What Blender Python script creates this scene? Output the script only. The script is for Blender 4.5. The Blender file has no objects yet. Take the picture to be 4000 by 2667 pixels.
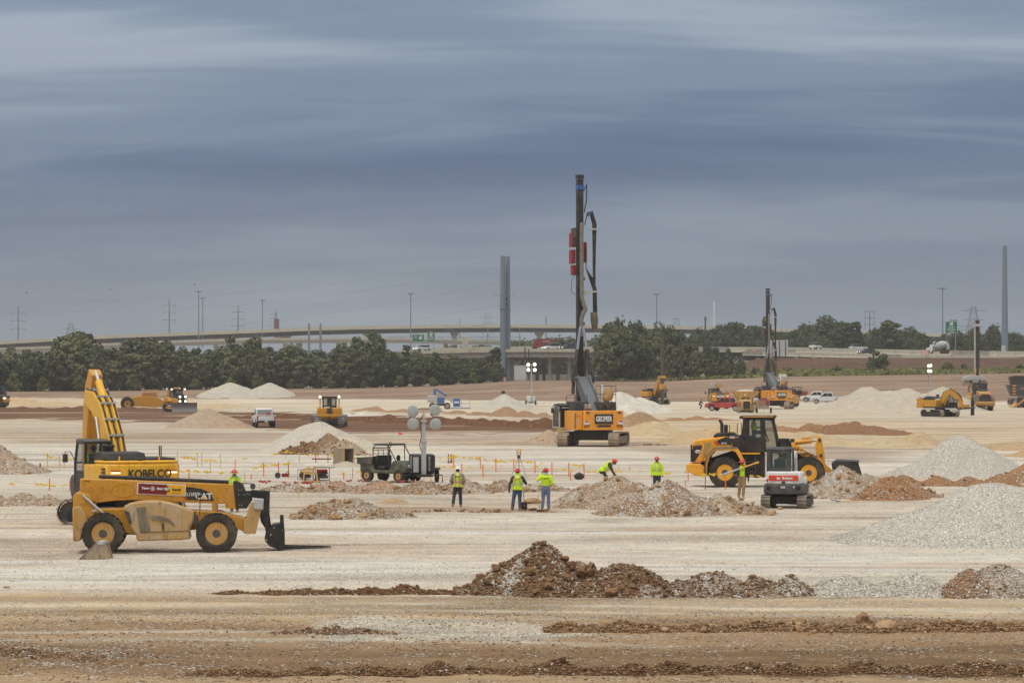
import bpy, bmesh, math, random
import numpy as np
from mathutils import Vector, Matrix, Euler
R = math.radians
SC = bpy.context.scene
COL = SC.collection
random.seed(7)

# ------------------------------------------------------------------ camera
FP = 11111.1            # focal length in photograph pixels (100 mm on 36 mm, 4000 px wide)
HZ = 1438.0             # photograph row of the horizon
CAMH = 6.0
cam_d = bpy.data.cameras.new('camera'); cam = bpy.data.objects.new('camera', cam_d); COL.objects.link(cam)
cam.location = (0, 0, CAMH); cam.rotation_euler = (R(90), 0, 0)
cam_d.lens = 100; cam_d.sensor_width = 36; cam_d.shift_y = (HZ - 1333.5) / 4000.0
cam_d.clip_start = 1; cam_d.clip_end = 20000
SC.camera = cam
SC.view_settings.view_transform = 'Standard'; SC.view_settings.look = 'None'
SC.view_settings.exposure = -0.08; SC.view_settings.gamma = 1.0
try: SC.view_settings.use_curve_mapping = False
except Exception: pass
SC.cycles.use_denoising = True
SC.cycles.max_bounces = 6; SC.cycles.diffuse_bounces = 3; SC.cycles.volume_bounces = 1
SC.cycles.transparent_max_bounces = 8

def lin(r, g, b, k=1.0):
 def f(c):
  c = c / 255.0
  return c / 12.92 if c <= 0.04045 else ((c + 0.055) / 1.055) ** 2.4
 return (f(r) * k, f(g) * k, f(b) * k)

# ------------------------------------------------------------------ sky and sun
SKX, SKY = 7.4, 3.37          # where the cloud pattern sits
SUN_EL, SUN_AZ = 64.0, 215.0        # azimuth clockwise from +Y (away from the camera): behind and left
world = bpy.data.worlds.new('World'); SC.world = world; world.use_nodes = True
nt = world.node_tree; nt.nodes.clear()
def N(t, kind, **kw):
 n = t.nodes.new(kind)
 for k, v in kw.items():
  if k == 'inp':
   for kk, vv in v.items(): n.inputs[kk].default_value = vv
  else: setattr(n, k, v)
 return n
def mth(t, op, a, b=None, c=None, clamp=False):
 n = t.nodes.new('ShaderNodeMath'); n.operation = op; n.use_clamp = clamp
 for i, v in enumerate((a, b, c)):
  if v is None: continue
  if isinstance(v, (int, float)): n.inputs[i].default_value = v
  else: t.links.new(v, n.inputs[i])
 return n.outputs[0]
def ramp(t, fac, stops, interp='EASE'):
 n = t.nodes.new('ShaderNodeValToRGB'); n.color_ramp.interpolation = interp
 cr = n.color_ramp
 while len(cr.elements) < len(stops): cr.elements.new(0.5)
 for e, (p, c) in zip(cr.elements, stops):
  e.position = p; e.color = (*c, 1) if len(c) == 3 else c
 if fac is not None: t.links.new(fac, n.inputs[0])
 return n
def mixc(t, fac, a, b, mode='MIX'):
 n = t.nodes.new('ShaderNodeMix'); n.data_type = 'RGBA'; n.blend_type = mode
 for i, v in ((0, fac), (6, a), (7, b)):
  if v is None: continue
  if isinstance(v, (int, float)): n.inputs[i].default_value = v
  elif isinstance(v, tuple): n.inputs[i].default_value = (*v, 1) if len(v) == 3 else v
  else: t.links.new(v, n.inputs[i])
 return n.outputs[2]
tc = N(nt, 'ShaderNodeTexCoord'); sep = N(nt, 'ShaderNodeSeparateXYZ')
nt.links.new(tc.outputs['Generated'], sep.inputs[0])
zz = mth(nt, 'MAXIMUM', sep.outputs[2], 0.0)
den = mth(nt, 'ADD', zz, 0.22)
cx = mth(nt, 'DIVIDE', sep.outputs[0], den); cy = mth(nt, 'DIVIDE', sep.outputs[1], den)
comb = N(nt, 'ShaderNodeCombineXYZ'); nt.links.new(cx, comb.inputs[0]); nt.links.new(cy, comb.inputs[1])
def sky_noise(sx, sy, rot, loc, detail, rough, dist):
 mp = N(nt, 'ShaderNodeMapping'); mp.inputs['Scale'].default_value = (sx, sy, 1)
 mp.inputs['Rotation'].default_value = (0, 0, R(rot)); mp.inputs['Location'].default_value = (*loc, 0)
 nt.links.new(comb.outputs[0], mp.inputs[0])
 n = N(nt, 'ShaderNodeTexNoise', inp={'Scale': 1.0, 'Detail': detail, 'Roughness': rough, 'Distortion': dist})
 nt.links.new(mp.outputs[0], n.inputs['Vector']); return n.outputs[0]
n1 = sky_noise(0.75, 2.1, 4, (SKX, SKY), 2.0, 0.4, 0.3)
n2 = sky_noise(1.8, 6.0, -5, (7.7, 4.1), 4.0, 0.5, 0.45)
n3 = sky_noise(4.0, 22.0, -3, (1.7, 9.1), 3.0, 0.5, 0.3)
mixn = mth(nt, 'ADD', mth(nt, 'MULTIPLY', n1, 0.60), mth(nt, 'ADD', mth(nt, 'MULTIPLY', n2, 0.36), mth(nt, 'MULTIPLY', n3, 0.04)))
cl = ramp(nt, mixn, [(0.37, lin(84, 100, 130)), (0.45, lin(94, 110, 138)), (0.54, lin(116, 130, 151)), (0.67, lin(147, 158, 170))])
# towards the horizon the layer closes to an even grey
hz = ramp(nt, mth(nt, 'MULTIPLY', zz, 10.0), [(0.0, (1, 1, 1)), (0.40, (0.5, 0.5, 0.5)), (0.8, (0, 0, 0))])
cloudc = mixc(nt, mth(nt, 'MULTIPLY', hz.outputs[0], 0.78), cl.outputs[0], lin(142, 152, 159))
# overhead the layer is thinner and its grey neutral
up_ = ramp(nt, zz, [(0.12, (0, 0, 0)), (0.5, (1, 1, 1))])
cloudc = mixc(nt, mth(nt, 'MULTIPLY', up_.outputs[0], 0.9), cloudc, lin(144, 143, 140))
# an overcast sky is about three times as bright overhead as at the horizon
grad = mth(nt, 'ADD', 1.0, mth(nt, 'MULTIPLY', mth(nt, 'POWER', zz, 1.2), 4.1))
cg = N(nt, 'ShaderNodeVectorMath', operation='SCALE'); nt.links.new(cloudc, cg.inputs[0]); nt.links.new(grad, cg.inputs['Scale'])
sky = N(nt, 'ShaderNodeTexSky'); sky.sky_type = 'NISHITA'; sky.sun_disc = False
sky.sun_elevation = R(SUN_EL); sky.sun_rotation = R(SUN_AZ)
bg0 = N(nt, 'ShaderNodeBackground', inp={'Strength': 0.06}); nt.links.new(sky.outputs[0], bg0.inputs[0])
bg1 = N(nt, 'ShaderNodeBackground', inp={'Strength': 1.0}); nt.links.new(cg.outputs[0], bg1.inputs[0])
mxs = N(nt, 'ShaderNodeMixShader', inp={0: 0.94}); nt.links.new(bg0.outputs[0], mxs.inputs[1]); nt.links.new(bg1.outputs[0], mxs.inputs[2])
wo = N(nt, 'ShaderNodeOutputWorld'); nt.links.new(mxs.outputs[0], wo.inputs[0])

sun_d = bpy.data.lights.new('sun', 'SUN'); sun_d.energy = 1.5; sun_d.angle = R(16); sun_d.color = (1.0, 0.95, 0.87)
sun = bpy.data.objects.new('sun', sun_d); COL.objects.link(sun)
az, el = R(SUN_AZ), R(SUN_EL)
sdir = Vector((math.sin(az) * math.cos(el), math.cos(az) * math.cos(el), math.sin(el)))
sun.rotation_euler = sdir.to_track_quat('Z', 'Y').to_euler(); sun.location = (0, 0, 80)

# ------------------------------------------------------------------ photograph pixel -> place
def P(px, py, d): return Vector(((px - 2000) / FP * d, d, CAMH - (py - HZ) / FP * d))
def GD(py): return CAMH * FP / (py - HZ)                    # depth of flat ground seen at row py
def G(px, py): d = GD(py); return Vector(((px - 2000) / FP * d, d, 0))

# ------------------------------------------------------------------ numpy noise
def _h(ix, iy, s):
 n = (ix.astype(np.int64) * 374761393 + iy.astype(np.int64) * 668265263 + s * 974634541) & 0xffffffff
 n = ((n ^ (n >> 13)) * 1274126177) & 0xffffffff
 n = (n ^ (n >> 16)) & 0xffffffff
 return n.astype(np.float64) / 4294967295.0
def vnoise(x, y, s=0):
 x = np.asarray(x, float); y = np.asarray(y, float)
 ix = np.floor(x); iy = np.floor(y); fx = x - ix; fy = y - iy
 fx = fx * fx * (3 - 2 * fx); fy = fy * fy * (3 - 2 * fy)
 a = _h(ix, iy, s); b = _h(ix + 1, iy, s); c = _h(ix, iy + 1, s); d = _h(ix + 1, iy + 1, s)
 return (a * (1 - fx) + b * fx) * (1 - fy) + (c * (1 - fx) + d * fx) * fy
def fbm(x, y, o=4, s=0, g=0.5):
 t = 0; a = 1; n = 0
 for i in range(o):
  t = t + a * vnoise(x * 2 ** i + 17.3 * i, y * 2 ** i - 9.1 * i, s + i); n += a; a *= g
 return t / n
def sstep(a, b, x):
 t = np.clip((x - a) / (b - a), 0, 1); return t * t * (3 - 2 * t)

# ------------------------------------------------------------------ materials
MATS = {}
def newmat(name):
 m = bpy.data.materials.new(name); m.use_nodes = True; t = m.node_tree
 b = t.nodes.get('Principled BSDF'); return m, t, b
DUST = lin(186, 166, 138)
def paint(name, rgb, rough=0.45, metal=0.0, dust=0.25, var=0.08, scale=2.0, spec=0.4, bump=0.0):
 """painted, rubber or metal surface with patchy site dust on it"""
 if name in MATS: return MATS[name]
 m, t, b = newmat(name)
 tcn = N(t, 'ShaderNodeTexCoord')
 nz = N(t, 'ShaderNodeTexNoise', inp={'Scale': scale, 'Detail': 6.0, 'Roughness': 0.65}); t.links.new(tcn.outputs['Object'], nz.inputs['Vector'])
 nf = N(t, 'ShaderNodeTexNoise', inp={'Scale': scale * 9, 'Detail': 3.0}); t.links.new(tcn.outputs['Object'], nf.inputs['Vector'])
 c = lin(*rgb)
 v1 = ramp(t, nf.outputs[0], [(0.3, tuple(x * (1 - var) for x in c)), (0.7, tuple(min(1, x * (1 + var)) for x in c))])
 dm = ramp(t, nz.outputs[0], [(0.40, (0, 0, 0)), (0.72, (1, 1, 1))])
 dfac = mth(t, 'MULTIPLY_ADD', dm.outputs[0], dust, dust * 0.22)
 cc = mixc(t, dfac, v1.outputs[0], DUST)
 if dust > .1:
  mp = N(t, 'ShaderNodeMapping'); mp.inputs['Scale'].default_value = (5, 5, 1.3); t.links.new(tcn.outputs['Object'], mp.inputs[0])
  ng = N(t, 'ShaderNodeTexNoise', inp={'Scale': scale * .8, 'Detail': 7.0, 'Roughness': 0.7}); t.links.new(mp.outputs[0], ng.inputs['Vector'])
  gr = ramp(t, ng.outputs[0], [(0.52, (0, 0, 0)), (0.68, (1, 1, 1))]); cc = mixc(t, mth(t, 'MULTIPLY', gr.outputs[0], min(.6, .32 + dust * .6)), cc, lin(92, 74, 54))
 t.links.new(cc, b.inputs['Base Color'])
 rr = mth(t, 'MULTIPLY_ADD', dfac, 0.6, rough, clamp=True); t.links.new(rr, b.inputs['Roughness'])
 b.inputs['Metallic'].default_value = metal
 b.inputs['Specular IOR Level'].default_value = spec
 if bump:
  bp = N(t, 'ShaderNodeBump', inp={'Strength': bump, 'Distance': 0.02}); t.links.new(nf.outputs[0], bp.inputs['Height']); t.links.new(bp.outputs[0], b.inputs['Normal'])
 MATS[name] = m; return m
def glow(name, rgb, strength):
 if name in MATS: return MATS[name]
 m, t, b = newmat(name)
 b.inputs['Base Color'].default_value = (*lin(*rgb), 1)
 b.inputs['Emission Color'].default_value = (*lin(*rgb), 1); b.inputs['Emission Strength'].default_value = strength
 MATS[name] = m; return m
def glassm(name, rgb=(70, 84, 88), alpha=0.45, rough=0.08):
 if name in MATS: return MATS[name]
 m, t, b = newmat(name)
 b.inputs['Base Color'].default_value = (*lin(*rgb), 1); b.inputs['Roughness'].default_value = rough
 b.inputs['Alpha'].default_value = alpha; b.inputs['Specular IOR Level'].default_value = 0.6
 MATS[name] = m; return m
def soil(name, speck=16.0, streak=0.0, bump=0.5, bumpd=0.05, grain=1.0, white=(214, 208, 196)):
 """loose earth: albedo zones in attribute Col, amount of pale crushed stone in its alpha"""
 m, t, b = newmat(name)
 at = N(t, 'ShaderNodeVertexColor'); at.layer_name = 'Col'
 geo = N(t, 'ShaderNodeNewGeometry')
 n1_ = N(t, 'ShaderNodeTexNoise', inp={'Scale': 0.9 * grain, 'Detail': 8.0, 'Roughness': 0.62}); t.links.new(geo.outputs['Position'], n1_.inputs['Vector'])
 n2_ = N(t, 'ShaderNodeTexNoise', inp={'Scale': 7.0 * grain, 'Detail': 5.0, 'Roughness': 0.6}); t.links.new(geo.outputs['Position'], n2_.inputs['Vector'])
 vo = N(t, 'ShaderNodeTexVoronoi', inp={'Scale': speck}); t.links.new(geo.outputs['Position'], vo.inputs['Vector'])
 wn = N(t, 'ShaderNodeSeparateColor'); t.links.new(vo.outputs['Color'], wn.inputs[0])
 k1 = ramp(t, n1_.outputs[0], [(0.28, (0.70, 0.68, 0.66)), (0.5, (1, 1, 1)), (0.72, (1.18, 1.18, 1.17))], 'LINEAR')
 c = mixc(t, 1.0, at.outputs['Color'], k1.outputs[0], 'MULTIPLY')
 k2 = ramp(t, n2_.outputs[0], [(0.3, (0.80, 0.79, 0.78)), (0.52, (1, 1, 1)), (0.72, (1.12, 1.12, 1.12))], 'LINEAR')
 c = mixc(t, 1.0, c, k2.outputs[0], 'MULTIPLY')
 if streak:
  mp = N(t, 'ShaderNodeMapping'); mp.inputs['Scale'].default_value = (0.05, 0.24, 1); mp.inputs['Rotation'].default_value = (0, 0, R(2)); t.links.new(geo.outputs['Position'], mp.inputs[0])
  ns = N(t, 'ShaderNodeTexNoise', inp={'Scale': 1.0, 'Detail': 6.0, 'Roughness': 0.62, 'Distortion': 0.9}); t.links.new(mp.outputs[0], ns.inputs['Vector'])
  k3 = ramp(t, ns.outputs[0], [(0.34, (1 - 0.38 * streak, 1 - 0.42 * streak, 1 - 0.46 * streak)), (0.5, (1, 1, 1)), (0.66, (1 + 0.16 * streak,) * 3)], 'LINEAR')
  c = mixc(t, 1.0, c, k3.outputs[0], 'MULTIPLY')
 # crushed stone: each cell its own grey, only where alpha says there is stone
 stone = ramp(t, wn.outputs[1], [(0.0, lin(*(x * 0.78 for x in white))), (0.35, lin(*(x * 0.92 for x in white))), (0.8, lin(*white)), (1.0, lin(238, 236, 230))], 'LINEAR')
 sf = mth(t, 'MULTIPLY', mth(t, 'LESS_THAN', mth(t, 'ADD', wn.outputs[0], mth(t, 'MULTIPLY_ADD', n1_.outputs[0], 0.8, -0.4)), at.outputs['Alpha']), 0.92)
 c = mixc(t, sf, c, stone.outputs[0])
 t.links.new(c, b.inputs['Base Color'])
 b.inputs['Roughness'].default_value = 0.95; b.inputs['Specular IOR Level'].default_value = 0.12
 hgt = mth(t, 'ADD', mth(t, 'MULTIPLY', n2_.outputs[0], 1.0), mth(t, 'MULTIPLY', vo.outputs['Distance'], -0.9))
 hgt = mth(t, 'ADD', hgt, mth(t, 'MULTIPLY', n1_.outputs[0], 2.0))
 bp = N(t, 'ShaderNodeBump', inp={'Strength': bump, 'Distance': bumpd}); t.links.new(hgt, bp.inputs['Height']); t.links.new(bp.outputs[0], b.inputs['Normal'])
 MATS[name] = m; return m
def rockm(name, rgb, rgb2):
 m, t, b = newmat(name)
 oi = N(t, 'ShaderNodeObjectInfo'); geo = N(t, 'ShaderNodeNewGeometry')
 nz = N(t, 'ShaderNodeTexNoise', inp={'Scale': 11.0, 'Detail': 5.0}); t.links.new(geo.outputs['Position'], nz.inputs['Vector'])
 f = mth(t, 'ADD', mth(t, 'MULTIPLY', oi.outputs['Random'], 0.6), mth(t, 'MULTIPLY_ADD', nz.outputs[0], 0.9, -0.25), clamp=True)
 c = mixc(t, f, lin(*rgb), lin(*rgb2)); t.links.new(c, b.inputs['Base Color'])
 b.inputs['Roughness'].default_value = 0.95; b.inputs['Specular IOR Level'].default_value = 0.1
 bp = N(t, 'ShaderNodeBump', inp={'Strength': 0.6, 'Distance': 0.03}); t.links.new(nz.outputs[0], bp.inputs['Height']); t.links.new(bp.outputs[0], b.inputs['Normal'])
 MATS[name] = m; return m

# ------------------------------------------------------------------ objects
def tag(o, label=None, cat=None, group=None, kind=None):
 if label: o['label'] = label
 if cat: o['category'] = cat
 if group: o['group'] = group
 if kind: o['kind'] = kind
 return o
def thing(name, label, cat, loc=(0, 0, 0), yaw=0, group=None, scale=1.0):
 o = bpy.data.objects.new(name, None); COL.objects.link(o); o.empty_display_size = 0.3
 o.location = loc; o.rotation_euler = (0, 0, R(yaw)); o.scale = (scale,) * 3
 return tag(o, label, cat, group)
def link(name, me, parent=None):
 o = bpy.data.objects.new(name, me); COL.objects.link(o)
 if parent: o.parent = parent
 return o
def copy_tree(o, parent=None):
 c = o.copy(); COL.objects.link(c); c.parent = parent
 for ch in list(o.children): copy_tree(ch, c)
 return c

class MB:
 """collects shapes into one mesh; x forward, y left, z up"""
 def __init__(s): s.v = []; s.f = []; s.m = []
 def add(s, vs, fs, mi=0):
  o = len(s.v); s.v += [tuple(v) for v in vs]
  for f in fs: s.f.append(tuple(i + o for i in f)); s.m.append(mi)
  return s
 def box(s, c, d, rot=None, mi=0, taper=(1, 1)):
  hx, hy, hz = d[0] / 2, d[1] / 2, d[2] / 2
  vs = [Vector((x * hx * (taper[0] if z > 0 else 1), y * hy * (taper[1] if z > 0 else 1), z * hz)) for z in (-1, 1) for x, y in ((-1, -1), (1, -1), (1, 1), (-1, 1))]
  if rot is not None:
   m = Euler([R(a) for a in rot]).to_matrix(); vs = [m @ v for v in vs]
  vs = [v + Vector(c) for v in vs]
  return s.add(vs, [(3, 2, 1, 0), (4, 5, 6, 7), (0, 1, 5, 4), (1, 2, 6, 5), (2, 3, 7, 6), (3, 0, 4, 7)], mi)
 def bb(s, x0, x1, y0, y1, z0, z1, mi=0): return s.box(((x0 + x1) / 2, (y0 + y1) / 2, (z0 + z1) / 2), (abs(x1 - x0), abs(y1 - y0), abs(z1 - z0)), None, mi)
 def prism(s, pts, a, b, axis='y', mi=0, inset=0.0):
  """polygon of (u,v) extruded from a to b. axis y: (x,z); axis x: (y,z); axis z: (x,y)"""
  n = len(pts)
  if axis == 'y': f = lambda p, t: (p[0], t, p[1])
  elif axis == 'x': f = lambda p, t: (t, p[0], p[1])
  else: f = lambda p, t: (p[0], p[1], t)
  ar = sum(pts[i][0] * pts[(i + 1) % n][1] - pts[(i + 1) % n][0] * pts[i][1] for i in range(n))
  if (ar < 0) != (axis == 'y'): pts = pts[::-1]
  lo, hi = min(a, b), max(a, b)
  vs = [f(p, lo) for p in pts] + [f(p, hi) for p in pts]
  fs = [tuple(range(n - 1, -1, -1)), tuple(range(n, 2 * n))] + [(i, (i + 1) % n, (i + 1) % n + n, i + n) for i in range(n)]
  return s.add(vs, fs, mi)
 def cyl(s, p0, p1, r0, r1=None, n=14, mi=0, caps=True):
  p0, p1 = Vector(p0), Vector(p1); r1 = r0 if r1 is None else r1
  q = (p1 - p0).to_track_quat('Z', 'Y').to_matrix()
  vs = []
  for p, r in ((p0, r0), (p1, r1)):
   for i in range(n):
    a = 2 * math.pi * i / n; vs.append(p + q @ Vector((r * math.cos(a), r * math.sin(a), 0)))
  fs = [(i, (i + 1) % n, (i + 1) % n + n, i + n) for i in range(n)]
  if caps: fs += [tuple(range(n - 1, -1, -1)), tuple(range(n, 2 * n))]
  return s.add(vs, fs, mi)
 def tube(s, pts, r, n=7, mi=0):
  pts = [Vector(p) for p in pts]; rr = r if isinstance(r, (list, tuple)) else [r] * len(pts)
  vs = []; fs = []
  prev = None
  for i, p in enumerate(pts):
   d = (pts[min(i + 1, len(pts) - 1)] - pts[max(i - 1, 0)])
   if d.length < 1e-6: d = Vector((0, 0, 1))
   d.normalize()
   if prev is None:
    u = d.orthogonal().normalized()
   else:
    u = (prev - d * prev.dot(d))
    u = u.normalized() if u.length > 1e-5 else d.orthogonal().normalized()
   prev = u; w = d.cross(u)
   for k in range(n):
    a = 2 * math.pi * k / n; vs.append(p + (u * math.cos(a) + w * math.sin(a)) * rr[i])
  for i in range(len(pts) - 1):
   for k in range(n):
    fs.append((i * n + k, i * n + (k + 1) % n, (i + 1) * n + (k + 1) % n, (i + 1) * n + k))
  L = (len(pts) - 1) * n
  fs += [tuple(range(n - 1, -1, -1)), tuple(range(L, L + n))]
  return s.add(vs, fs, mi)
 def lathe(s, prof, c, axis='y', n=24, mi=0):
  """prof: list of (r, t) along axis"""
  vs = []; fs = []
  for r, t in prof:
   for k in range(n):
    a = 2 * math.pi * k / n
    if axis == 'y': v = (c[0] + r * math.cos(a), c[1] + t, c[2] + r * math.sin(a))
    elif axis == 'x': v = (c[0] + t, c[1] + r * math.cos(a), c[2] + r * math.sin(a))
    else: v = (c[0] + r * math.cos(a), c[1] + r * math.sin(a), c[2] + t)
    vs.append(v)
  for i in range(len(prof) - 1):
   for k in range(n): fs.append((i * n + k, i * n + (k + 1) % n, (i + 1) * n + (k + 1) % n, (i + 1) * n + k))
  fs.append(tuple(range(n))); L = (len(prof) - 1) * n; fs.append(tuple(range(L + n - 1, L - 1, -1)))
  return s.add(vs, fs, mi)
 def ell(s, c, rad, nu=14, nv=9, mi=0, zmin=-1.0, rot=None):
  vs = []; fs = []
  m = Euler([R(a) for a in rot]).to_matrix() if rot else None
  t0 = math.acos(max(-1, min(1, -zmin))) if zmin > -1 else 0
  for j in range(nv + 1):
   th = t0 + (math.pi - t0) * j / nv
   z = -math.cos(th); r = math.sin(th)
   for i in range(nu):
    a = 2 * math.pi * i / nu
    v = Vector((rad[0] * r * math.cos(a), rad[1] * r * math.sin(a), rad[2] * z))
    if m: v = m @ v
    vs.append(v + Vector(c))
  for j in range(nv):
   for i in range(nu): fs.append((j * nu + i, j * nu + (i + 1) % nu, (j + 1) * nu + (i + 1) % nu, (j + 1) * nu + i))
  fs.append(tuple(range(nu - 1, -1, -1)))
  return s.add(vs, fs, mi)
 def frame(s, pts, w, a, b, axis='y', mi=0):
  """a flat frame along the closed polygon pts, bar width w"""
  n = len(pts); cxm = sum(p[0] for p in pts) / n; cym = sum(p[1] for p in pts) / n
  for i in range(n):
   p, q = pts[i], pts[(i + 1) % n]
   def ins(p):
    d = math.hypot(p[0] - cxm, p[1] - cym); k = max(0, 1 - w * 1.3 / max(d, 1e-4)); return (cxm + (p[0] - cxm) * k, cym + (p[1] - cym) * k)
   s.prism([p, q, ins(q), ins(p)], a, b, axis, mi)
  return s
 def mesh(s, name, mats, smooth=None):
  me = bpy.data.meshes.new(name); me.from_pydata(s.v, [], s.f)
  for m in (mats if isinstance(mats, (list, tuple)) else [mats]): me.materials.append(m)
  me.polygons.foreach_set('material_index', s.m)
  bm = bmesh.new(); bm.from_mesh(me); bmesh.ops.recalc_face_normals(bm, faces=bm.faces);
  if smooth is not None:
   for f in bm.faces: f.smooth = True
   for e in bm.edges:
    if len(e.link_faces) == 2 and e.calc_face_angle(0) > R(smooth): e.smooth = False
  bm.to_mesh(me); bm.free(); me.update(); return me
 def build(s, name, mats, parent=None, smooth=38, bevel=0.0):
  o = link(name, s.mesh(name, mats, smooth), parent)
  if bevel:
   md = o.modifiers.new('bevel', 'BEVEL'); md.width = bevel; md.segments = 1; md.limit_method = 'ANGLE'; md.angle_limit = R(40); md.harden_normals = False
  return o

def text(parent, s, size, mat, loc, rot, bold=0.0, sx=1.0, shear=0.0, ext=0.004, name='lettering', spacing=1.0, align='CENTER'):
 cu = bpy.data.curves.new(name, 'FONT'); cu.body = s; cu.size = size; cu.extrude = ext; cu.offset = bold; cu.shear = shear
 cu.align_x = align; cu.align_y = 'CENTER'; cu.space_character = spacing; cu.resolution_u = 3
 tmp = bpy.data.objects.new('tmp', cu); COL.objects.link(tmp)
 dg = bpy.context.evaluated_depsgraph_get(); dg.update()
 me = bpy.data.meshes.new_from_object(tmp.evaluated_get(dg)); bpy.data.objects.remove(tmp)
 me.materials.clear(); me.materials.append(mat)
 o = link(name, me, parent); o.location = loc; o.rotation_euler = [R(a) for a in rot]; o.scale = (sx, 1, 1); return o
# ================================================================== terrain
EDGE_U = np.array([-2000, 0, 400, 900, 1400, 1700, 2000, 2300, 2600, 2800, 3100, 3500, 4000, 6000.])
EDGE_V = np.array([1532, 1530, 1528, 1521, 1517, 1508, 1490, 1486, 1486, 1478, 1470, 1465, 1457, 1450.])
def terrain(X, Y):
 X = np.asarray(X, float); Y = np.asarray(Y, float)
 u = X / np.maximum(Y, 1) * FP + 2000
 ze = CAMH - (np.interp(u, EDGE_U, EDGE_V) - HZ) / FP * 600.0
 st = np.interp(u, [0, 1700, 2300, 2800, 4000], [560, 545, 525, 505, 500])
 z = ze * sstep(0, 1, (Y - st) / (600 - st)) * 1.0
 right = sstep(2650, 3000, u)
 z = z + right * (sstep(600, 640, Y) * (5.55 - ze) + sstep(640, 672, Y) * 2.9)
 z = z - (1 - right) * ze * sstep(620, 760, Y)
 # rolling tan berms right of the centre
 z = z + 0.0 * X
 return z
def gz(x, y): return float(terrain(np.array([x]), np.array([y]))[0])

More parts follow.
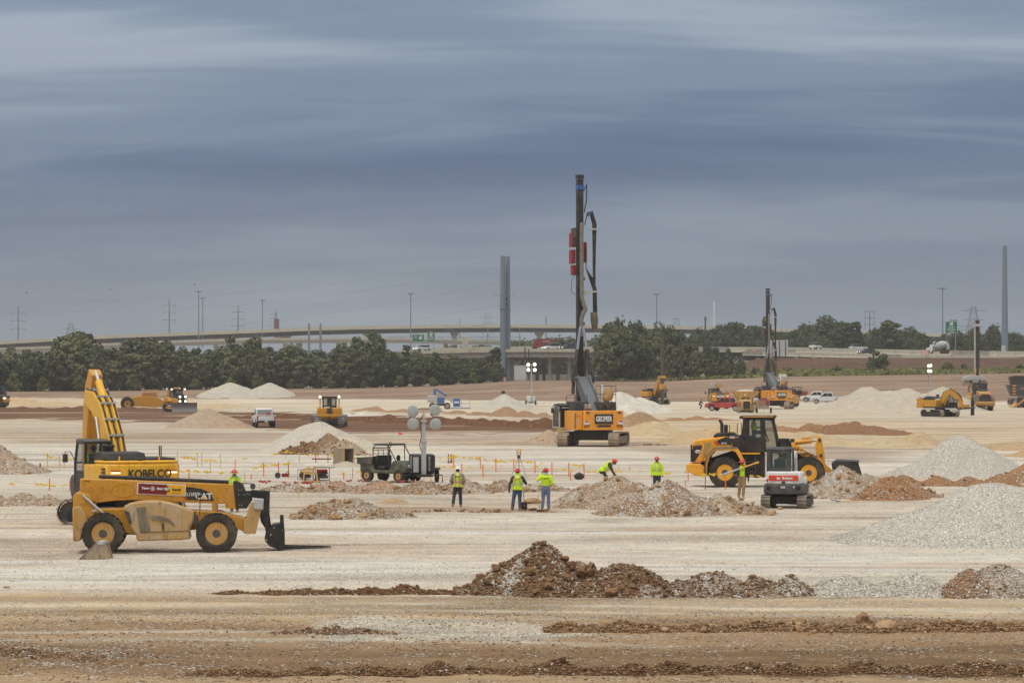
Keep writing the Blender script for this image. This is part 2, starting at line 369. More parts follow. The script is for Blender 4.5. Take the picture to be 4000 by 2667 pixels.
def colorlayers(u, v, X, Y):
 pts = [(1300, (150, 118, 95)), (1500, (168, 138, 114)), (1528, (170, 139, 115)), (1541, (205, 188, 162)), (1560, (213, 200, 176)), (1590, (207, 192, 164)), (1650, (194, 176, 150)),
           (1700, (189, 173, 150)), (1740, (204, 192, 170)), (1800, (208, 198, 180)), (1850, (205, 193, 173)), (1900, (200, 186, 163)),
           (1990, (197, 180, 155)), (2040, (204, 191, 169)), (2100, (200, 185, 161)), (2200, (205, 193, 172)), (2290, (201, 187, 162)),
           (2330, (196, 172, 138)), (2365, (201, 184, 154)), (2410, (192, 166, 132)), (2440, (170, 139, 106)), (2490, (172, 141, 108)), (2560, (158, 128, 97)), (2610, (148, 120, 92)), (2640, (180, 150, 116)), (2900, (170, 140, 106))]
 vs = [p[0] for p in pts]
 wob = (fbm(X * 0.06, Y * 0.02, 4, 5) - 0.5)
 vv = v + wob * np.clip((v - 1480) * 0.10, 4, 60)
 cols = np.array([lin(*p[1]) for p in pts])
 c = np.stack([np.interp(vv, vs, cols[:, i]) for i in range(3)], -1)
 a = np.interp(vv, [1500, 1560, 1700, 1850, 2000, 2100, 2200, 2300, 2330, 2420, 2480, 2600], [0, .05, .12, .28, .22, .22, .36, .34, .08, .10, .06, .03])
 e1 = fbm(X * 0.25 + 3, Y * 0.12, 4, 11) - 0.5
 e2 = fbm(X * 0.9, Y * 0.3, 3, 23) - 0.5
 def lay(mask, rgb, alpha=None):
  nonlocal c, a
  m = np.clip(mask, 0, 1)[..., None]; c = c * (1 - m) + np.array(lin(*rgb)) * m
  if alpha is not None: a = a * (1 - m[..., 0]) + alpha * m[..., 0]
 def band(us, tops, bots, soft, edge=1.0):
  t = np.interp(u, us, tops); b = np.interp(u, us, bots)
  w = (e1 * 1.6 + e2) * edge
  return sstep(-soft, soft, v - t + w) * sstep(-soft, soft, b - v + w) * sstep(us[0] - 90, us[0] + 90, u + e1 * 200) * sstep(us[-1] + 90, us[-1] - 90, u + e1 * 200)
 # dark wet cut across the left half
 lay(band([-900, 0, 500, 800, 1000, 1300, 1500, 1900, 2200, 2260], [1588, 1588, 1592, 1602, 1612, 1612, 1618, 1642, 1662, 1672], [1632, 1638, 1646, 1652, 1676, 1688, 1692, 1692, 1684, 1674], 3, 12), (118, 82, 56), 0.0)
 lay(band([-900, 0, 600, 1000], [1545, 1548, 1556, 1570], [1590, 1590, 1594, 1606], 6, 10) * 0.7, (206, 180, 140), 0.0)
 lay(band([-900, 0, 600, 1000, 1500], [1690, 1688, 1690, 1688, 1700], [1708, 1706, 1710, 1705, 1712], 5, 10) * 0.6, (176, 150, 122), 0.0)
 # grey-brown haul road and tan fill on the right
 lay(band([2300, 2500, 2900, 3300, 3700, 6000], [1622, 1618, 1650, 1640, 1660, 1650], [1735, 1728, 1722, 1730, 1760, 1790], 8, 16) * 0.85, (205, 180, 141), 0.02)
 lay(band([1500, 2300, 2700, 3200, 3500], [1712, 1722, 1724, 1735, 1745], [1724, 1744, 1778, 1796, 1800], 7, 10) * 0.8, (168, 147, 124), 0.05)
 lay(band([-900, 200, 900], [1985, 1990, 1990], [2110, 2110, 2060], 15, 30) * 0.5, (203, 182, 152))
 # brown scrape lines
 lay(band([1230, 1500, 1900, 2260], [1976, 1978, 1982, 1992], [1996, 2000, 2000, 2002], 4, 10) * 0.75, (160, 126, 92), 0.05)
 lay(band([-900, 100, 760, 1240], [2325, 2318, 2330, 2345], [2352, 2352, 2362, 2352], 8, 14) * 0.8, (202, 174, 134), 0.02)
 # white crushed-stone patch and rows in the foreground
 lay(band([1250, 1500, 2000, 2340], [2424, 2414, 2432, 2470], [2492, 2500, 2506, 2484], 7, 40) * 0.95, (186, 170, 144), 0.50)
 lay(band([2500, 3200, 3800, 4600], [2415, 2408, 2416, 2416], [2470, 2470, 2472, 2472], 9, 18) * 0.8, (150, 116, 84), 0.05)
 lay(band([700, 1300, 2400, 4600], [2580, 2572, 2575, 2585], [2626, 2630, 2634, 2650], 10, 26) * 0.9, (122, 94, 68), 0.03)
 lay(band([-900, 0, 500, 1000, 1500], [2490, 2500, 2560, 2590, 2600], [2560, 2580, 2630, 2640, 2630], 14, 34) * 0.85, (128, 100, 74), 0.18)
 lay(sstep(0.57, 0.72, fbm(X * 0.05 + 9, Y * 0.5, 4, 77)) * (v > 2300) * 0.55, (150, 118, 86), 0.03)
 lay(sstep(0.56, 0.70, fbm(X * 0.07 + 2, Y * 0.6, 4, 91)) * (v > 2060) * (v < 2330) * 0.8, (214, 208, 194), 0.7)
 lay(sstep(0.58, 0.70, fbm(X * 0.06 + 31, Y * 0.22, 4, 55)) * (v > 1690) * (v < 2300) * 0.6, (186, 158, 126), 0.06)
 lay(sstep(0.58, 0.70, fbm(X * 0.03 + 1, Y * 0.12, 4, 57)) * (v > 1540) * (v < 1760) * 0.6, (196, 170, 134), 0.0)
 lay(band([-900, 600, 1400, 2200, 2300], [1698, 1696, 1706, 1700, 1704], [1722, 1716, 1730, 1722, 1716], 6, 16) * .55, (172, 148, 124), .04)
 lay(band([-900, 300, 1200, 1700], [2228, 2226, 2222, 2232], [2246, 2252, 2250, 2240], 6, 40) * .8, (216, 210, 198), .7)
 lay(band([-900, 400, 1500, 1900], [2080, 2085, 2100, 2110], [2150, 2170, 2160, 2130], 14, 60) * .5, (190, 165, 136), .1)
 lay(band([2300, 2700, 3300, 3900], [2050, 2046, 2060, 2080], [2080, 2092, 2105, 2095], 12, 40) * .5, (188, 166, 140), .1)
 # wheel tracks of the haul routes
 tr = np.random.default_rng(17)
 for k in range(26):
  y0 = 60 * 1.075 ** k * tr.uniform(.95, 1.05); sl = tr.uniform(-.10, .10); am = tr.uniform(.3, 2.5); ph = tr.uniform(0, 6); lo = tr.uniform(-.3, .1); hi = lo + tr.uniform(.15, .5)
  yc = y0 + sl * X + am * np.sin(X / y0 * 9 + ph)
  for off in (-.95, .95):
   m = np.exp(-((Y - yc - off) / (.26 + y0 * .0015)) ** 2) * sstep(lo, lo + .05, X / Y) * sstep(hi, hi - .05, X / Y) * (.55 + .7 * e2)
   lay(m * .8 * (Y < 330), (158, 132, 104) if k % 3 else (222, 214, 198), .12)
 # red cut slope, embankment
 right = sstep(2650, 3000, u)
 f = sstep(-12, 4, Y - np.interp(u, [0, 1700, 2300, 2800, 4000], [572, 548, 520, 512, 508]) + e1 * 20)
 lay(f, (148, 119, 95), 0.0)
 lay(f * sstep(0.5, 0.68, fbm(X * 0.05, Y * 0.2, 3, 41)) * 0.6, (166, 138, 111), 0.0)
 lay(sstep(596, 604, Y + e1 * 6) * (0.35 + 0.65 * right), (98, 104, 58), 0.0)
 lay(sstep(634, 640, Y + e1 * 5) * right, (98, 68, 50), 0.0)
 lay(sstep(672, 676, Y) * right, (150, 148, 140), 0.0)
 lum = c @ np.array([.3, .59, .11]); c = (c * .87 + lum[..., None] * .13) * (.97 - .13 * sstep(2400, 2500, v))[..., None] * (1 - sstep(2300, 2400, v)[..., None] * np.array([.02, .03, .12]))
 return c, a

M_GROUND = soil('packed_ground', speck=22.0, streak=1.0, bump=0.6, bumpd=0.045)
M_HEAP = soil('heap_soil', speck=17.0, streak=0.0, bump=0.9, bumpd=0.07, grain=1.6)
M_GRAVEL = soil('gravel_soil', speck=27.0, streak=0.0, bump=0.5, bumpd=0.025, white=(192, 185, 171), grain=1.0)

def colattr(me, c, a):
 n = len(me.vertices); at = me.color_attributes.new('Col', 'FLOAT_COLOR', 'POINT')
 arr = np.ones((n, 4), np.float32); arr[:, :3] = c; arr[:, 3] = a; at.data.foreach_set('color', arr.ravel())
def gridmesh(name, X, Y, Z, keep=None):
 nr, nc = X.shape
 vs = np.stack([X, Y, Z], -1).reshape(-1, 3)
 idx = np.arange(nr * nc).reshape(nr, nc)
 q = np.stack([idx[:-1, :-1], idx[:-1, 1:], idx[1:, 1:], idx[1:, :-1]], -1)
 if keep is not None:
  k = keep[:-1, :-1] | keep[:-1, 1:] | keep[1:, 1:] | keep[1:, :-1]; q = q[k]
 q = q.reshape(-1, 4)
 me = bpy.data.meshes.new(name); me.vertices.add(len(vs)); me.vertices.foreach_set('co', vs.astype(np.float32).ravel())
 me.loops.add(q.size); me.loops.foreach_set('vertex_index', q.astype(np.int32).ravel())
 me.polygons.add(len(q)); me.polygons.foreach_set('loop_start', (np.arange(len(q)) * 4).astype(np.int32))
 me.update(calc_edges=True); me.polygons.foreach_set('use_smooth', np.ones(len(q), bool)); return me

def relief(X, Y):
 v = HZ + CAMH * FP / Y
 rough = np.interp(v, [1500, 1900, 2250, 2330, 2400, 2430, 2480, 2560, 2640, 2700], [.0, .05, .03, .05, .03, .12, .06, .12, .10, .05])
 return (fbm(X * 1.3, Y * 1.3, 4, 3) - 0.5) * rough + (fbm(X * 0.12, Y * 0.10, 3, 13) - 0.5) * 0.05 * (1 - sstep(150, 500, Y))
def make_ground():
 rows = [20.0]
 while rows[-1] < 760: rows.append(rows[-1] * (1.0042 if rows[-1] > 50 else 1.02))
 Yr = np.array(rows + [900, 1200, 1800, 3000, 6000, 12000.])
 T = np.concatenate([np.linspace(-1.2, -0.26, 12)[:-1], np.linspace(-0.26, 0.26, 330), np.linspace(0.26, 1.2, 12)[1:]])
 Y, Tt = np.meshgrid(Yr, T, indexing='ij'); X = Tt * Y
 Z = terrain(X, Y)
 v = HZ + CAMH * FP / Y; u = X / Y * FP + 2000
 Z = Z + relief(X, Y)
 c, a = colorlayers(u, v, X, Y)
 me = gridmesh('ground', X, Y, Z); colattr(me, c.reshape(-1, 3), a.reshape(-1)); me.materials.append(M_GROUND)
 tag(link('ground', me), 'pale dusty construction ground graded across the whole site', kind='structure')
make_ground()

# ================================================================== heaps
ROCKS = []
def rock_meshes():
 for i in range(7):
  rng = random.Random(100 + i); bm = bmesh.new(); bmesh.ops.create_icosphere(bm, subdivisions=1 if i < 4 else 2, radius=1)
  s = (rng.uniform(.8, 1.25), rng.uniform(.75, 1.1), rng.uniform(.6, .9))
  for v in bm.verts:
   k = rng.uniform(.62, 1.2) if i < 4 else 1 + 0.6 * (vn3(v.co * 1.9, i) - .5) + rng.uniform(-.13, .13)
   v.co = Vector((v.co.x * s[0], v.co.y * s[1], v.co.z * s[2])) * k
  me = bpy.data.meshes.new('clod'); bm.to_mesh(me); bm.free(); ROCKS.append(me)
def vn3(p, s): return float(vnoise(np.array([p.x + 3.1 * p.z + s * 7.7]), np.array([p.y - 2.3 * p.z + s * 3.3]), s)[0])
rock_meshes()
M_CLOD = rockm('brown_clod', (104, 76, 52), (158, 124, 90))
M_CLODD = rockm('dark_clod', (94, 69, 48), (148, 115, 84))
M_STONE = rockm('pale_stone', (168, 148, 120), (212, 200, 180))
M_TAN = rockm('tan_rock', (140, 108, 76), (188, 158, 122))
ROCKV = {}
def rockmesh(k, m):
 if (k, m.name) not in ROCKV:
  me = ROCKS[k].copy(); me.materials.clear(); me.materials.append(m); ROCKV[(k, m.name)] = me
 return ROCKV[(k, m.name)]

def scatter_mesh(name, pts, sizes, mat, parent=None, seed=0, flat=0.75):
 """many small stones joined as one mesh (stuff)"""
 rng = np.random.default_rng(seed); n = len(pts)
 base = np.array([(1, 0, 0), (-.5, .87, 0), (-.5, -.87, 0), (0.1, 0, .8), (-.1, .05, -.8)], float)
 fc = np.array([(0, 1, 3), (1, 2, 3), (2, 0, 3), (1, 0, 4), (2, 1, 4), (0, 2, 4)])
 ang = rng.uniform(0, 6.28, n); ca, sa = np.cos(ang), np.sin(ang)
 jit = rng.uniform(.6, 1.3, (n, 5, 3)); b = base[None] * jit; tilt = rng.uniform(-.6, .6, n)
 b = np.stack([b[..., 0], b[..., 1] * np.cos(tilt)[:, None] - b[..., 2] * np.sin(tilt)[:, None], b[..., 1] * np.sin(tilt)[:, None] + b[..., 2] * np.cos(tilt)[:, None]], -1)
 v = np.stack([b[..., 0] * ca[:, None] - b[..., 1] * sa[:, None], b[..., 0] * sa[:, None] + b[..., 1] * ca[:, None], b[..., 2] * flat], -1) * np.asarray(sizes)[:, None, None] + np.asarray(pts)[:, None, :]
 v = v.reshape(-1, 3); f = (fc[None] + (np.arange(n) * 5)[:, None, None]).reshape(-1, 3)
 me = bpy.data.meshes.new(name); me.vertices.add(len(v)); me.vertices.foreach_set('co', v.astype(np.float32).ravel())
 me.loops.add(f.size); me.loops.foreach_set('vertex_index', f.astype(np.int32).ravel())
 me.polygons.add(len(f)); me.polygons.foreach_set('loop_start', (np.arange(len(f)) * 3).astype(np.int32)); me.update(calc_edges=True)
 me.materials.append(mat); o = link(name, me, parent); o['kind'] = 'stuff'; return o

def stonem(name, lo, hi):
 m, t, b = newmat(name); geo = N(t, 'ShaderNodeNewGeometry')
 r = ramp(t, geo.outputs['Random Per Island'], [(0, lin(*lo)), (1, lin(*hi))], 'LINEAR'); t.links.new(r.outputs[0], b.inputs['Base Color'])
 b.inputs['Roughness'].default_value = 0.95; b.inputs['Specular IOR Level'].default_value = 0.1; MATS[name] = m; return m
M_WSTONE = stonem('crushed_stone', (160, 151, 136), (212, 204, 189))
M_BSTONE = stonem('brown_crumbs', (100, 74, 52), (168, 137, 104))
M_MIX = stonem('mixed_rubble', (120, 92, 66), (222, 212, 196))

def heap(name, label, cat, bumps, mat=None, cell=0.12, namp=0.12, nscale=1.6, clods=0, clod_size=(.08, .2), clod_mat=None, crumbs=0, crumb_size=(.03, .07), crumb_mat=None, seed=0, group=None, power=1.15, patch=None, body='mound', stuffmore=0, ridge=0.0):
 """bumps: (px centre, py front toe, px half width, py top, depth half-length m, rgb, stone amount). Stands on the ground."""
 bs = []
 for (px, py, hw, pt, ry, rgb, al) in bumps:
  d = GD(py) + ry * 0.9; rx = hw / FP * d; h = CAMH - (pt - HZ) / FP * d - gz((px - 2000) / FP * d, d)
  bs.append(((px - 2000) / FP * d, d, rx, ry, h, lin(*rgb), al))
 x0 = min(b[0] - b[2] for b in bs) - .3; x1 = max(b[0] + b[2] for b in bs) + .3
 y0 = min(b[1] - b[3] for b in bs) - .3; y1 = max(b[1] + b[3] for b in bs) + .3
 x = np.arange(x0, x1 + cell, cell); y = np.arange(y0, y1 + cell * 1.5, cell * 1.5)
 Yg, Xg = np.meshgrid(y, x, indexing='ij')
 H = np.full(Xg.shape, -1.0); C = np.zeros(Xg.shape + (3,)); A = np.zeros(Xg.shape); Wt = np.full(Xg.shape, 1e-6)
 wx = (fbm(Xg * .5, Yg * .5, 3, seed + 5) - .5); wy = (fbm(Xg * .5, Yg * .5, 3, seed + 9) - .5)
 for (bx, by, rx, ry, h, rgb, al) in bs:
  k = min(rx, 3.0) * 0.35
  r = np.sqrt(((Xg + wx * k - bx) / rx) ** 2 + ((Yg + wy * k - by) / ry) ** 2)
  r2 = np.sqrt(r * r + 0.012) - 0.03
  hh = h * np.where(r2 < 1, (1 - r2 * 0.93), -0.3 * (r2 - 1) + .07)
  hh = np.where(r2 < 1.2, h * np.sign(1.02 - r2) * np.abs(1.02 - r2) ** power, -0.4)
  H = np.maximum(H, hh)
  w = np.exp(-np.clip(r, 0, 3) ** 2 * 3) * h + 1e-7; C += np.array(rgb) * w[..., None]; A += al * w; Wt += w
 C /= Wt[..., None]; A /= Wt
 nz = fbm(Xg * nscale, Yg * nscale, 5, seed, 0.55) - .5; nz2 = fbm(Xg * nscale * .35, Yg * nscale * .35, 3, seed + 40) - .5
 H = H + (nz * namp + nz2 * namp * 2.0) * np.clip((H + .1) * 3, 0, 1)
 if ridge: H = H + ridge * (np.abs(fbm(Xg * .9, Yg * .12, 3, seed + 77) - .5) * 2 - .4) * np.clip(H * 2, 0, 1)
 if patch:
  for (rgb, al, sc, th, amt) in patch:
   m = sstep(th - .06, th + .06, fbm(Xg * sc, Yg * sc, 4, seed + 21 + int(al * 10)))[..., None] * amt
   C = C * (1 - m) + np.array(lin(*rgb)) * m; A = A * (1 - m[..., 0]) + al * m[..., 0]
 Z = H + terrain(Xg, Yg) - 0.03
 keep = H > -0.05
 bx = sum(b[0] for b in bs) / len(bs); by = sum(b[1] for b in bs) / len(bs)
 root = thing(name, label, cat, (bx, by, 0), 0, group)
 me = gridmesh(body, Xg - bx, Yg - by, Z, keep); colattr(me, C.reshape(-1, 3), A.reshape(-1)); me.materials.append(mat or M_HEAP)
 link(body, me, root)
 rng = random.Random(seed + 1); nrg = np.random.default_rng(seed + 2)
 cand = np.argwhere(H > 0.02)
 # only slopes towards the camera and the crest show: favour them, and the toe where clods roll down
 if clods or crumbs or stuffmore:
  gyr = np.gradient(Z, axis=0); wgt = np.where(gyr[cand[:, 0], cand[:, 1]] > -0.02, 1.0, .25) * np.where(H[cand[:, 0], cand[:, 1]] < .35, 1.6, 1.0); wgt /= wgt.sum()
  pick = nrg.choice(len(cand), size=clods, p=wgt) if clods else []
  for q in pick:
   i, j = cand[q]; s = (clod_size[0] + (clod_size[1] - clod_size[0]) * rng.random() ** 3.2) * .72
   o = link('clod', rockmesh(rng.randrange(7) if s > .12 else rng.randrange(4), clod_mat or M_CLOD), root)
   o.location = (Xg[i, j] - bx + rng.uniform(-.1, .1), Yg[i, j] - by + rng.uniform(-.1, .1), Z[i, j] + s * .25)
   o.rotation_euler = (rng.uniform(-.5, .5), rng.uniform(-.5, .5), rng.uniform(0, 6.3)); o.scale = (s * rng.uniform(.8, 1.3), s, s * rng.uniform(.75, 1.1))
  def dense(nm, n, size, m, sd):
   if not n: return
   q = nrg.choice(len(cand), size=n, p=wgt); ij = cand[q]
   jx = nrg.uniform(-cell, cell, n); jy = nrg.uniform(-cell, cell, n)
   pts = np.stack([Xg[ij[:, 0], ij[:, 1]] - bx + jx, Yg[ij[:, 0], ij[:, 1]] - by + jy, Z[ij[:, 0], ij[:, 1]] + .01], -1)
   scatter_mesh(nm, pts, size[0] + (size[1] - size[0]) * nrg.random(n) ** 2.5, m, root, sd)
  dense('loose_crumbs', crumbs, crumb_size, crumb_mat or M_BSTONE, seed + 3)
  dense('loose_stones', stuffmore, (.014, .036), M_WSTONE, seed + 4)
 return root
# ================================================================== heaps, berms and windrows
BR = (116, 84, 57); TAN = (196, 166, 126); GRV = (196, 188, 172); RUB = (178, 150, 121); RED = (150, 108, 74)
WP = [((196, 186, 168), .75, .9, .56, .85)]
heap('clod_heap', 'tall heap of dark brown clods and white stones in the foreground', 'dirt heap',
     [(2110, 2332, 300, 2118, 1.7, (126, 94, 66), .14), (2290, 2332, 260, 2178, 1.4, (146, 116, 86), .22), (2440, 2334, 240, 2180, 1.5, (124, 92, 64), .08), (1900, 2328, 150, 2270, .8, (120, 88, 60), .1), (2580, 2334, 150, 2270, .9, (108, 78, 53), .04)],
     cell=.06, namp=.22, nscale=2.6, clods=290, clod_size=(.05, .23), clod_mat=M_CLODD, crumbs=6500, crumb_size=(.015, .06), stuffmore=1900, seed=11, patch=[((190, 178, 158), .85, 1.3, .60, .9)], power=1.0)
heap('clod_heap', 'lower white-speckled brown heap just right of the tall foreground heap', 'dirt heap',
     [(2790, 2332, 170, 2206, 1.2, (150, 126, 102), .45), (2960, 2330, 140, 2240, 1.0, (168, 142, 112), .4), (3085, 2330, 110, 2232, .9, (176, 160, 138), .55), (2650, 2332, 90, 2255, .8, (118, 88, 62), .2)],
     cell=.06, namp=.16, nscale=2.6, clods=90, clod_size=(.05, .17), clod_mat=M_CLOD, crumbs=1200, crumb_size=(.02, .08), stuffmore=3000, seed=23, patch=[((108, 80, 56), .05, 1.5, .58, .9)], power=1.0)
heap('gravel_heap', 'low grey gravel ridge between the speckled heap and the brown-faced heap', 'gravel heap',
     [(3310, 2330, 190, 2238, 1.1, (180, 172, 158), .85), (3560, 2332, 230, 2228, 1.2, (182, 174, 158), .85)], mat=M_GRAVEL, cell=.07, namp=.06, seed=31, stuffmore=3500, power=1.15)
heap('gravel_heap', 'rounded gravel heap with a bare brown left face at the right edge', 'gravel heap',
     [(3900, 2336, 200, 2192, 1.4, (176, 158, 134), .5), (3790, 2336, 130, 2212, 1.1, (150, 108, 70), .05), (4060, 2336, 160, 2215, 1.3, (178, 168, 150), .5)], cell=.06, namp=.07, seed=37, clods=25, clod_size=(.03, .09), crumbs=700, crumb_size=(.02, .05), stuffmore=3500, power=.95)
def windrow(label, xs, toe, top, ry, rgb, al, seed, cat='windrow', name='soil_windrow', **kw):
 rng = random.Random(seed); n = len(xs); b = []
 for i, x in enumerate(xs):
  t = toe[i] if isinstance(toe, list) else toe; tp = top[i] if isinstance(top, list) else top + rng.uniform(-7, 7)
  b.append((x, t + rng.uniform(-2, 2), (xs[1] - xs[0]) * rng.uniform(.75, 1.0), tp, ry * rng.uniform(.8, 1.15), rgb, al))
 return heap(name, label, cat, b, seed=seed, **kw)
windrow('thin dark brown windrow running left from the tall foreground heap', [930, 1060, 1190, 1320, 1450, 1580, 1710, 1820], 2324, [2304, 2298, 2290, 2286, 2280, 2284, 2292, 2296], .55, (112, 80, 54), .03, 41, cell=.06, namp=.10, nscale=3, clods=120, clod_size=(.03, .12), clod_mat=M_CLODD, crumbs=2200, crumb_size=(.015, .055), power=.8)
windrow('row of tan broken rocks across the right foreground', list(range(2200, 4100, 110)), 2468, 2428, .6, (146, 112, 80), .06, 43, cell=.06, namp=.10, nscale=3, clods=290, clod_size=(.05, .17), clod_mat=M_TAN, crumbs=5200, crumb_size=(.015, .07), power=.8)
windrow('dark brown clod windrow along the bottom right of the site', list(range(820, 4120, 150)), 2640, [2610 - min(26, i * 3) - 13 * math.sin(i * 2.3) for i in range(22)], .5, (110, 83, 59), .03, 47, cell=.05, namp=.10, nscale=3.4, clods=290, clod_size=(.035, .13), clod_mat=M_CLODD, crumbs=9000, crumb_size=(.012, .055), power=.8)
windrow('churned brown clod strip at the bottom left corner', [-40, 80, 200, 320, 440, 560, 700, 850], [2556, 2566, 2575, 2590, 2600, 2612, 2622, 2630], [2522, 2530, 2548, 2562, 2578, 2590, 2602, 2610], .7, (122, 94, 68), .12, 53, cell=.06, namp=.09, nscale=3, clods=130, clod_size=(.03, .10), clod_mat=M_CLODD, crumbs=3600, crumb_size=(.012, .05), stuffmore=700, power=.8)
windrow('small brown clods beside the white stone patch in the foreground', [1090, 1200, 1300, 1400, 1500], 2478, [2462, 2454, 2446, 2450, 2462], .5, (130, 98, 68), .15, 57, cell=.06, namp=.08, nscale=3, clods=60, clod_size=(.03, .14), clod_mat=M_CLOD, crumbs=900, crumb_size=(.015, .05), stuffmore=700, power=.8)
# mid-ground rubble
RP = [((150, 116, 82), .08, .8, .56, .7), ((196, 186, 168), .6, 1.2, .6, .6)]
heap('rubble_heap', 'pale rocky rubble heap in front of the utility vehicle', 'rubble heap', [(1360, 2028, 210, 1932, 1.8, RUB, .32), (1250, 2028, 130, 1965, 1.2, (170, 140, 108), .2), (1480, 2024, 150, 1975, 1.2, RUB, .4)], cell=.08, namp=.20, nscale=2.2, clods=150, clod_size=(.05, .24), clod_mat=M_TAN, crumbs=1800, crumb_size=(.015, .05), crumb_mat=M_MIX, stuffmore=1500, seed=61, patch=RP)
heap('rubble_heap', 'broad rubble heap in front of the bending worker, left of the mini excavator', 'rubble heap',
     [(2400, 1968, 240, 1840, 3.0, (176, 148, 118), .30), (2280, 1968, 120, 1878, 1.8, (180, 150, 118), .2), (2610, 2016, 300, 1868, 2.6, (160, 130, 100), .42), (2560, 2016, 240, 1925, 1.6, (146, 104, 68), .2), (2500, 1990, 330, 1880, 2.4, (176, 148, 118), .35)],
     cell=.09, namp=.22, nscale=2.0, clods=130, clod_size=(.05, .21), clod_mat=M_TAN, crumbs=3200, crumb_size=(.015, .055), crumb_mat=M_MIX, stuffmore=6000, seed=67, patch=RP)
heap('rubble_heap', 'low yellowish rubble spread beside the mini excavator tracks', 'rubble heap', [(2820, 2012, 170, 1922, 2.0, (180, 142, 102), .15), (2900, 2012, 150, 1962, 1.4, (188, 162, 128), .35)], cell=.09, namp=.2, nscale=2.2, clods=110, clod_size=(.05, .22), clod_mat=M_TAN, crumbs=1500, crumb_size=(.015, .05), crumb_mat=M_MIX, stuffmore=1500, seed=71, patch=RP)
heap('rubble_heap', 'stony rubble heap under the raised loader bucket', 'rubble heap', [(3290, 1948, 200, 1803, 2.6, (184, 158, 130), .36), (3190, 1945, 110, 1880, 1.6, (184, 158, 130), .36), (3390, 1948, 170, 1845, 2.2, (176, 146, 116), .3)], cell=.09, namp=.2, nscale=2, clods=150, clod_size=(.05, .21), clod_mat=M_TAN, crumbs=2000, crumb_size=(.015, .05), crumb_mat=M_MIX, stuffmore=3500, seed=73, patch=RP)
heap('dirt_heap', 'orange-brown dirt heap right of the rubble below the loader bucket', 'dirt heap', [(3480, 1955, 160, 1848, 2.2, (168, 122, 84), .06), (3570, 1945, 110, 1885, 1.6, (168, 122, 84), .06)], cell=.1, namp=.16, nscale=2, clods=70, clod_size=(.05, .2), clod_mat=M_TAN, crumbs=900, crumb_mat=M_MIX, stuffmore=500, seed=79)
windrow('brown trench bank running behind the near gravel heap', [3420, 3540, 3660, 3780, 3900], 1900, [1858, 1852, 1856, 1850, 1846], 1.6, (160, 120, 84), .05, 83, cell=.12, namp=.18, clods=50, clod_size=(.05, .2), clod_mat=M_TAN, name='dirt_bank', cat='dirt bank')
heap('dirt_heap', 'brown dirt heap at the right edge behind the near gravel', 'dirt heap', [(4070, 1885, 180, 1770, 2.4, (168, 130, 92), .1)], cell=.12, namp=.16, clods=50, clod_size=(.05, .2), clod_mat=M_TAN, seed=89)
heap('gravel_heap', 'biggest nearest grey gravel heap at the right edge', 'gravel heap', [(3890, 2140, 640, 1866, 4.6, GRV, .97), (4150, 2140, 560, 1872, 4.6, GRV, .97), (3560, 2120, 330, 1985, 3.4, GRV, .97)], mat=M_GRAVEL, cell=.1, namp=.10, nscale=1.2, stuffmore=12000, seed=97, power=1.25)
heap('gravel_heap', 'pointed pale gravel heap behind the near gravel on the right', 'gravel heap', [(3755, 1866, 285, 1683, 3.8, (196, 187, 170), .95)], mat=M_GRAVEL, cell=.14, namp=.10, nscale=1.0, stuffmore=5000, seed=101, power=1.12)
heap('gravel_heap', 'long three-humped gravel heap behind the silver pickups', 'gravel heap', [(3390, 1604, 195, 1497, 9, (186, 172, 150), .4), (3540, 1606, 190, 1503, 9, (186, 172, 150), .4), (3680, 1606, 180, 1504, 9, (186, 172, 150), .4), (3460, 1608, 230, 1520, 9, (186, 172, 150), .4)], mat=M_GRAVEL, cell=.4, namp=.35, nscale=.35, seed=103, power=1.0, ridge=.5)
heap('gravel_heap', 'pale gravel heap with brown dirt dumped at its foot', 'gravel heap', [(1250, 1764, 245, 1637, 4.6, (196, 184, 164), .6), (1370, 1766, 150, 1690, 3.2, (196, 178, 152), .4)], mat=M_GRAVEL, cell=.18, namp=.12, nscale=.9, seed=107, power=1.08)
heap('dirt_heap', 'brown cloddy dirt heap at the foot of the pale gravel heap', 'dirt heap', [(1285, 1776, 90, 1688, 1.6, (154, 122, 92), .1), (1210, 1776, 120, 1722, 1.4, (126, 94, 66), .03), (1350, 1778, 110, 1712, 1.5, (178, 152, 122), .15)], cell=.12, namp=.2, nscale=1.6, clods=120, clod_size=(.06, .22), seed=109, power=.95)
heap('dirt_heap', 'grey-brown conical dirt heap left of the white pickup', 'dirt heap', [(815, 1672, 165, 1588, 4.5, (186, 160, 134), .15), (890, 1672, 110, 1620, 3.5, (182, 152, 124), .1)], cell=.2, namp=.15, nscale=1.0, seed=113, power=1.12)
heap('gravel_heap', 'far double-humped gravel heap before the left woods', 'gravel heap', [(900, 1557, 125, 1489, 11, (186, 177, 160), .3), (840, 1557, 60, 1508, 10, (186, 177, 160), .3)], mat=M_GRAVEL, cell=.6, namp=.3, nscale=.3, seed=127, power=.9)
heap('gravel_heap', 'smaller smooth gravel heap beside the far double-humped one', 'gravel heap', [(1050, 1557, 100, 1491, 11, (186, 177, 160), .3)], mat=M_GRAVEL, cell=.6, namp=.2, nscale=.3, seed=131, power=.9)
heap('rubble_heap', 'reddish rubble heap cut off by the left edge', 'rubble heap', [(-60, 1850, 250, 1700, 3.6, (184, 154, 128), .2), (90, 1852, 110, 1800, 2.0, (190, 164, 138), .25)], cell=.12, namp=.2, clods=120, clod_size=(.05, .22), clod_mat=M_TAN, crumbs=1500, crumb_mat=M_MIX, seed=137, power=1.15)
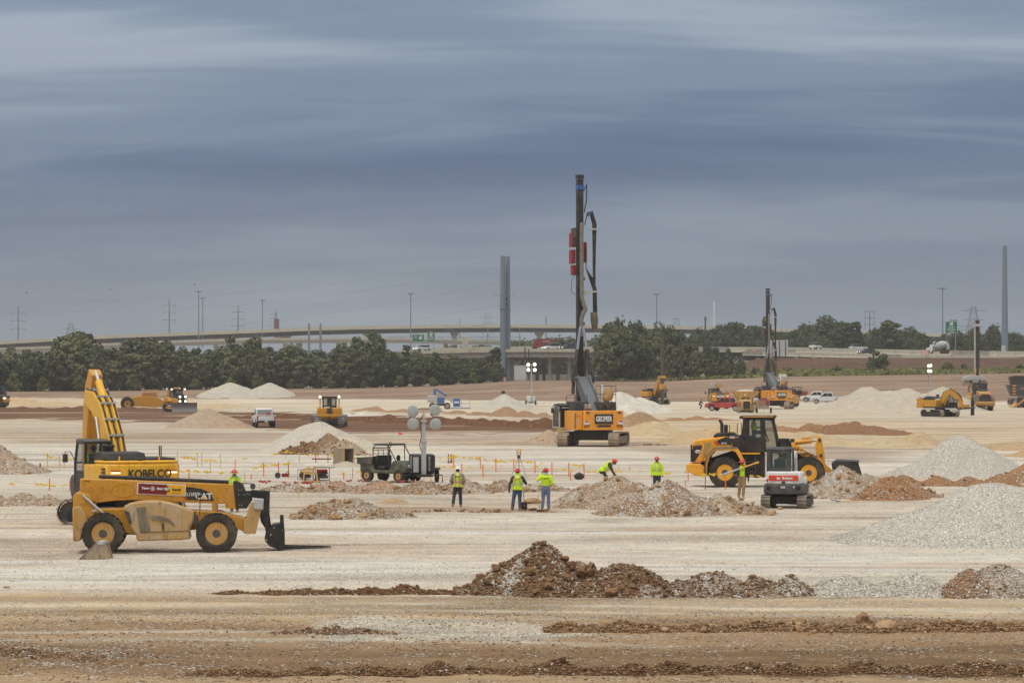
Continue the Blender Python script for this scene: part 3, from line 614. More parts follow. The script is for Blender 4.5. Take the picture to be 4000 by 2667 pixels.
windrow('low rubble bank just left of the tracked excavator', [-30, 80, 190, 280], 1975, [1918, 1912, 1922, 1936], 1.4, (184, 156, 128), .2, 139, cell=.1, namp=.16, clods=80, clod_size=(.04, .16), clod_mat=M_TAN, crumbs=900, crumb_mat=M_MIX, name='rubble_bank', cat='rubble bank')
heap('gravel_heap', 'grey conical gravel heap near the blue boom lift', 'gravel heap', [(1968, 1596, 112, 1532, 6.5, (186, 178, 162), .3)], mat=M_GRAVEL, cell=.3, namp=.14, nscale=.6, seed=149, power=1.08)
heap('gravel_heap', 'white gravel heap directly behind the near piling rig', 'gravel heap', [(2420, 1616, 170, 1524, 7, (208, 200, 184), .35), (2500, 1612, 130, 1545, 7, (208, 200, 184), .35)], mat=M_GRAVEL, cell=.3, namp=.14, nscale=.6, seed=151, power=1.02)
heap('dirt_heap', 'brown dirt heap at the right hand of the near piling rig', 'dirt heap', [(2500, 1662, 110, 1601, 4.5, (168, 134, 100), .05), (2440, 1668, 70, 1630, 3, (176, 142, 106), .05)], cell=.2, namp=.2, seed=157)
heap('dirt_heap', 'small tan heap left of the near piling rig tracks', 'dirt heap', [(2140, 1732, 90, 1672, 3.2, (190, 160, 130), .12)], cell=.15, namp=.16, seed=163, clods=40, clod_size=(.05, .15), clod_mat=M_TAN)
heap('dirt_heap', 'far brown spoil ridges in a row below the grey cone', 'spoil heap', [(1690, 1612, 60, 1594, 4, (178, 146, 112), 0), (1780, 1618, 60, 1597, 4, (170, 136, 102), 0), (1870, 1622, 60, 1602, 4, (166, 130, 96), 0), (1975, 1628, 70, 1586, 5, (172, 138, 104), 0), (2050, 1630, 70, 1596, 5, (168, 132, 98), 0), (2130, 1632, 50, 1610, 4, (172, 140, 108), 0)], cell=.25, namp=.6, nscale=.8, seed=167)
heap('dirt_heap', 'far tan spoil ridge left of the lamps of the light tower', 'spoil heap', [(1440, 1608, 70, 1590, 5, (176, 142, 106), 0), (1560, 1610, 90, 1592, 5, (172, 136, 100), 0), (1640, 1612, 70, 1596, 4, (176, 142, 108), 0)], cell=.25, namp=.55, nscale=.8, seed=169)
heap('gravel_heap', 'low white gravel streak right of the bulldozer', 'gravel heap', [(1420, 1624, 75, 1602, 4, (210, 200, 182), .3), (1360, 1626, 40, 1612, 3, (210, 200, 182), .3)], mat=M_GRAVEL, cell=.25, namp=.2, nscale=.8, seed=173)
heap('dirt_bank', 'dark brown ragged bank behind the bulldozer and white pickup', 'dirt bank', [(1000 + i * 45 + 26 * math.sin(i * 5.3), 1630 + i * 1.6, 110 + 50 * math.sin(i * 2.1), 1611 + i * .8 + 6 * math.sin(i * 12.7), 2.0 + .6 * math.sin(i * 3), (116, 80, 54), 0) for i in range(26)], cell=.2, namp=.45, nscale=1.0, seed=179)
heap('dirt_bank', 'dark brown bank far left below the scraper', 'dirt bank', [(-40 + i * 60, 1604 + (i % 2) * 2, 120, 1588 + 3 * math.sin(i * 1.9), 3.4, (118, 82, 56), 0) for i in range(12)], cell=.25, namp=.3, nscale=.8, seed=181)
heap('sand_bank', 'smooth tan sand bank on the far left', 'sand bank', [(70, 1580, 110, 1548, 8, (206, 178, 138), 0), (210, 1585, 140, 1566, 8, (206, 180, 142), 0), (360, 1588, 110, 1572, 8, (208, 184, 148), 0)], cell=.4, namp=.2, nscale=.4, seed=191)
heap('sand_bank', 'tan sand bank between the scraper and the white pickup', 'sand bank', [(860, 1600, 130, 1572, 7, (206, 184, 148), 0), (960, 1606, 110, 1580, 7, (200, 186, 162), .1)], cell=.35, namp=.2, nscale=.4, seed=193)
heap('dirt_bank', 'brown rilled earth bank behind the wheel loader on the right', 'dirt bank', [(3180, 1692, 120, 1648, 6, (164, 124, 88), 0), (3300, 1698, 160, 1640, 6, (152, 112, 80), 0), (3420, 1700, 150, 1650, 6, (150, 112, 80), 0), (3060, 1686, 90, 1655, 5, (172, 136, 100), 0)], cell=.22, namp=.5, nscale=.9, seed=197, ridge=.5)
heap('sand_bank', 'long smooth tan sand bank behind the wheel loader cab', 'sand bank', [(2820, 1735, 260, 1655, 9, (206, 178, 136), 0), (3100, 1742, 320, 1680, 9, (204, 180, 142), 0), (2560, 1705, 180, 1648, 9, (206, 182, 142), 0)], cell=.25, namp=.4, nscale=.5, seed=199, power=1.25)
heap('sand_bank', 'tan sand cone before the pointed gravel heap', 'sand bank', [(3585, 1742, 120, 1680, 4.5, (202, 174, 136), .03), (3450, 1750, 160, 1705, 5, (206, 184, 148), 0)], cell=.2, namp=.16, nscale=.6, seed=211)
heap('sand_bank', 'low tan bank rising at the right edge behind the pointed gravel', 'sand bank', [(3960, 1760, 190, 1722, 5, (196, 168, 130), 0), (4100, 1790, 200, 1735, 5, (196, 166, 126), 0)], cell=.25, namp=.2, nscale=.5, seed=213)
windrow('row of small brown ridges left of the wheel loader', [2640, 2720, 2800], 1642, [1626, 1622, 1628], 3, (172, 132, 94), 0, 217, cell=.2, namp=.2, name='dirt_bank', cat='dirt bank')
heap('rubble_bank', 'long reddish rubble bank with red ribbons behind the standing workers', 'rubble bank',
     [(1130, 1922, 130, 1880, 1.3, RUB, .2), (1300, 1925, 170, 1876, 1.4, (176, 142, 110), .18), (1480, 1928, 150, 1864, 1.5, (182, 142, 108), .15), (1640, 1930, 150, 1872, 1.4, RUB, .25), (1800, 1930, 140, 1866, 1.4, RUB, .25), (1960, 1922, 150, 1866, 1.3, (184, 152, 122), .2), (2120, 1918, 130, 1870, 1.2, (184, 152, 122), .2)],
     cell=.1, namp=.16, nscale=2, clods=220, clod_size=(.04, .18), clod_mat=M_TAN, crumbs=2500, crumb_mat=M_MIX, stuffmore=2500, seed=223, patch=RP)
heap('sand_heap', 'small smooth tan sand heap right of the pale rocky rubble', 'sand heap', [(1530, 1966, 75, 1938, 1.2, (188, 156, 116), .05)], cell=.1, namp=.06, seed=227)
heap('gravel_heap', 'small grey stone mound beside the plywood box', 'gravel heap', [(1135, 1816, 70, 1788, 1.4, (190, 180, 164), .4), (1030, 1812, 55, 1794, 1.2, (190, 180, 164), .4)], mat=M_GRAVEL, cell=.12, namp=.12, seed=229)
heap('sand_heap', 'pale sand spill under the plywood box', 'sand heap', [(1350, 1822, 75, 1800, 1.3, (196, 180, 156), .2)], cell=.12, namp=.1, seed=233)
windrow('tiny clod row right of the near piling rig', [2490, 2530, 2570], 1742, [1734, 1730, 1735], .8, (140, 108, 78), 0, 239, cell=.12, namp=.1, clods=25, clod_size=(.06, .16))
windrow('shallow dug brown line with clods before the standing workers', [1660, 1740, 1820, 1900, 1980, 2060, 2140], 2000, 1990, .5, (150, 118, 86), .1, 241, cell=.08, namp=.08, clods=45, clod_size=(.04, .2), clod_mat=M_CLOD)

# loose stones over the near ground
def ground_scatter():
 rng = np.random.default_rng(5)
 def zone(n, u0, u1, v0, v1, s0, s1, mat, name, label, seed):
  u = rng.uniform(u0, u1, n); v = rng.uniform(v0, v1, n)
  d = CAMH * FP / (v - HZ); x = (u - 2000) / FP * d
  keep = fbm(x * .4, d * .6, 4, seed) > .46
  x, d = x[keep], d[keep]; s = s0 + (s1 - s0) * rng.random(len(x)) ** 3
  o = scatter_mesh(name, np.stack([x, d, terrain(x, d) + relief(x, d) + s * .05], -1), s, mat, None, seed); tag(o, label, 'stones', kind='stuff')
 zone(26000, -60, 4060, 2040, 2420, .012, .05, M_WSTONE, 'loose_white_stones', 'loose white crushed stone scattered over the near ground', 3)
 zone(15000, 1300, 2340, 2418, 2500, .012, .04, M_WSTONE, 'white_stone_patch', 'white crushed stone patch across the foreground track', 4)
 zone(16000, -60, 4060, 2395, 2680, .010, .05, M_BSTONE, 'loose_brown_crumbs', 'loose brown soil crumbs over the foreground track', 6)
 zone(12000, -60, 4060, 1850, 2050, .015, .06, M_WSTONE, 'far_white_stones', 'loose pale stones around the workers', 8)
ground_scatter()
def boulder(label, px, py, s, mat, k, sz=(1, .8, .75), rz=0, name='boulder'):
 p = G(px, py); o = link(name, rockmesh(k, mat)); o.location = (p.x, p.y, s * sz[2] * .55); o.scale = [s * q for q in sz]; o.rotation_euler = (0, 0, R(rz)); tag(o, label, 'boulder'); return o
boulder('large round tan boulder between the two red-helmeted workers', 2078, 1965, .33, M_TAN, 5, (.95, .7, .5), 20)
boulder('upright pointed tan rock standing proud of the foreground rock row', 3370, 2448, .22, M_TAN, 6, (.7, .7, 1.35), 10)
boulder('squat tan rock right of the upright pointed rock', 3460, 2462, .24, M_TAN, 5, (1.1, .9, .7), 50)
boulder('blunt tan rock in the rock row left of the upright one', 3120, 2452, .19, M_TAN, 4, (.9, .8, 1.05), 80)
boulder('flat brown rock leftmost of the three large ones in the rock row', 3050, 2446, .16, M_CLOD, 6, (1.2, .9, .8), 10)
boulder('pale yellow boulder at the foot of the broad rubble heap', 2808, 2010, .22, M_STONE, 5, (1, .8, 1.0), 30)
boulder('brown boulder by the mini excavator track', 2896, 1955, .11, M_TAN, 4, (1, .9, 1.0), 0)
boulder('pale flat slab on the rubble right of the mini excavator', 3190, 1938, .25, M_STONE, 6, (1.1, .6, .35), 10)
boulder('lone brown rock between the mini excavator tracks and camera', 3046, 1990, .10, M_TAN, 5, (1, .9, .8), 0)
boulder('lone brown rock on the pale ground at far left', 25, 2298, .07, M_TAN, 4, (1.2, .9, .8), 0)
# ================================================================== trees
def leafm(name, lo, hi):
 m, t, b = newmat(name); geo = N(t, 'ShaderNodeNewGeometry'); oi = N(t, 'ShaderNodeObjectInfo')
 f = mth(t, 'ADD', mth(t, 'MULTIPLY', geo.outputs['Random Per Island'], .6), mth(t, 'MULTIPLY', oi.outputs['Random'], .4))
 r = ramp(t, f, [(0, lin(*lo)), (1, lin(*hi))], 'LINEAR'); t.links.new(r.outputs[0], b.inputs['Base Color'])
 b.inputs['Roughness'].default_value = .8; b.inputs['Specular IOR Level'].default_value = .15; MATS[name] = m; return m
M_LEAF = leafm('leaf_olive', (60, 66, 42), (120, 120, 84))
M_LEAF2 = leafm('leaf_dark', (52, 62, 42), (96, 102, 68))
M_LEAF3 = leafm('leaf_light', (74, 84, 44), (124, 128, 74))
M_BARK = paint('bark', (84, 76, 66), .9, dust=.1)
def quads(name, C, Nrm, S, mat, rng):
 """leaf-clump faces: centre, normal, size"""
 n = len(C); Nrm = Nrm / (np.linalg.norm(Nrm, axis=1, keepdims=True) + 1e-9)
 a = rng.normal(size=(n, 3)); U = np.cross(Nrm, a); U /= np.linalg.norm(U, axis=1, keepdims=True) + 1e-9; V = np.cross(Nrm, U)
 s = S[:, None]; k = rng.uniform(.55, 1.0, (n, 1))
 v = np.stack([C - U * s, C - V * s * k, C + U * s * rng.uniform(.7, 1.2, (n, 1)), C + V * s * k], 1).reshape(-1, 3)
 f = np.arange(n * 4).reshape(-1, 4)
 me = bpy.data.meshes.new(name); me.vertices.add(len(v)); me.vertices.foreach_set('co', v.astype(np.float32).ravel())
 me.loops.add(f.size); me.loops.foreach_set('vertex_index', f.astype(np.int32).ravel())
 me.polygons.add(n); me.polygons.foreach_set('loop_start', (np.arange(n) * 4).astype(np.int32)); me.update(calc_edges=True)
 me.materials.append(mat); return me
def tree_proto(seed, h, w, low, mat, leaves=2300, ls=(.22, .46), clumps=30, trunk_r=.16, open_=.9):
 """crown fills from low*h to h, width w"""
 rng = np.random.default_rng(seed); z0 = low * h; zc = (h + z0) / 2; hz = (h - z0) / 2
 cc = [];
 while len(cc) < clumps:
  p = rng.uniform(-1, 1, 3);
  if np.linalg.norm(p) < 1:
   zt = p[2]; env = 1.0 - .5 * max(0, zt) ** 1.4 - .1 * max(0, -zt)
   cc.append((p[0] * w / 2 * env * open_, p[1] * w / 2 * env * open_, zc + zt * hz * .92 + rng.normal() * .25))
 cc = np.array(cc); rad = rng.uniform(.55, 1.15, clumps) * w / 6.5
 idx = rng.integers(0, clumps, leaves); d = rng.normal(size=(leaves, 3)); d /= np.linalg.norm(d, axis=1, keepdims=True)
 rr = rad[idx] * rng.uniform(.55, 1.15, leaves); C = cc[idx] + d * rr[:, None] * np.array([1.1, 1.1, .85])
 nr = d + rng.normal(size=(leaves, 3)) * .55 + np.array([0, 0, .35])
 crown = quads('crown', C, nr, rng.uniform(ls[0], ls[1], leaves), mat, rng)
 mb = MB(); top = zc + hz * .4
 mb.tube([(0, 0, -.6), (rng.normal() * .1, rng.normal() * .1, top * .4), (rng.normal() * .3, rng.normal() * .3, top)], [trunk_r * 1.25, trunk_r, trunk_r * .3], 7)
 for q in range(7):
  c = cc[rng.integers(0, clumps)]; zb = max(.1 * h, c[2] * rng.uniform(.35, .65))
  mb.tube([(0, 0, zb), (c[0] * .5, c[1] * .5, (zb + c[2]) / 2 + .2), tuple(c)], [trunk_r * .55, trunk_r * .35, trunk_r * .12], 5)
 return crown, mb.mesh('trunk', M_BARK, 40)
PROTO = {}
def proto(key, *a, **k):
 PROTO[key] = tree_proto(*a, **k)
for i in range(6): proto('wood%d' % i, 300 + i, 10, 5.6 + (i % 3) * .9, -.02, [M_LEAF, M_LEAF, M_LEAF2][i % 3], leaves=3300, clumps=46, ls=(.2, .42))
for i in range(4): proto('oak%d' % i, 340 + i, 10, 9.5, .04, M_LEAF2, leaves=3400, clumps=40, trunk_r=.22)
for i in range(2): proto('thin%d' % i, 360 + i, 10, 5.0, .34, M_LEAF2, leaves=1300, clumps=18, trunk_r=.14)
for i in range(3): proto('shrub%d' % i, 380 + i, 10, 9.5, .0, M_LEAF3, leaves=2600, clumps=36, ls=(.25, .5), trunk_r=.2)
def tree(key, px, d, top_py, label, group=None, ws=1.0, name='tree', cat='tree', base=None, rot=None):
 crown, trunk = PROTO[key]; x = (px - 2000) / FP * d; z = gz(x, d) if base is None else base
 h = CAMH - (top_py - HZ) / FP * d - z; s = h / 10.0
 r = thing(name, label, cat, (x, d, z - .1), random.uniform(0, 360) if rot is None else rot, group)
 r.scale = (s * ws, s * ws, s)
 link('crown', crown, r); link('trunk', trunk, r); return r
def near(px, lst): return next(t for u, t in lst if px <= u)
LSEG = [(120, 'below the far left power pole'), (330, 'left of the raised excavator boom'), (560, 'right of the raised excavator boom'), (800, 'above the lit bulldozer'), (1000, 'behind the left far gravel heap'), (1180, 'behind the smaller far gravel heap'), (1350, 'above the bulldozer seen from behind'), (1560, 'below the flyover left of the road signs'), (1720, 'below the green road signs'), (9999, 'left of the twin steel pole')]
MSEG = [(2480, 'nearest the piling rig mast'), (2620, 'behind the far drill excavator'), (2790, 'below the white pylon'), (9999, 'at its low right end')]
FSEG = [(2900, 'behind the white pylon'), (3080, 'behind the second rig mast'), (3340, 'above the two white cars'), (3520, 'behind the dark utility pole'), (3660, 'left of the concrete mixer'), (3860, 'behind the large green sign'), (9999, 'around the thick right pole')]
def sil(pts, x): return float(np.interp(x, [p[0] for p in pts], [p[1] for p in pts]))
LEFT = [(-300, 1345), (0, 1340), (120, 1352), (220, 1328), (300, 1300), (340, 1296), (375, 1345), (470, 1345), (590, 1312), (640, 1310), (680, 1345), (820, 1350), (940, 1310), (990, 1325), (1100, 1348), (1300, 1366), (1400, 1322), (1480, 1300), (1530, 1350), (1600, 1356), (1700, 1372), (1740, 1365), (1800, 1385), (1870, 1375), (1930, 1400), (1960, 1420)]
wl = 'dark olive tree in the dense wood along the left side'
for row, (d0, n) in enumerate(((609, 40), (618, 40), (630, 38))):
 for i in range(n):
  px = -330 + (1950 + 330) * (i + .5 + random.uniform(-.3, .3)) / n + row * 9
  top = sil(LEFT, px) + (20 - 9 * row) * random.random() + (20 if row == 0 else 5 if row == 1 else -4)
  if px > 1700: top += 10
  tree('wood%d' % random.randrange(6), px, d0 + random.uniform(-4, 4), top, 'dark olive tree in the left wood ' + near(px, LSEG), 'left woods ' + near(px, LSEG), ws=random.uniform(1.0, 1.4))
for k, (px, top) in enumerate([(55, 1452), (165, 1470), (310, 1462), (520, 1455), (760, 1475), (900, 1470), (1010, 1462), (1140, 1478), (1290, 1470), (1420, 1480), (1560, 1462), (1690, 1470), (1850, 1450)]):
 tree('shrub%d' % (k % 3), px, 603, top, 'leafy bush edging the left wood ' + near(px, LSEG), 'understorey bushes', ws=.9, name='bush', cat='bush')
tree('thin0', 318, 625, 1290, 'taller loose-crowned tree rising above the left wood', ws=1.1)
tree('oak0', 1465, 622, 1296, 'rounded taller tree below the road signs in the left wood', ws=.55)
tree('thin1', 1935, 640, 1346, 'thin crooked tree leaning beside the double steel pole', ws=1.0)
MID = [(2330, 1315), (2370, 1255), (2400, 1245), (2440, 1222), (2470, 1248), (2500, 1250), (2540, 1268), (2570, 1256), (2620, 1275), (2680, 1290), (2740, 1330), (2800, 1348), (2880, 1372), (2930, 1395), (2985, 1450)]
ml = 'dark tree of the grove right of the near piling rig'
for row, (d0, n) in enumerate(((596, 13), (612, 14), (634, 13))):
 for i in range(n):
  px = 2350 + (2970 - 2350) * (i + .5 + random.uniform(-.3, .3)) / n
  tree(('wood%d' % random.randrange(6)) if row < 2 else 'oak%d' % random.randrange(4), px, d0 + random.uniform(-3, 3), sil(MID, px) + (45 if row == 0 else 12 if row == 1 else -4) + random.uniform(0, 22), 'dark tree of the grove right of the rig, ' + near(px, MSEG), 'grove ' + near(px, MSEG), ws=random.uniform(.8, 1.05) * (1 if row < 2 else .6))
FAR = [(2700, 1290), (2760, 1266), (2800, 1252), (2900, 1258), (2960, 1272), (3050, 1288), (3110, 1262), (3180, 1245), (3220, 1234), (3280, 1248), (3330, 1252), (3360, 1290), (3420, 1272), (3470, 1262), (3500, 1284), (3530, 1268), (3580, 1268), (3610, 1300), (3660, 1300), (3700, 1290), (3790, 1292), (3830, 1252), (3900, 1258), (3950, 1290), (4000, 1280), (4400, 1280)]
fl = 'dark oak standing in the belt beyond the right highway'
for row, (d0, n) in enumerate(((742, 24), (765, 26), (800, 24))):
 for i in range(n):
  px = 2700 + (4330 - 2700) * (i + .5 + random.uniform(-.3, .3)) / n
  tree('oak%d' % random.randrange(4), px, d0 + random.uniform(-5, 5), sil(FAR, px) + (40 if row == 0 else 10 if row == 1 else -2) + random.uniform(0, 16), 'dark oak beyond the highway ' + near(px, FSEG), 'oak belt ' + near(px, FSEG), ws=random.uniform(.75, 1.1), base=8.0)
tree('thin1', 3478, 735, 1240, 'tall open-crowned tree with forked trunk beyond the highway', ws=1.5, base=8.0)
tree('thin0', 3335, 738, 1252, 'feathery half-bare tree at the end of the oak clump', ws=1.4, base=8.0)
for k, px in enumerate(range(2020, 2380, 34)):
 tree('oak%d' % (k % 4), px + random.uniform(-8, 8), 980, 1328 + random.uniform(-8, 14) - (14 if px > 2200 else 0), 'low distant tree seen over the overpass deck', 'distant trees over the overpass', ws=1.5, base=2.0)
for k, px in enumerate((1880, 1780)):
 tree('oak%d' % k, px, 900, 1345 + 6 * k, 'small distant tree by the cream pier stub', 'distant trees by the pier', ws=1.6, base=2.0)
tree('shrub0', 3430, 628, 1366, 'round green bush tree behind the dark utility pole', ws=1.15, name='bush', cat='bush')
tree('shrub1', 3395, 622, 1420, 'low bush at the foot of the round bush tree', ws=1.2, name='bush', cat='bush')
tree('shrub2', 3270, 622, 1426, 'low dark bush left of the round bush tree', ws=1.6, name='bush', cat='bush')
tree('shrub1', 3705, 630, 1412, 'ragged low bush right of the pale light tower', ws=1.5, name='bush', cat='bush')
tree('shrub0', 3765, 631, 1416, 'second ragged bush beside the drill mast', ws=1.2, name='bush', cat='bush')
tree('shrub2', 3985, 632, 1420, 'dark low bush at the right edge of the bank', ws=1.7, name='bush', cat='bush')
tree('shrub0', 3085, 624, 1432, 'small bush on the grass right of the second rig mast', ws=1.2, name='bush', cat='bush')
def grass():
 rng = np.random.default_rng(9); n = 26000
 px = np.concatenate([rng.uniform(2320, 2950, 6000), rng.uniform(2800, 4300, n - 6000)]); d = np.concatenate([rng.uniform(592, 602, 6000), rng.uniform(599, 636, n - 6000)]); x = (px - 2000) / FP * d
 z = terrain(x, d); h = rng.uniform(.2, .75, n) * (0.5 + fbm(x * .15, d * .3, 3, 4)); C = np.stack([x, d, z + h * .45], -1)
 nr = rng.normal(size=(n, 3)) * np.array([.7, 1, .5]) + np.array([0, -.6, .5]); me = quads('wild_grass', C, nr, h * .6, leafm('grass_blades', (88, 94, 50), (132, 128, 78)), rng)
 tag(link('wild_grass', me), 'strip of wild green grass between red slope and bank', 'grass', kind='stuff')
grass()
# black silt fence at the slope edge
def silt(label, pts):
 r = thing('silt_fence', label, 'silt fence', P(*pts[0])); o = Vector(r.location); mb = MB(); st = MB()
 for (a, b) in zip(pts[:-1], pts[1:]):
  A, B = P(*a) - o, P(*b) - o
  mb.add([A + Vector((0, 0, -.5)), B + Vector((0, 0, -.5)), B + Vector((0, 0, .45)), A + Vector((0, 0, .45)), A + Vector((0, .03, -.5)), B + Vector((0, .03, -.5)), B + Vector((0, .03, .45)), A + Vector((0, .03, .45))], [(0, 1, 2, 3), (7, 6, 5, 4), (3, 2, 6, 7)])
  st.cyl(A + Vector((0, .1, -.6)), A + Vector((0, .1, .6)), .03, n=6)
 mb.build('fabric', M_BLACK, r); st.build('stakes', M_BARK, r)['kind'] = 'stuff'
M_BLACK = paint('black_plastic', (34, 35, 36), .6, dust=.15)
silt('black silt fence sagging along the grass edge behind the near rig', [(2320, 1478, 592), (2370, 1482, 592), (2420, 1490, 593), (2480, 1494, 593), (2560, 1497, 593), (2640, 1498, 593)])
silt('short black silt fence in the grass right of the second rig', [(3100, 1472, 601), (3130, 1470, 601), (3165, 1473, 601)])
silt('short black silt fence in the grass left of the second rig', [(2870, 1486, 599), (2910, 1482, 599), (2950, 1478, 599)])

# ================================================================== bridges and roads
M_CONC = paint('pale_concrete', (190, 184, 165), .9, dust=.15, scale=.3)
M_CONCD = paint('grey_concrete', (150, 146, 136), .9, dust=.2, scale=.3)
M_STEEL = paint('dark_girder', (44, 40, 46), .7, dust=.05, scale=.3)
M_ASPH = paint('asphalt', (120, 118, 114), .95, dust=.2, scale=.3)
def deck(name, label, path, width, layers, cat, piers=(), pier_mat=None):
 """path: (px, py of parapet top, depth). layers: (part name, z top below parapet, z bottom, overhang y, material)"""
 r = thing(name, label, cat, P(*path[0])); o = Vector(r.location)
 pts = [P(*p) - o for p in path]
 for (nm, zt, zb, y0, y1, m) in layers:
  mb = MB()
  for a, b in zip(pts[:-1], pts[1:]):
   vs = []
   for p in (a, b):
    for y, z in ((y0, zb), (y1, zb), (y1, zt), (y0, zt)): vs.append((p.x, p.y + y, p.z + z))
   mb.add(vs, [(0, 4, 5, 1), (1, 5, 6, 2), (2, 6, 7, 3), (3, 7, 4, 0), (0, 1, 2, 3), (7, 6, 5, 4)])
  mb.build(nm, m, r)
 for (px, py0, py1, d, w, capw) in piers:
  t = P(px, py0, d) - o; b_ = P(px, py1, d) - o; mb = MB(); mb.box(((t.x, t.y + width / 2, (t.z + b_.z) / 2)), (w, 2.2, t.z - b_.z)); mb.build('pier', pier_mat or M_CONC, r, bevel=.1)
  if capw:
   mb = MB(); mb.prism([(t.x - capw / 2, t.z), (t.x + capw / 2, t.z), (t.x + capw / 2, t.z - .9), (t.x + w / 2, t.z - 2.4), (t.x - w / 2, t.z - 2.4), (t.x - capw / 2, t.z - .9)], t.y + width / 2 - 1.2, t.y + width / 2 + 1.2); mb.build('pier_cap', pier_mat or M_CONC, r)
 return r
FD = 1300
deck('flyover', 'long high flyover ramp rising across the background', [(-500, 1362, FD), (-200, 1345, FD), (20, 1331, FD), (170, 1322, FD), (340, 1312, FD), (600, 1302, FD), (980, 1288, FD), (1200, 1279, FD), (1425, 1273, FD), (1780, 1268, FD), (2000, 1267, FD), (2340, 1269, FD), (2670, 1273, FD), (3100, 1284, FD), (3400, 1292, FD), (4400, 1330, FD)], 12,
     [('parapet', 0, -1.25, -.25, .25, M_CONC), ('slab', -.95, -1.55, -.6, 12, M_CONC), ('girder', -1.56, -3.4, .5, 11.4, M_STEEL), ('far_parapet', 0.02, -1.2, 11.6, 12, M_CONC)], 'bridge',
     [(838, 1302, 1400, FD, 2.0, 5), (1110, 1306, 1400, FD, 2.0, 6), (1440, 1298, 1400, FD, 2.0, 6), (1774, 1294, 1400, FD, 2.2, 4), (2107, 1293, 1400, FD, 2.2, 4.5), (3080, 1308, 1400, FD, 2.0, 5), (420, 1334, 1420, FD, 2.0, 5)])
FD2 = 1120
deck('lower_ramp', 'lower concrete ramp passing under the high flyover', [(-300, 1372, FD2), (0, 1358, FD2), (180, 1352, FD2), (500, 1337, FD2), (700, 1330, FD2), (1000, 1321, FD2), (1390, 1318, FD2), (1650, 1320, FD2), (1800, 1325, FD2), (2150, 1329, FD2), (2420, 1331, FD2)], 11,
     [('parapet', 0, -.9, -.25, .2, M_CONC), ('girder', -.91, -2.0, -.1, 10.5, M_CONCD)], 'bridge',
     [(1165, 1338, 1420, FD2, 2.2, 0), (1320, 1336, 1420, FD2, 1.8, 0), (1000, 1340, 1420, FD2, 1.8, 0), (1345, 1337, 1420, FD2, 1.3, 0), (1372, 1338, 1420, FD2, 1.3, 0), (1740, 1342, 1420, FD2, 1.6, 0)])
mb = MB(); p0 = P(1818, 1312, 760); mb.box((0, 0, -2.6), (1.7, 2.0, 5.2)); r = thing('pier_stub', 'cream square concrete column rising above the overpass deck', 'column', p0); mb.build('column', M_CONC, r, bevel=.1)
OD = 690
r = deck('overpass', 'wide grey highway overpass carried on columns behind the near rig', [(1560, 1371, OD), (1700, 1368, OD), (1850, 1365, OD), (2060, 1362, OD), (2250, 1363, OD), (2480, 1366, OD), (2720, 1368, OD)], 34,
     [('parapet', 0, -.75, -.3, .15, M_CONC), ('fascia', -.76, -2.0, .1, 1.0, M_CONCD), ('road_deck', -.9, -1.7, 1.01, 34, M_ASPH), ('median_barrier', .75, -.89, 17, 17.5, M_CONC), ('far_parapet', .75, -.89, 33.6, 34, M_CONC)], 'bridge')
o_ = Vector(r.location)
for k, (px, pt, pb, d, w, m) in enumerate([(2000, 1394, 1490, 697, .85, M_CONC), (2098, 1394, 1490, 702, .8, M_CONCD), (2147, 1396, 1492, 694, .8, M_CONC), (2179, 1396, 1492, 706, .8, M_CONC), (2223, 1396, 1492, 694, .8, M_CONC), (2245, 1398, 1492, 708, .7, M_CONCD), (2125, 1398, 1492, 712, .7, M_CONCD), (1834, 1396, 1500, 694, .9, M_CONC), (1712, 1398, 1500, 696, .9, M_CONC), (2288, 1398, 1492, 696, .8, M_CONC), (2420, 1398, 1492, 696, .8, M_CONCD), (2040, 1400, 1492, 712, .7, M_CONCD)]):
 a = P(px, pt, d) - o_; b_ = P(px, pb, d) - o_; mb = MB(); mb.cyl(b_, a, w * .55, n=12); mb.build('column', m, r)
for (px0, px1, d) in ((1980, 2110, 699), (2120, 2260, 698), (1690, 1850, 698)):
 a = P(px0, 1397, d) - o_; b_ = P(px1, 1409, d) - o_; mb = MB(); mb.bb(a.x, b_.x, a.y - .7, a.y + 1.2, b_.z, a.z); mb.build('bent_cap', M_CONCD, r, bevel=.05)
a = P(1560, 1462, 735) - o_; b_ = P(2480, 1494, 735) - o_; mb = MB(); mb.bb(a.x, b_.x, 44, 46, b_.z, a.z); mb.build('abutment_wall', M_CONCD, r)
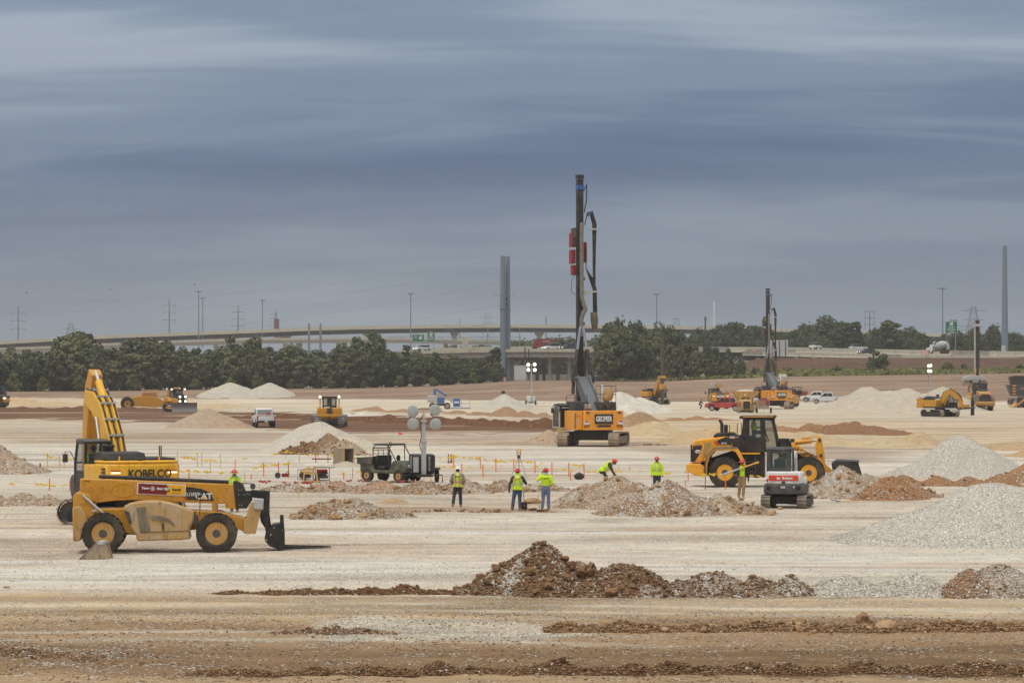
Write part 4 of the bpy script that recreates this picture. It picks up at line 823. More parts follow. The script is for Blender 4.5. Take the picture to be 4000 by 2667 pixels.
# right highway: pavement and its barriers as things
def barrier(name, label, path, h, t, mat, cat='barrier', seg=0, posts=False):
 r = thing(name, label, cat, P(*path[0])); o = Vector(r.location)
 prof = [(-t / 2, 0), (t / 2, 0), (t / 2, .12), (t * .28, .35), (t * .2, h), (-t * .2, h), (-t * .28, .35), (-t / 2, .12)]
 tot = [P(*p) - o for p in path]; n = max(1, seg)
 L = sum((b - a).length for a, b in zip(tot[:-1], tot[1:])); k = max(len(tot) - 1, int(L / seg) if seg else len(tot) - 1)
 xs = [p.x for p in tot]
 for i in range(k):
  x0 = xs[0] + (xs[-1] - xs[0]) * i / k; x1 = xs[0] + (xs[-1] - xs[0]) * (i + 1) / k - (.06 if seg else 0)
  f = lambda x: Vector((x, float(np.interp(x, xs, [p.y for p in tot])), float(np.interp(x, xs, [p.z for p in tot])) - h))
  A, B = f(x0), f(x1); m_ = len(prof); mb = MB()
  mb.add([(p.x, p.y + q[0], p.z + q[1]) for p in (A, B) for q in prof], [tuple(range(m_)), tuple(range(2 * m_ - 1, m_ - 1, -1))] + [(j, (j + 1) % m_, (j + 1) % m_ + m_, j + m_) for j in range(m_)])
  mb.build('barrier_segment', mat if i % 7 else M_CONCD, r, smooth=None)
  if posts and i % 2 == 0:
   mb = MB(); mb.cyl(A + Vector((0, 0, h)), A + Vector((0, 0, h + .3)), .06, n=6); mb.build('reflector_post', M_WHITE, r)
 return r
M_WHITE = paint('white_paint', (226, 226, 224), .5, dust=.12)
barrier('concrete_barrier', 'front row of concrete barrier segments along the red bank', [(2900, 1371, 674), (3110, 1375, 674), (3500, 1384, 674), (4000, 1394, 674), (4300, 1400, 674)], 1.1, .7, M_CONC, seg=4.5, posts=True)
barrier('concrete_barrier', 'rear pale concrete wall along the far highway lane', [(2700, 1354, 690), (3110, 1356, 690), (3500, 1365, 690), (3900, 1371, 690), (4300, 1374, 690)], 1.3, .6, M_CONC, seg=9)
barrier('concrete_barrier', 'short low barrier piece left of the sign back', [(2920, 1362, 680), (3110, 1365, 680)], 1.1, .6, M_CONCD, seg=6)
mb = MB()
for (x0, x1, z0, z1) in ((P(2700, 0, 686).x, P(4400, 0, 686).x, 0, 0),):
 pa = [P(2700, 1378, 676), P(3110, 1380, 676), P(3500, 1388, 676), P(4400, 1402, 676)]
 for a, b_ in zip(pa[:-1], pa[1:]): mb.add([(a.x, 675, a.z), (b_.x, 675, b_.z), (b_.x, 735, b_.z + .2), (a.x, 735, a.z + .2)], [(0, 1, 2, 3)])
tag(mb.build('highway', M_ASPH), 'raised highway pavement on the right bank', kind='structure')

# ================================================================== poles, towers, wires
M_GALV = paint('galvanised', (124, 136, 148), .55, metal=.2, dust=.08)
M_POLE = paint('dark_pole', (62, 58, 54), .9, dust=.05)
M_FARP = paint('far_steel', (120, 126, 134), .6, dust=.05)
def pole(name, label, px, base, top, d, r0, r1, mat, cat='pole', n=12):
 b = P(px, base, d); r = thing(name, label, cat, b); h = (base - top) / FP * d
 mb = MB(); mb.cyl((0, 0, 0), (0, 0, h), r0, r1, n); mb.build('shaft', mat, r); return r, h
r, h = pole('transmission_pole', 'left half of the tall galvanised twin steel pole', 1964, 1492, 1000, 690, .80, .55, M_GALV, n=16)
mb = MB(); mb.cyl((-2.2, 0, h - 9.6), (0, 0, h - 9.4), .07, n=6); mb.build('crossarm', M_GALV, r); mb = MB(); mb.cyl((0, 0, h - 12.8), (0, 0, h - 12.6), .85, n=16); mb.build('flange', M_GALV, r)
mb = MB(); mb.cyl((-1.8, 0, h - 12.2), (0, 0, h - 12.0), .07, n=6); mb.build('crossarm', M_GALV, r)
r, h = pole('transmission_pole', 'right half of the tall galvanised twin steel pole', 1983, 1494, 1002, 692, .78, .54, M_GALV, n=16)
mb = MB(); mb.cyl((0, 0, h - 9.6), (2.2, 0, h - 9.4), .07, n=6); mb.build('crossarm', M_GALV, r); mb = MB(); mb.cyl((0, 0, h - 12.8), (0, 0, h - 12.6), .82, n=16); mb.build('flange', M_GALV, r)
for z in (10.2, 11.6):
 mb = MB(); mb.box((-.3, -.6, h - z), (.4, .2, .5)); mb.build('climbing_plate', M_POLE, r)
r, h = pole('transmission_pole', 'single thick tapering steel pole at the right edge', 3925, 1375, 960, 720, .9, .5, M_GALV, n=16)
for z in (3.0, 6.6, 9.5):
 mb = MB(); mb.cyl((-.7, 0, h - z), (.9, 0, h - z), .06, n=6); mb.build('insulator_arm', M_GALV, r)
def crossarm_pole(label, px, base, top, d, hw, zs, r0=.45, mat=None):
 r, h = pole('crossarm_pole', label, px, base, top, d, r0, r0 * .55, mat or M_FARP, 'power pole', 8)
 for z in zs:
  mb = MB(); zz_ = h - z; mb.box((0, 0, zz_), (hw * 2, .3, .22)); a = mb.build('crossarm', mat or M_FARP, r)
  for sx in (-.9, .9):
   mb = MB(); mb.cyl((sx * hw, 0, zz_ - 1.6), (sx * hw, 0, zz_), .09, n=6); mb.build('insulator', mat or M_FARP, a)
 return r
crossarm_pole('three-armed power pole at the far left above the wood', 71, 1375, 1195, 1500, 4, (3.4, 7.8, 12.0))
crossarm_pole('three-armed power pole left of the paired light masts', 661, 1360, 1170, 1450, 3.6, (3.0, 6.6, 10.4))
crossarm_pole('three-armed power pole right of the paired light masts', 930, 1350, 1193, 1500, 3.4, (3.4, 7.1, 10.8))
crossarm_pole('thin cross-shaped power pole left of the twin steel pole', 1796, 1340, 1242, 1600, 3.0, (6.5,), .35)
crossarm_pole('thin far power pole seen between the flyover piers near the rig', 2133, 1345, 1238, 1500, 2.2, (4.4,), .5)
crossarm_pole('steel pole with two arms rising behind the dark utility pole', 3397, 1360, 1215, 900, 1.6, (.1, 2.2, 4.2), .28, M_FARP)
def mast(label, px, base, top, d):
 r, h = pole('light_mast', label, px, base, top, d, .3, .15, M_FARP, 'light mast', 8)
 mb = MB(); mb.lathe([(.2, -.15), (1.1, -.1), (1.1, .1), (.2, .2)], (0, 0, h), 'z', 12); a = mb.build('lamp_ring', M_FARP, r)
 for k in range(6):
  mb = MB(); q = k * math.pi / 3; mb.box((1.15 * math.cos(q), 1.15 * math.sin(q), h - .1), (.5, .5, .35)); mb.build('floodlight', M_FARP, a)
mast('taller of the two paired high light masts on the left', 776, 1360, 1138, 1250)
mast('shorter of the two paired high light masts on the left', 792, 1358, 1164, 1300)
mast('high light mast left of the dark red banner tower', 1025, 1330, 1172, 1300)
mast('high light mast beside the green road signs in the centre', 1604, 1375, 1146, 1150)
mast('high light mast right of the near piling rig', 2565, 1330, 1148, 1150)
mast('high light mast beside the large green road sign on the right', 3682, 1330, 1126, 1000)
def lattice(label, px, base, top, d, w, arms, mat=None):
 b = P(px, base, d); r = thing('lattice_tower', label, 'lattice tower', b); h = (base - top) / FP * d; mat = mat or M_FARP
 mb = MB(); cs = [(-1, -1), (1, -1), (1, 1), (-1, 1)]
 def c(k, z): t = 1 - .75 * z / h; return Vector((cs[k][0] * w * t / 2, cs[k][1] * w * t / 2, z))
 n = 7
 for k in range(4):
  mb.tube([c(k, 0), c(k, h)], .13, 4)
  for i in range(n):
   mb.tube([c(k, h * i / n), c((k + 1) % 4, h * (i + 1) / n)], .07, 4); mb.tube([c((k + 1) % 4, h * i / n), c(k, h * (i + 1) / n)], .07, 4)
 mb.build('lattice_frame', mat, r)
 for (fz, hw) in arms:
  z = h * fz; mb = MB(); mb.tube([(-hw, 0, z), (0, 0, z + .9), (hw, 0, z)], .1, 4); mb.tube([(-hw, 0, z), (hw, 0, z)], .1, 4); mb.build('tower_arm', mat, r)
lattice('small lattice tower peeking over the left wood', 277, 1340, 1265, 1800, 8, [(.72, 6), (1.0, 2.5)])
lattice('pale lattice power tower just left of the twin steel pole', 1906, 1335, 1220, 1800, 9, [(.82, 6.5), (.6, 5)])
lattice('lattice power tower above the grove right of the rig', 2643, 1330, 1243, 1800, 8, [(.62, 8), (.95, 3)])
lattice('wide lattice power tower beside the large green sign', 3803, 1330, 1196, 1300, 7, [(.86, 5.5), (.6, 5.0), (.4, 4.2)])
r, h = pole('antenna_tower', 'antenna tower wrapped in a dark red banner', 1078, 1335, 1217, 1700, .5, .4, M_FARP, 'antenna tower', 8)
mb = MB(); mb.box((.4, 0, h * .45), (2.9, 2.9, h * .62)); mb.build('banner', paint('dark_red_banner', (104, 58, 78), .8, dust=.05), r)
for z in (.78, .55, .9):
 mb = MB(); mb.box((-1.6, 0, h * z), (4.2, .4, .3)); mb.build('antenna_arm', M_FARP, r)
pole('steel_post', 'left short steel post in front of the lower ramp', 1207, 1370, 1264, 1000, .45, .35, M_GALV)
pole('steel_post', 'right short steel post in front of the lower ramp', 1252, 1370, 1263, 1000, .45, .35, M_GALV)
def utility(label, px, base, top, d, arm=1.0):
 r, h = pole('utility_pole', label, px, base, top, d, .2, .14, M_POLE, 'utility pole', 8)
 mb = MB(); mb.box((0, 0, h - .5), (arm * 2, .12, .14)); a = mb.build('crossarm', M_POLE, r)
 for s in (-.85, 0, .85):
  mb = MB(); mb.cyl((s * arm, 0, h - .42), (s * arm, 0, h - .1), .07, n=6); mb.build('insulator', M_POLE, a)
utility('dark wooden utility pole just right of the near rig', 2370, 1493, 1338, 594)
utility('dark wooden utility pole in front of the grove', 2660, 1497, 1330, 590)
utility('tall dark utility pole in front of the round bush tree', 3411, 1470, 1288, 606)
pole('sign_post', 'tall dark post left of the lit far light tower', 2051, 1480, 1357, 640, .16, .14, M_POLE)
pole('sign_post', 'shorter dark post right beside the tall dark post', 2065, 1480, 1363, 655, .14, .12, M_POLE)
r, h = pole('white_pylon', 'slender white pylon above the grove', 2790, 1370, 1184, 860, .32, .26, M_WHITE, 'pylon')
mb = MB(); mb.cyl((0, 0, h), (0, 0, h + .7), .26, .05, 12); mb.build('tip', M_WHITE, r)
r, h = pole('weathered_pole', 'brown weathered pole with a ragged top left of the white pylon', 2755, 1370, 1240, 870, .26, .22, M_POLE, 'pole')
mb = MB(); mb.box((0, 0, h), (1.0, .3, .3)); mb.box((.1, 0, h - .8), (.8, .3, .2)); mb.build('pole_top', M_POLE, r)
def wire(label, a, b, sag, balls=()):
 A, B = P(*a), P(*b); r = thing('power_line', label, 'power line', A); pts = []
 for i in range(25):
  t = i / 24; p = A.lerp(B, t) - A; p.z -= sag * 4 * t * (1 - t); pts.append(p)
 MB().tube(pts, .013 * A.y / 700, 4).build('cable', M_FARP, r); return r
wl_ = [((-400, 1235, 1100), (1955, 1105, 690), 9), ((-400, 1275, 1100), (1955, 1190, 690), 9), ((1990, 1160, 690), (3925, 1090, 720), 12), ((1990, 1185, 690), (3925, 1150, 720), 12), ((1990, 1105, 690), (3925, 1020, 720), 12), ((3925, 1090, 720), (4400, 1130, 800), 4), ((3925, 1160, 720), (4400, 1190, 800), 4), ((-400, 1160, 1000), (1955, 1040, 690), 8), ((2370, 1345, 594), (2660, 1338, 590), 1.2), ((2660, 1338, 590), (3411, 1295, 606), 3), ((3411, 1295, 606), (4300, 1330, 640), 3), ((71, 1225, 1500), (661, 1200, 1450), 6), ((661, 1200, 1450), (930, 1220, 1500), 3)]
nm_ = ['lower far left cable running to the twin steel pole', 'lowest far left cable sagging over the flyover', 'middle cable between twin pole and thick right pole', 'lowest cable between twin pole and thick right pole', 'top cable between twin pole and thick right pole', 'upper cable leaving the thick right pole', 'lower cable leaving the thick right pole', 'second highest left cable running to the twin steel pole', 'cable between the two dark wooden poles by the grove', 'cable from the grove pole to the tall dark pole', 'cable leaving the tall dark pole rightwards', 'cable between the far left and next three-armed poles', 'cable between the three-armed poles by the light masts']
for (a, b_, s), t_ in zip(wl_, nm_): wire(t_, a, b_, s)['group'] = 'overhead power cables'
wire('thin cable carrying the three yellow marker balls', (-300, 1155, 950), (1955, 1015, 690), 5)
for px, py, nmx in ((104, 1142, 'leftmost'), (431, 1130, 'middle'), (760, 1111, 'rightmost')):
 mb = MB(); mb.ell((0, 0, 0), (.36, .36, .3)); rr_ = thing('marker_ball', nmx + ' yellow marker ball on the overhead cable', 'marker ball', P(px, py, 900)); mb.build('ball', paint('marker_yellow', (178, 160, 84), .6, dust=.05), rr_); mb = MB(); mb.cyl((0, 0, -.1), (0, 0, .1), .38, n=14); mb.build('band', M_FARP, rr_)

# ================================================================== road signs and roadside things
M_GREEN = paint('sign_green', (14, 112, 82), .5, dust=.04)
def roadsign(label, px0, px1, py0, py1, d, lines, shield=None, tab=None, post=True, base=None):
 a, b = P(px0, py0, d), P(px1, py1, d); w = b.x - a.x; h = a.z - b.z; c = (a + b) / 2
 r = thing('road_sign', label, 'road sign', (c.x, c.y, b.z))
 MB().box((0, 0, h / 2), (w, .12, h)).build('sign_border', M_WHITE, r); MB().box((0, -.03, h / 2), (w - .16, .12, h - .16)).build('sign_panel', M_GREEN, r)
 for (tx, fz, sz, fx) in lines: text(r, tx, sz * h, M_WHITE, (fx * w, -.1, fz * h), (90, 0, 0), bold=.012)
 if shield: MB().box((shield[0] * w, -.08, shield[1] * h), (shield[2] * h, .06, shield[2] * h)).build('route_shield', M_WHITE, r); text(r, shield[3], shield[2] * h * .7, M_BLACK, (shield[0] * w, -.12, shield[1] * h), (90, 0, 0))
 if tab:
  MB().box((tab[0] * w, 0, h * 1.07), (w * .62, .1, h * .13)).build('exit_tab', M_GREEN, r); text(r, tab[1], h * .12, M_WHITE, (tab[0] * w, -.07, h * 1.07), (90, 0, 0), bold=.01)
 if post:
  for s in (-.35, .35): MB().cyl((s * w, .2, -post), (s * w, .2, h * .9), .12, n=8).build('post', M_GALV, r)
roadsign('large green road sign with white shield and exit tab on the right', 3692, 3740, 1255, 1302, 705, [('Austin', .52, .19, 0), ('Houston', .32, .19, 0), ('1/2 MILE', .12, .12, 0)], (0, .80, .26, '71'), (.18, 'EXIT 11B'), post=5.5)
roadsign('wide green road sign left of the pair by the high mast', 1610, 1657, 1304, 1335, 1050, [('East', .84, .2, -.22), ('West', .84, .2, .22), ('71', .5, .3, -.2)], (.2, .5, .32, '1'), post=4)
roadsign('taller green road sign right of the pair by the high mast', 1669, 1699, 1299, 1335, 1050, [('Austin', .5, .2, 0), ('Houston', .28, .2, 0)], (0, .78, .28, '71'), (0, 'EXIT'), post=4)
r = thing('road_sign', 'blank pale sign panel seen from behind above the right barrier', 'sign', P(3045, 1400, 668));
h = (1400 - 1328) / FP * 668
MB().bb(-2.2, 2.0, -.05, .05, h - 3.6, h).build('panel', paint('sign_back_grey', (196, 198, 198), .6, dust=.1), r)
MB().bb(-2.9, -2.25, -.04, .04, h - 3.6, h + .4).build('side_panel', MATS['sign_back_grey'], r)
for x in (-1.6, 0, 1.4): MB().cyl((x, -.15, -2.5), (x, -.15, h - .2), .09, n=8).build('post', M_POLE, r)
r = thing('gantry', 'thin steel sign gantry truss spanning behind the green sign pair', 'gantry', P(1640, 1330, 1060)); mb = MB()
for i in range(14):
 x0 = -12 + i * 3.6; mb.tube([(x0, 0, 0), (x0 + 1.8, 0, 1.4), (x0 + 3.6, 0, 0)], .09, 4)
mb.tube([(-12, 0, 0), (38, 0, 0)], .1, 4); mb.tube([(-12, 0, 1.4), (38, 0, 1.4)], .1, 4); mb.build('truss', M_FARP, r)
r = thing('gantry', 'steel truss gantry between the large green sign and drill mast', 'gantry', P(3745, 1290, 720)); mb = MB()
for i in range(6): mb.tube([(i * .9, 0, 0), (i * .9 + .45, 0, 1.2), (i * .9 + .9, 0, 0)], .05, 4)
mb.tube([(0, 0, 0), (5.4, 0, 0)], .06, 4); mb.tube([(0, 0, 1.2), (5.4, 0, 1.2)], .06, 4); mb.build('truss', M_FARP, r)
M_ORANGE = paint('safety_orange', (232, 92, 42), .6, dust=.1)
def barrel(label, px, py, d):
 r = thing('traffic_barrel', label, 'traffic barrel', P(px, py, d)); mb = MB()
 for i in range(5): mb.cyl((0, 0, i * .2), (0, 0, i * .2 + .2), .3 - .015 * i, .29 - .015 * i, 12, mi=i % 2)
 mb.build('body', [M_ORANGE, M_WHITE], r); MB().cyl((0, 0, 1.0), (0, 0, 1.08), .12, n=8).build('handle', M_BLACK, r)
barrel('orange traffic barrel right of the concrete mixer', 3712, 1388, 676.5); barrel('orange traffic barrel near the thick steel pole', 3898, 1392, 677)
barrel('orange barrel tipped at the left end of the right barrier', 2944, 1378, 676); barrel('orange barrel by the foot of the twin steel pole', 1972, 1490, 640)
r = thing('barricade', 'red and white striped road barricade beside the concrete mixer', 'barricade', P(3618, 1392, 676.5))
for k in range(3):
 mb = MB()
 for i in range(8): mb.box((-.98 + i * .28, 0, .45 + k * .5), (.28, .05, .26), mi=i % 2)
 mb.build('board', [M_ORANGE, M_WHITE], r)
for s in (-.95, .95): MB().box((s, .04, .9), (.08, .06, 1.8)).build('upright', M_WHITE, r)
r = thing('utility_cabinet', 'pale grey cabinet at the foot of the thick right pole', 'cabinet', P(3920, 1378, 676)); MB().box((0, 0, .85), (.9, .6, 1.75)).build('body', MATS['sign_back_grey'], r, bevel=.03); MB().box((-.05, -.31, .9), (.7, .03, 1.4)).build('door', MATS['sign_back_grey'], r)
def street_arm(label, px, base, top, d, s=1):
 r, h = pole('street_lamp', label, px, base, top, d, .14, .09, M_GALV, 'street lamp', 8); MB().tube([(0, 0, h - .1), (s * .9, 0, h + .5), (s * 2.4, 0, h + .7)], .07, 6).build('arm', M_GALV, r); MB().box((s * 2.7, 0, h + .68), (.8, .3, .16)).build('lamp_head', M_GALV, r)
street_arm('street lamp on the overpass left of the twin steel pole', 1905, 1362, 1282, 715, -1); street_arm('street lamp on the overpass right of the twin steel pole', 2030, 1362, 1284, 715, -1); street_arm('street lamp by the flyover pier beside the road signs', 1772, 1362, 1292, 1000, -1)
# ================================================================== machine kit
YEL = paint('machine_yellow', (204, 144, 22), .45, dust=.16)
YELK = paint('bright_yellow', (236, 178, 34), .4, dust=.14)
YELL = paint('loader_yellow', (240, 166, 30), .4, dust=.18)
YELR = paint('rig_orange', (240, 158, 34), .42, dust=.12)
YELD = paint('dusty_yellow', (190, 138, 50), .6, dust=.5)
BEIGE = paint('dust_caked_yellow', (186, 142, 72), .8, dust=.95, var=.12, scale=1.6)
BLK = paint('black_steel', (28, 29, 30), .5, dust=.09)
DARK = paint('dark_grey_paint', (52, 55, 58), .5, dust=.14)
GREY = paint('rig_grey', (98, 104, 110), .5, dust=.12)
LGREY = paint('light_grey_paint', (178, 180, 178), .55, dust=.2)
RUBB = paint('tyre_rubber', (42, 41, 40), .85, dust=.18, spec=.2)
TRK = paint('track_steel', (104, 100, 92), .6, metal=.3, dust=.45)
TRKD = paint('dusty_track', (150, 136, 116), .8, dust=.6)
CHROME = paint('chrome_rod', (208, 210, 214), .18, metal=.85, dust=.05)
WHT = M_WHITE
SILV = paint('silver_car_paint', (206, 208, 212), .3, dust=.12)
REDC = paint('red_car_paint', (176, 34, 40), .35, dust=.2)
RED = paint('vibro_red', (140, 24, 26), .45, dust=.08)
ORD = paint('bobcat_orange', (214, 66, 30), .45, dust=.06)
GLS = glassm('cab_glass', (90, 104, 104), .22)
GLSD = glassm('dark_glass', (24, 28, 30), .9)
GRNU = paint('utility_green', (52, 62, 54), .5, dust=.3)
BLUE = paint('lift_blue', (46, 98, 168), .5, dust=.2)
WOOD = paint('pine_lumber', (206, 164, 98), .8, dust=.2)
PLY = paint('weathered_plywood', (146, 132, 110), .9, dust=.3)
LAMPW = glow('lit_headlamp', (255, 246, 226), 1.9)
LAMPR = paint('tail_lamp_red', (170, 20, 24), .3, dust=.05)
LAMPRG = glow('lit_tail_lamp', (230, 30, 26), 1.6)
AMBER = paint('amber_lens', (220, 110, 20), .3, dust=.05)
LENS = paint('flood_lens', (168, 176, 172), .2, dust=.2)
def S(pts, ox, oy, k): return [((x - ox) / k, (oy - y) / k) for x, y in pts]

def wheel(par, c, r, w, rim_r, rim_mat, lugs=0, out=-1, hub=None, n=32, tread=.035, dusty=False):
 """tyre with lugs, rim as its child. axle along y; out = side the dish faces"""
 mb = MB(); hw = w / 2; tm = TRKD if dusty else RUBB
 mb.lathe([(rim_r, -hw * .78), (rim_r * 1.12, -hw * .98), (r * .82, -hw), (r * .95, -hw * .9), (r - tread, -hw * .62), (r - tread, hw * .62), (r * .95, hw * .9), (r * .82, hw), (rim_r * 1.12, hw * .98), (rim_r, hw * .78)], (0, 0, 0), 'y', n)
 for i in range(lugs):
  for sgn in (-1, 1):
   a = 360 * (i + (.5 if sgn > 0 else 0)) / lugs; ra = R(a); L = w * .50; rr = r - tread * .5
   m = Matrix.Rotation(-ra, 4, 'Y') @ Matrix.Translation((rr, sgn * w * .235, 0)) @ Matrix.Rotation(R(sgn * 28), 4, 'X')
   vs = [m @ Vector((x * tread * .5, y * L / 2, z * (2 * math.pi * r / lugs) * .22)) for z in (-1, 1) for x, y in ((-1, -1), (1, -1), (1, 1), (-1, 1))]
   mb.add(vs, [(3, 2, 1, 0), (4, 5, 6, 7), (0, 1, 5, 4), (1, 2, 6, 5), (2, 3, 7, 6), (3, 0, 4, 7)])
 t = mb.build('tyre', tm, par, 30); t.location = c
 mb = MB(); o = out
 mb.lathe([(rim_r, o * hw * .80), (rim_r * .93, o * hw * .82), (rim_r * .86, o * hw * .45), (rim_r * .52, o * hw * .30), (rim_r * .44, o * hw * .62), (.02, o * hw * .66)], (0, 0, 0), 'y', 24)
 mb.lathe([(rim_r * .99, -o * hw * .7), (.02, -o * hw * .7)], (0, 0, 0), 'y', 16)
 rm = mb.build('rim', rim_mat, t, 35)
 mb = MB(); mb.lathe([(rim_r * .40, o * hw * .6), (rim_r * .36, o * hw * .84), (.02, o * hw * .88)], (0, 0, 0), 'y', 12)
 for i in range(8): a = i * math.pi / 4; mb.cyl((rim_r * .48 * math.cos(a), o * hw * .3, rim_r * .48 * math.sin(a)), (rim_r * .48 * math.cos(a), o * hw * .68, rim_r * .48 * math.sin(a)), rim_r * .05, n=6)
 mb.build('hub', hub or DARK, t, 35); return t
def stadium(x0, x1, h, n):
 """n points and angles along a belt of height h from x0 to x1, resting on z=0"""
 r = h / 2; L = (x1 - x0) - h; tot = 2 * L + 2 * math.pi * r; out = []
 for i in range(n):
  s = tot * i / n
  if s < L: out.append((x0 + r + s, 0.0, 0.0))
  elif s < L + math.pi * r: a = (s - L) / r; out.append((x1 - r + r * math.sin(a), r - r * math.cos(a), a))
  elif s < 2 * L + math.pi * r: out.append((x1 - r - (s - L - math.pi * r), h, math.pi))
  else: a = (s - 2 * L - math.pi * r) / r; out.append((x0 + r - r * math.sin(a), r + r * math.cos(a), math.pi + a))
 return out, tot / n
def track(par, x0, x1, y, w, h, shoe_mat, frame_mat, n=40, single=True, grouser=.03, rubber=False):
 st, pit = stadium(x0, x1, h, n)
 def shoe(mb, m):
  def bx(cx_, cz, sx, sz):
   vs = [m @ Vector((cx_ + x * sx / 2, yy * w / 2, cz + z * sz / 2)) for z in (-1, 1) for x, yy in ((-1, -1), (1, -1), (1, 1), (-1, 1))]
   mb.add(vs, [(3, 2, 1, 0), (4, 5, 6, 7), (0, 1, 5, 4), (1, 2, 6, 5), (2, 3, 7, 6), (3, 0, 4, 7)])
  bx(0, .03, pit * .93, .03); bx(pit * .1, 0, pit * (.5 if rubber else .16), grouser * 2)
 fr = MB(); r = h / 2
 fr.prism([(x0 + r * .9, h * .22), (x1 - r * .9, h * .22), (x1 - r * .8, h * .5), (x1 - r * 1.2, h * .74), (x0 + r * 1.2, h * .74), (x0 + r * .8, h * .5)], y - w * .40, y + w * .40)
 f = fr.build('track_frame', frame_mat, par, bevel=.02)
 mb = MB()
 for xx in (x0 + r, x1 - r): mb.cyl((xx, y - w * .3, r), (xx, y + w * .3, r), r * .80, n=18)
 for i in range(7): xx = x0 + r + (x1 - x0 - h) * (i + .5) / 7; mb.cyl((xx, y - w * .36, h * .16), (xx, y + w * .36, h * .16), h * .12, n=10)
 mb.build('rollers', DARK, f)['kind'] = 'stuff'
 if single:
  m0 = MB(); shoe(m0, Matrix.Identity(4)); me = m0.mesh('track_shoe', shoe_mat)
  for (x, z, a) in st:
   o = link('track_shoe', me, par); o.location = (x, y, z); o.rotation_euler = (0, -a, 0)
 else:
  mb = MB()
  for (x, z, a) in st: shoe(mb, Matrix.Translation((x, y, z)) @ Matrix.Rotation(-a, 4, 'Y'))
  o = mb.build('track_belt', shoe_mat, par); o['kind'] = 'stuff'
def plate(par, name, pts, y, t, mat, **k): return MB().prism(pts, y - t / 2, y + t / 2).build(name, mat, par, **k)
def cabin(par, prof, y0, y1, mat, glass, door=None, roof=None, frame=.09, rear=True):
 """cab from a side profile: posts and rails, glass on every side"""
 n = len(prof); pc = MB()
 for y in (y0 + frame / 2, y1 - frame / 2): pc.frame(prof, frame, y - frame / 2, y + frame / 2)
 for p in prof: pc.box((p[0], (y0 + y1) / 2, p[1]), (frame * .9, (y1 - y0) - .01, frame * .9))
 c = pc.build('cab', mat, par)
 g = MB(); cxm = sum(p[0] for p in prof) / n; czm = sum(p[1] for p in prof) / n
 sh = [(cxm + (p[0] - cxm) * .97, czm + (p[1] - czm) * .97) for p in prof]
 for y in (y0 + .03, y1 - .03): MB().prism(sh, y - .006, y + .006).build('side_window', glass, c, None)
 for i in range(n):
  a, b = sh[i], sh[(i + 1) % n]
  if abs(a[1] - b[1]) > .5:
   MB().prism([a, b, (b[0] - .012, b[1]), (a[0] - .012, a[1])], y0 + .06, y1 - .06).build('end_window', glass, c, None)
 return c
def seat(par, x, y, z, mat=None):
 mb = MB(); mb.box((x, y, z), (.5, .5, .14)); mb.box((x - .24, y, z + .4), (.14, .48, .75)); return mb.build('seat', mat or BLK, par, bevel=.03)
def driver(par, x, y, z, hat=(190, 30, 36), yaw=0):
 """simple seated upper figure is a person of its own: returned empty carries it"""
 return None

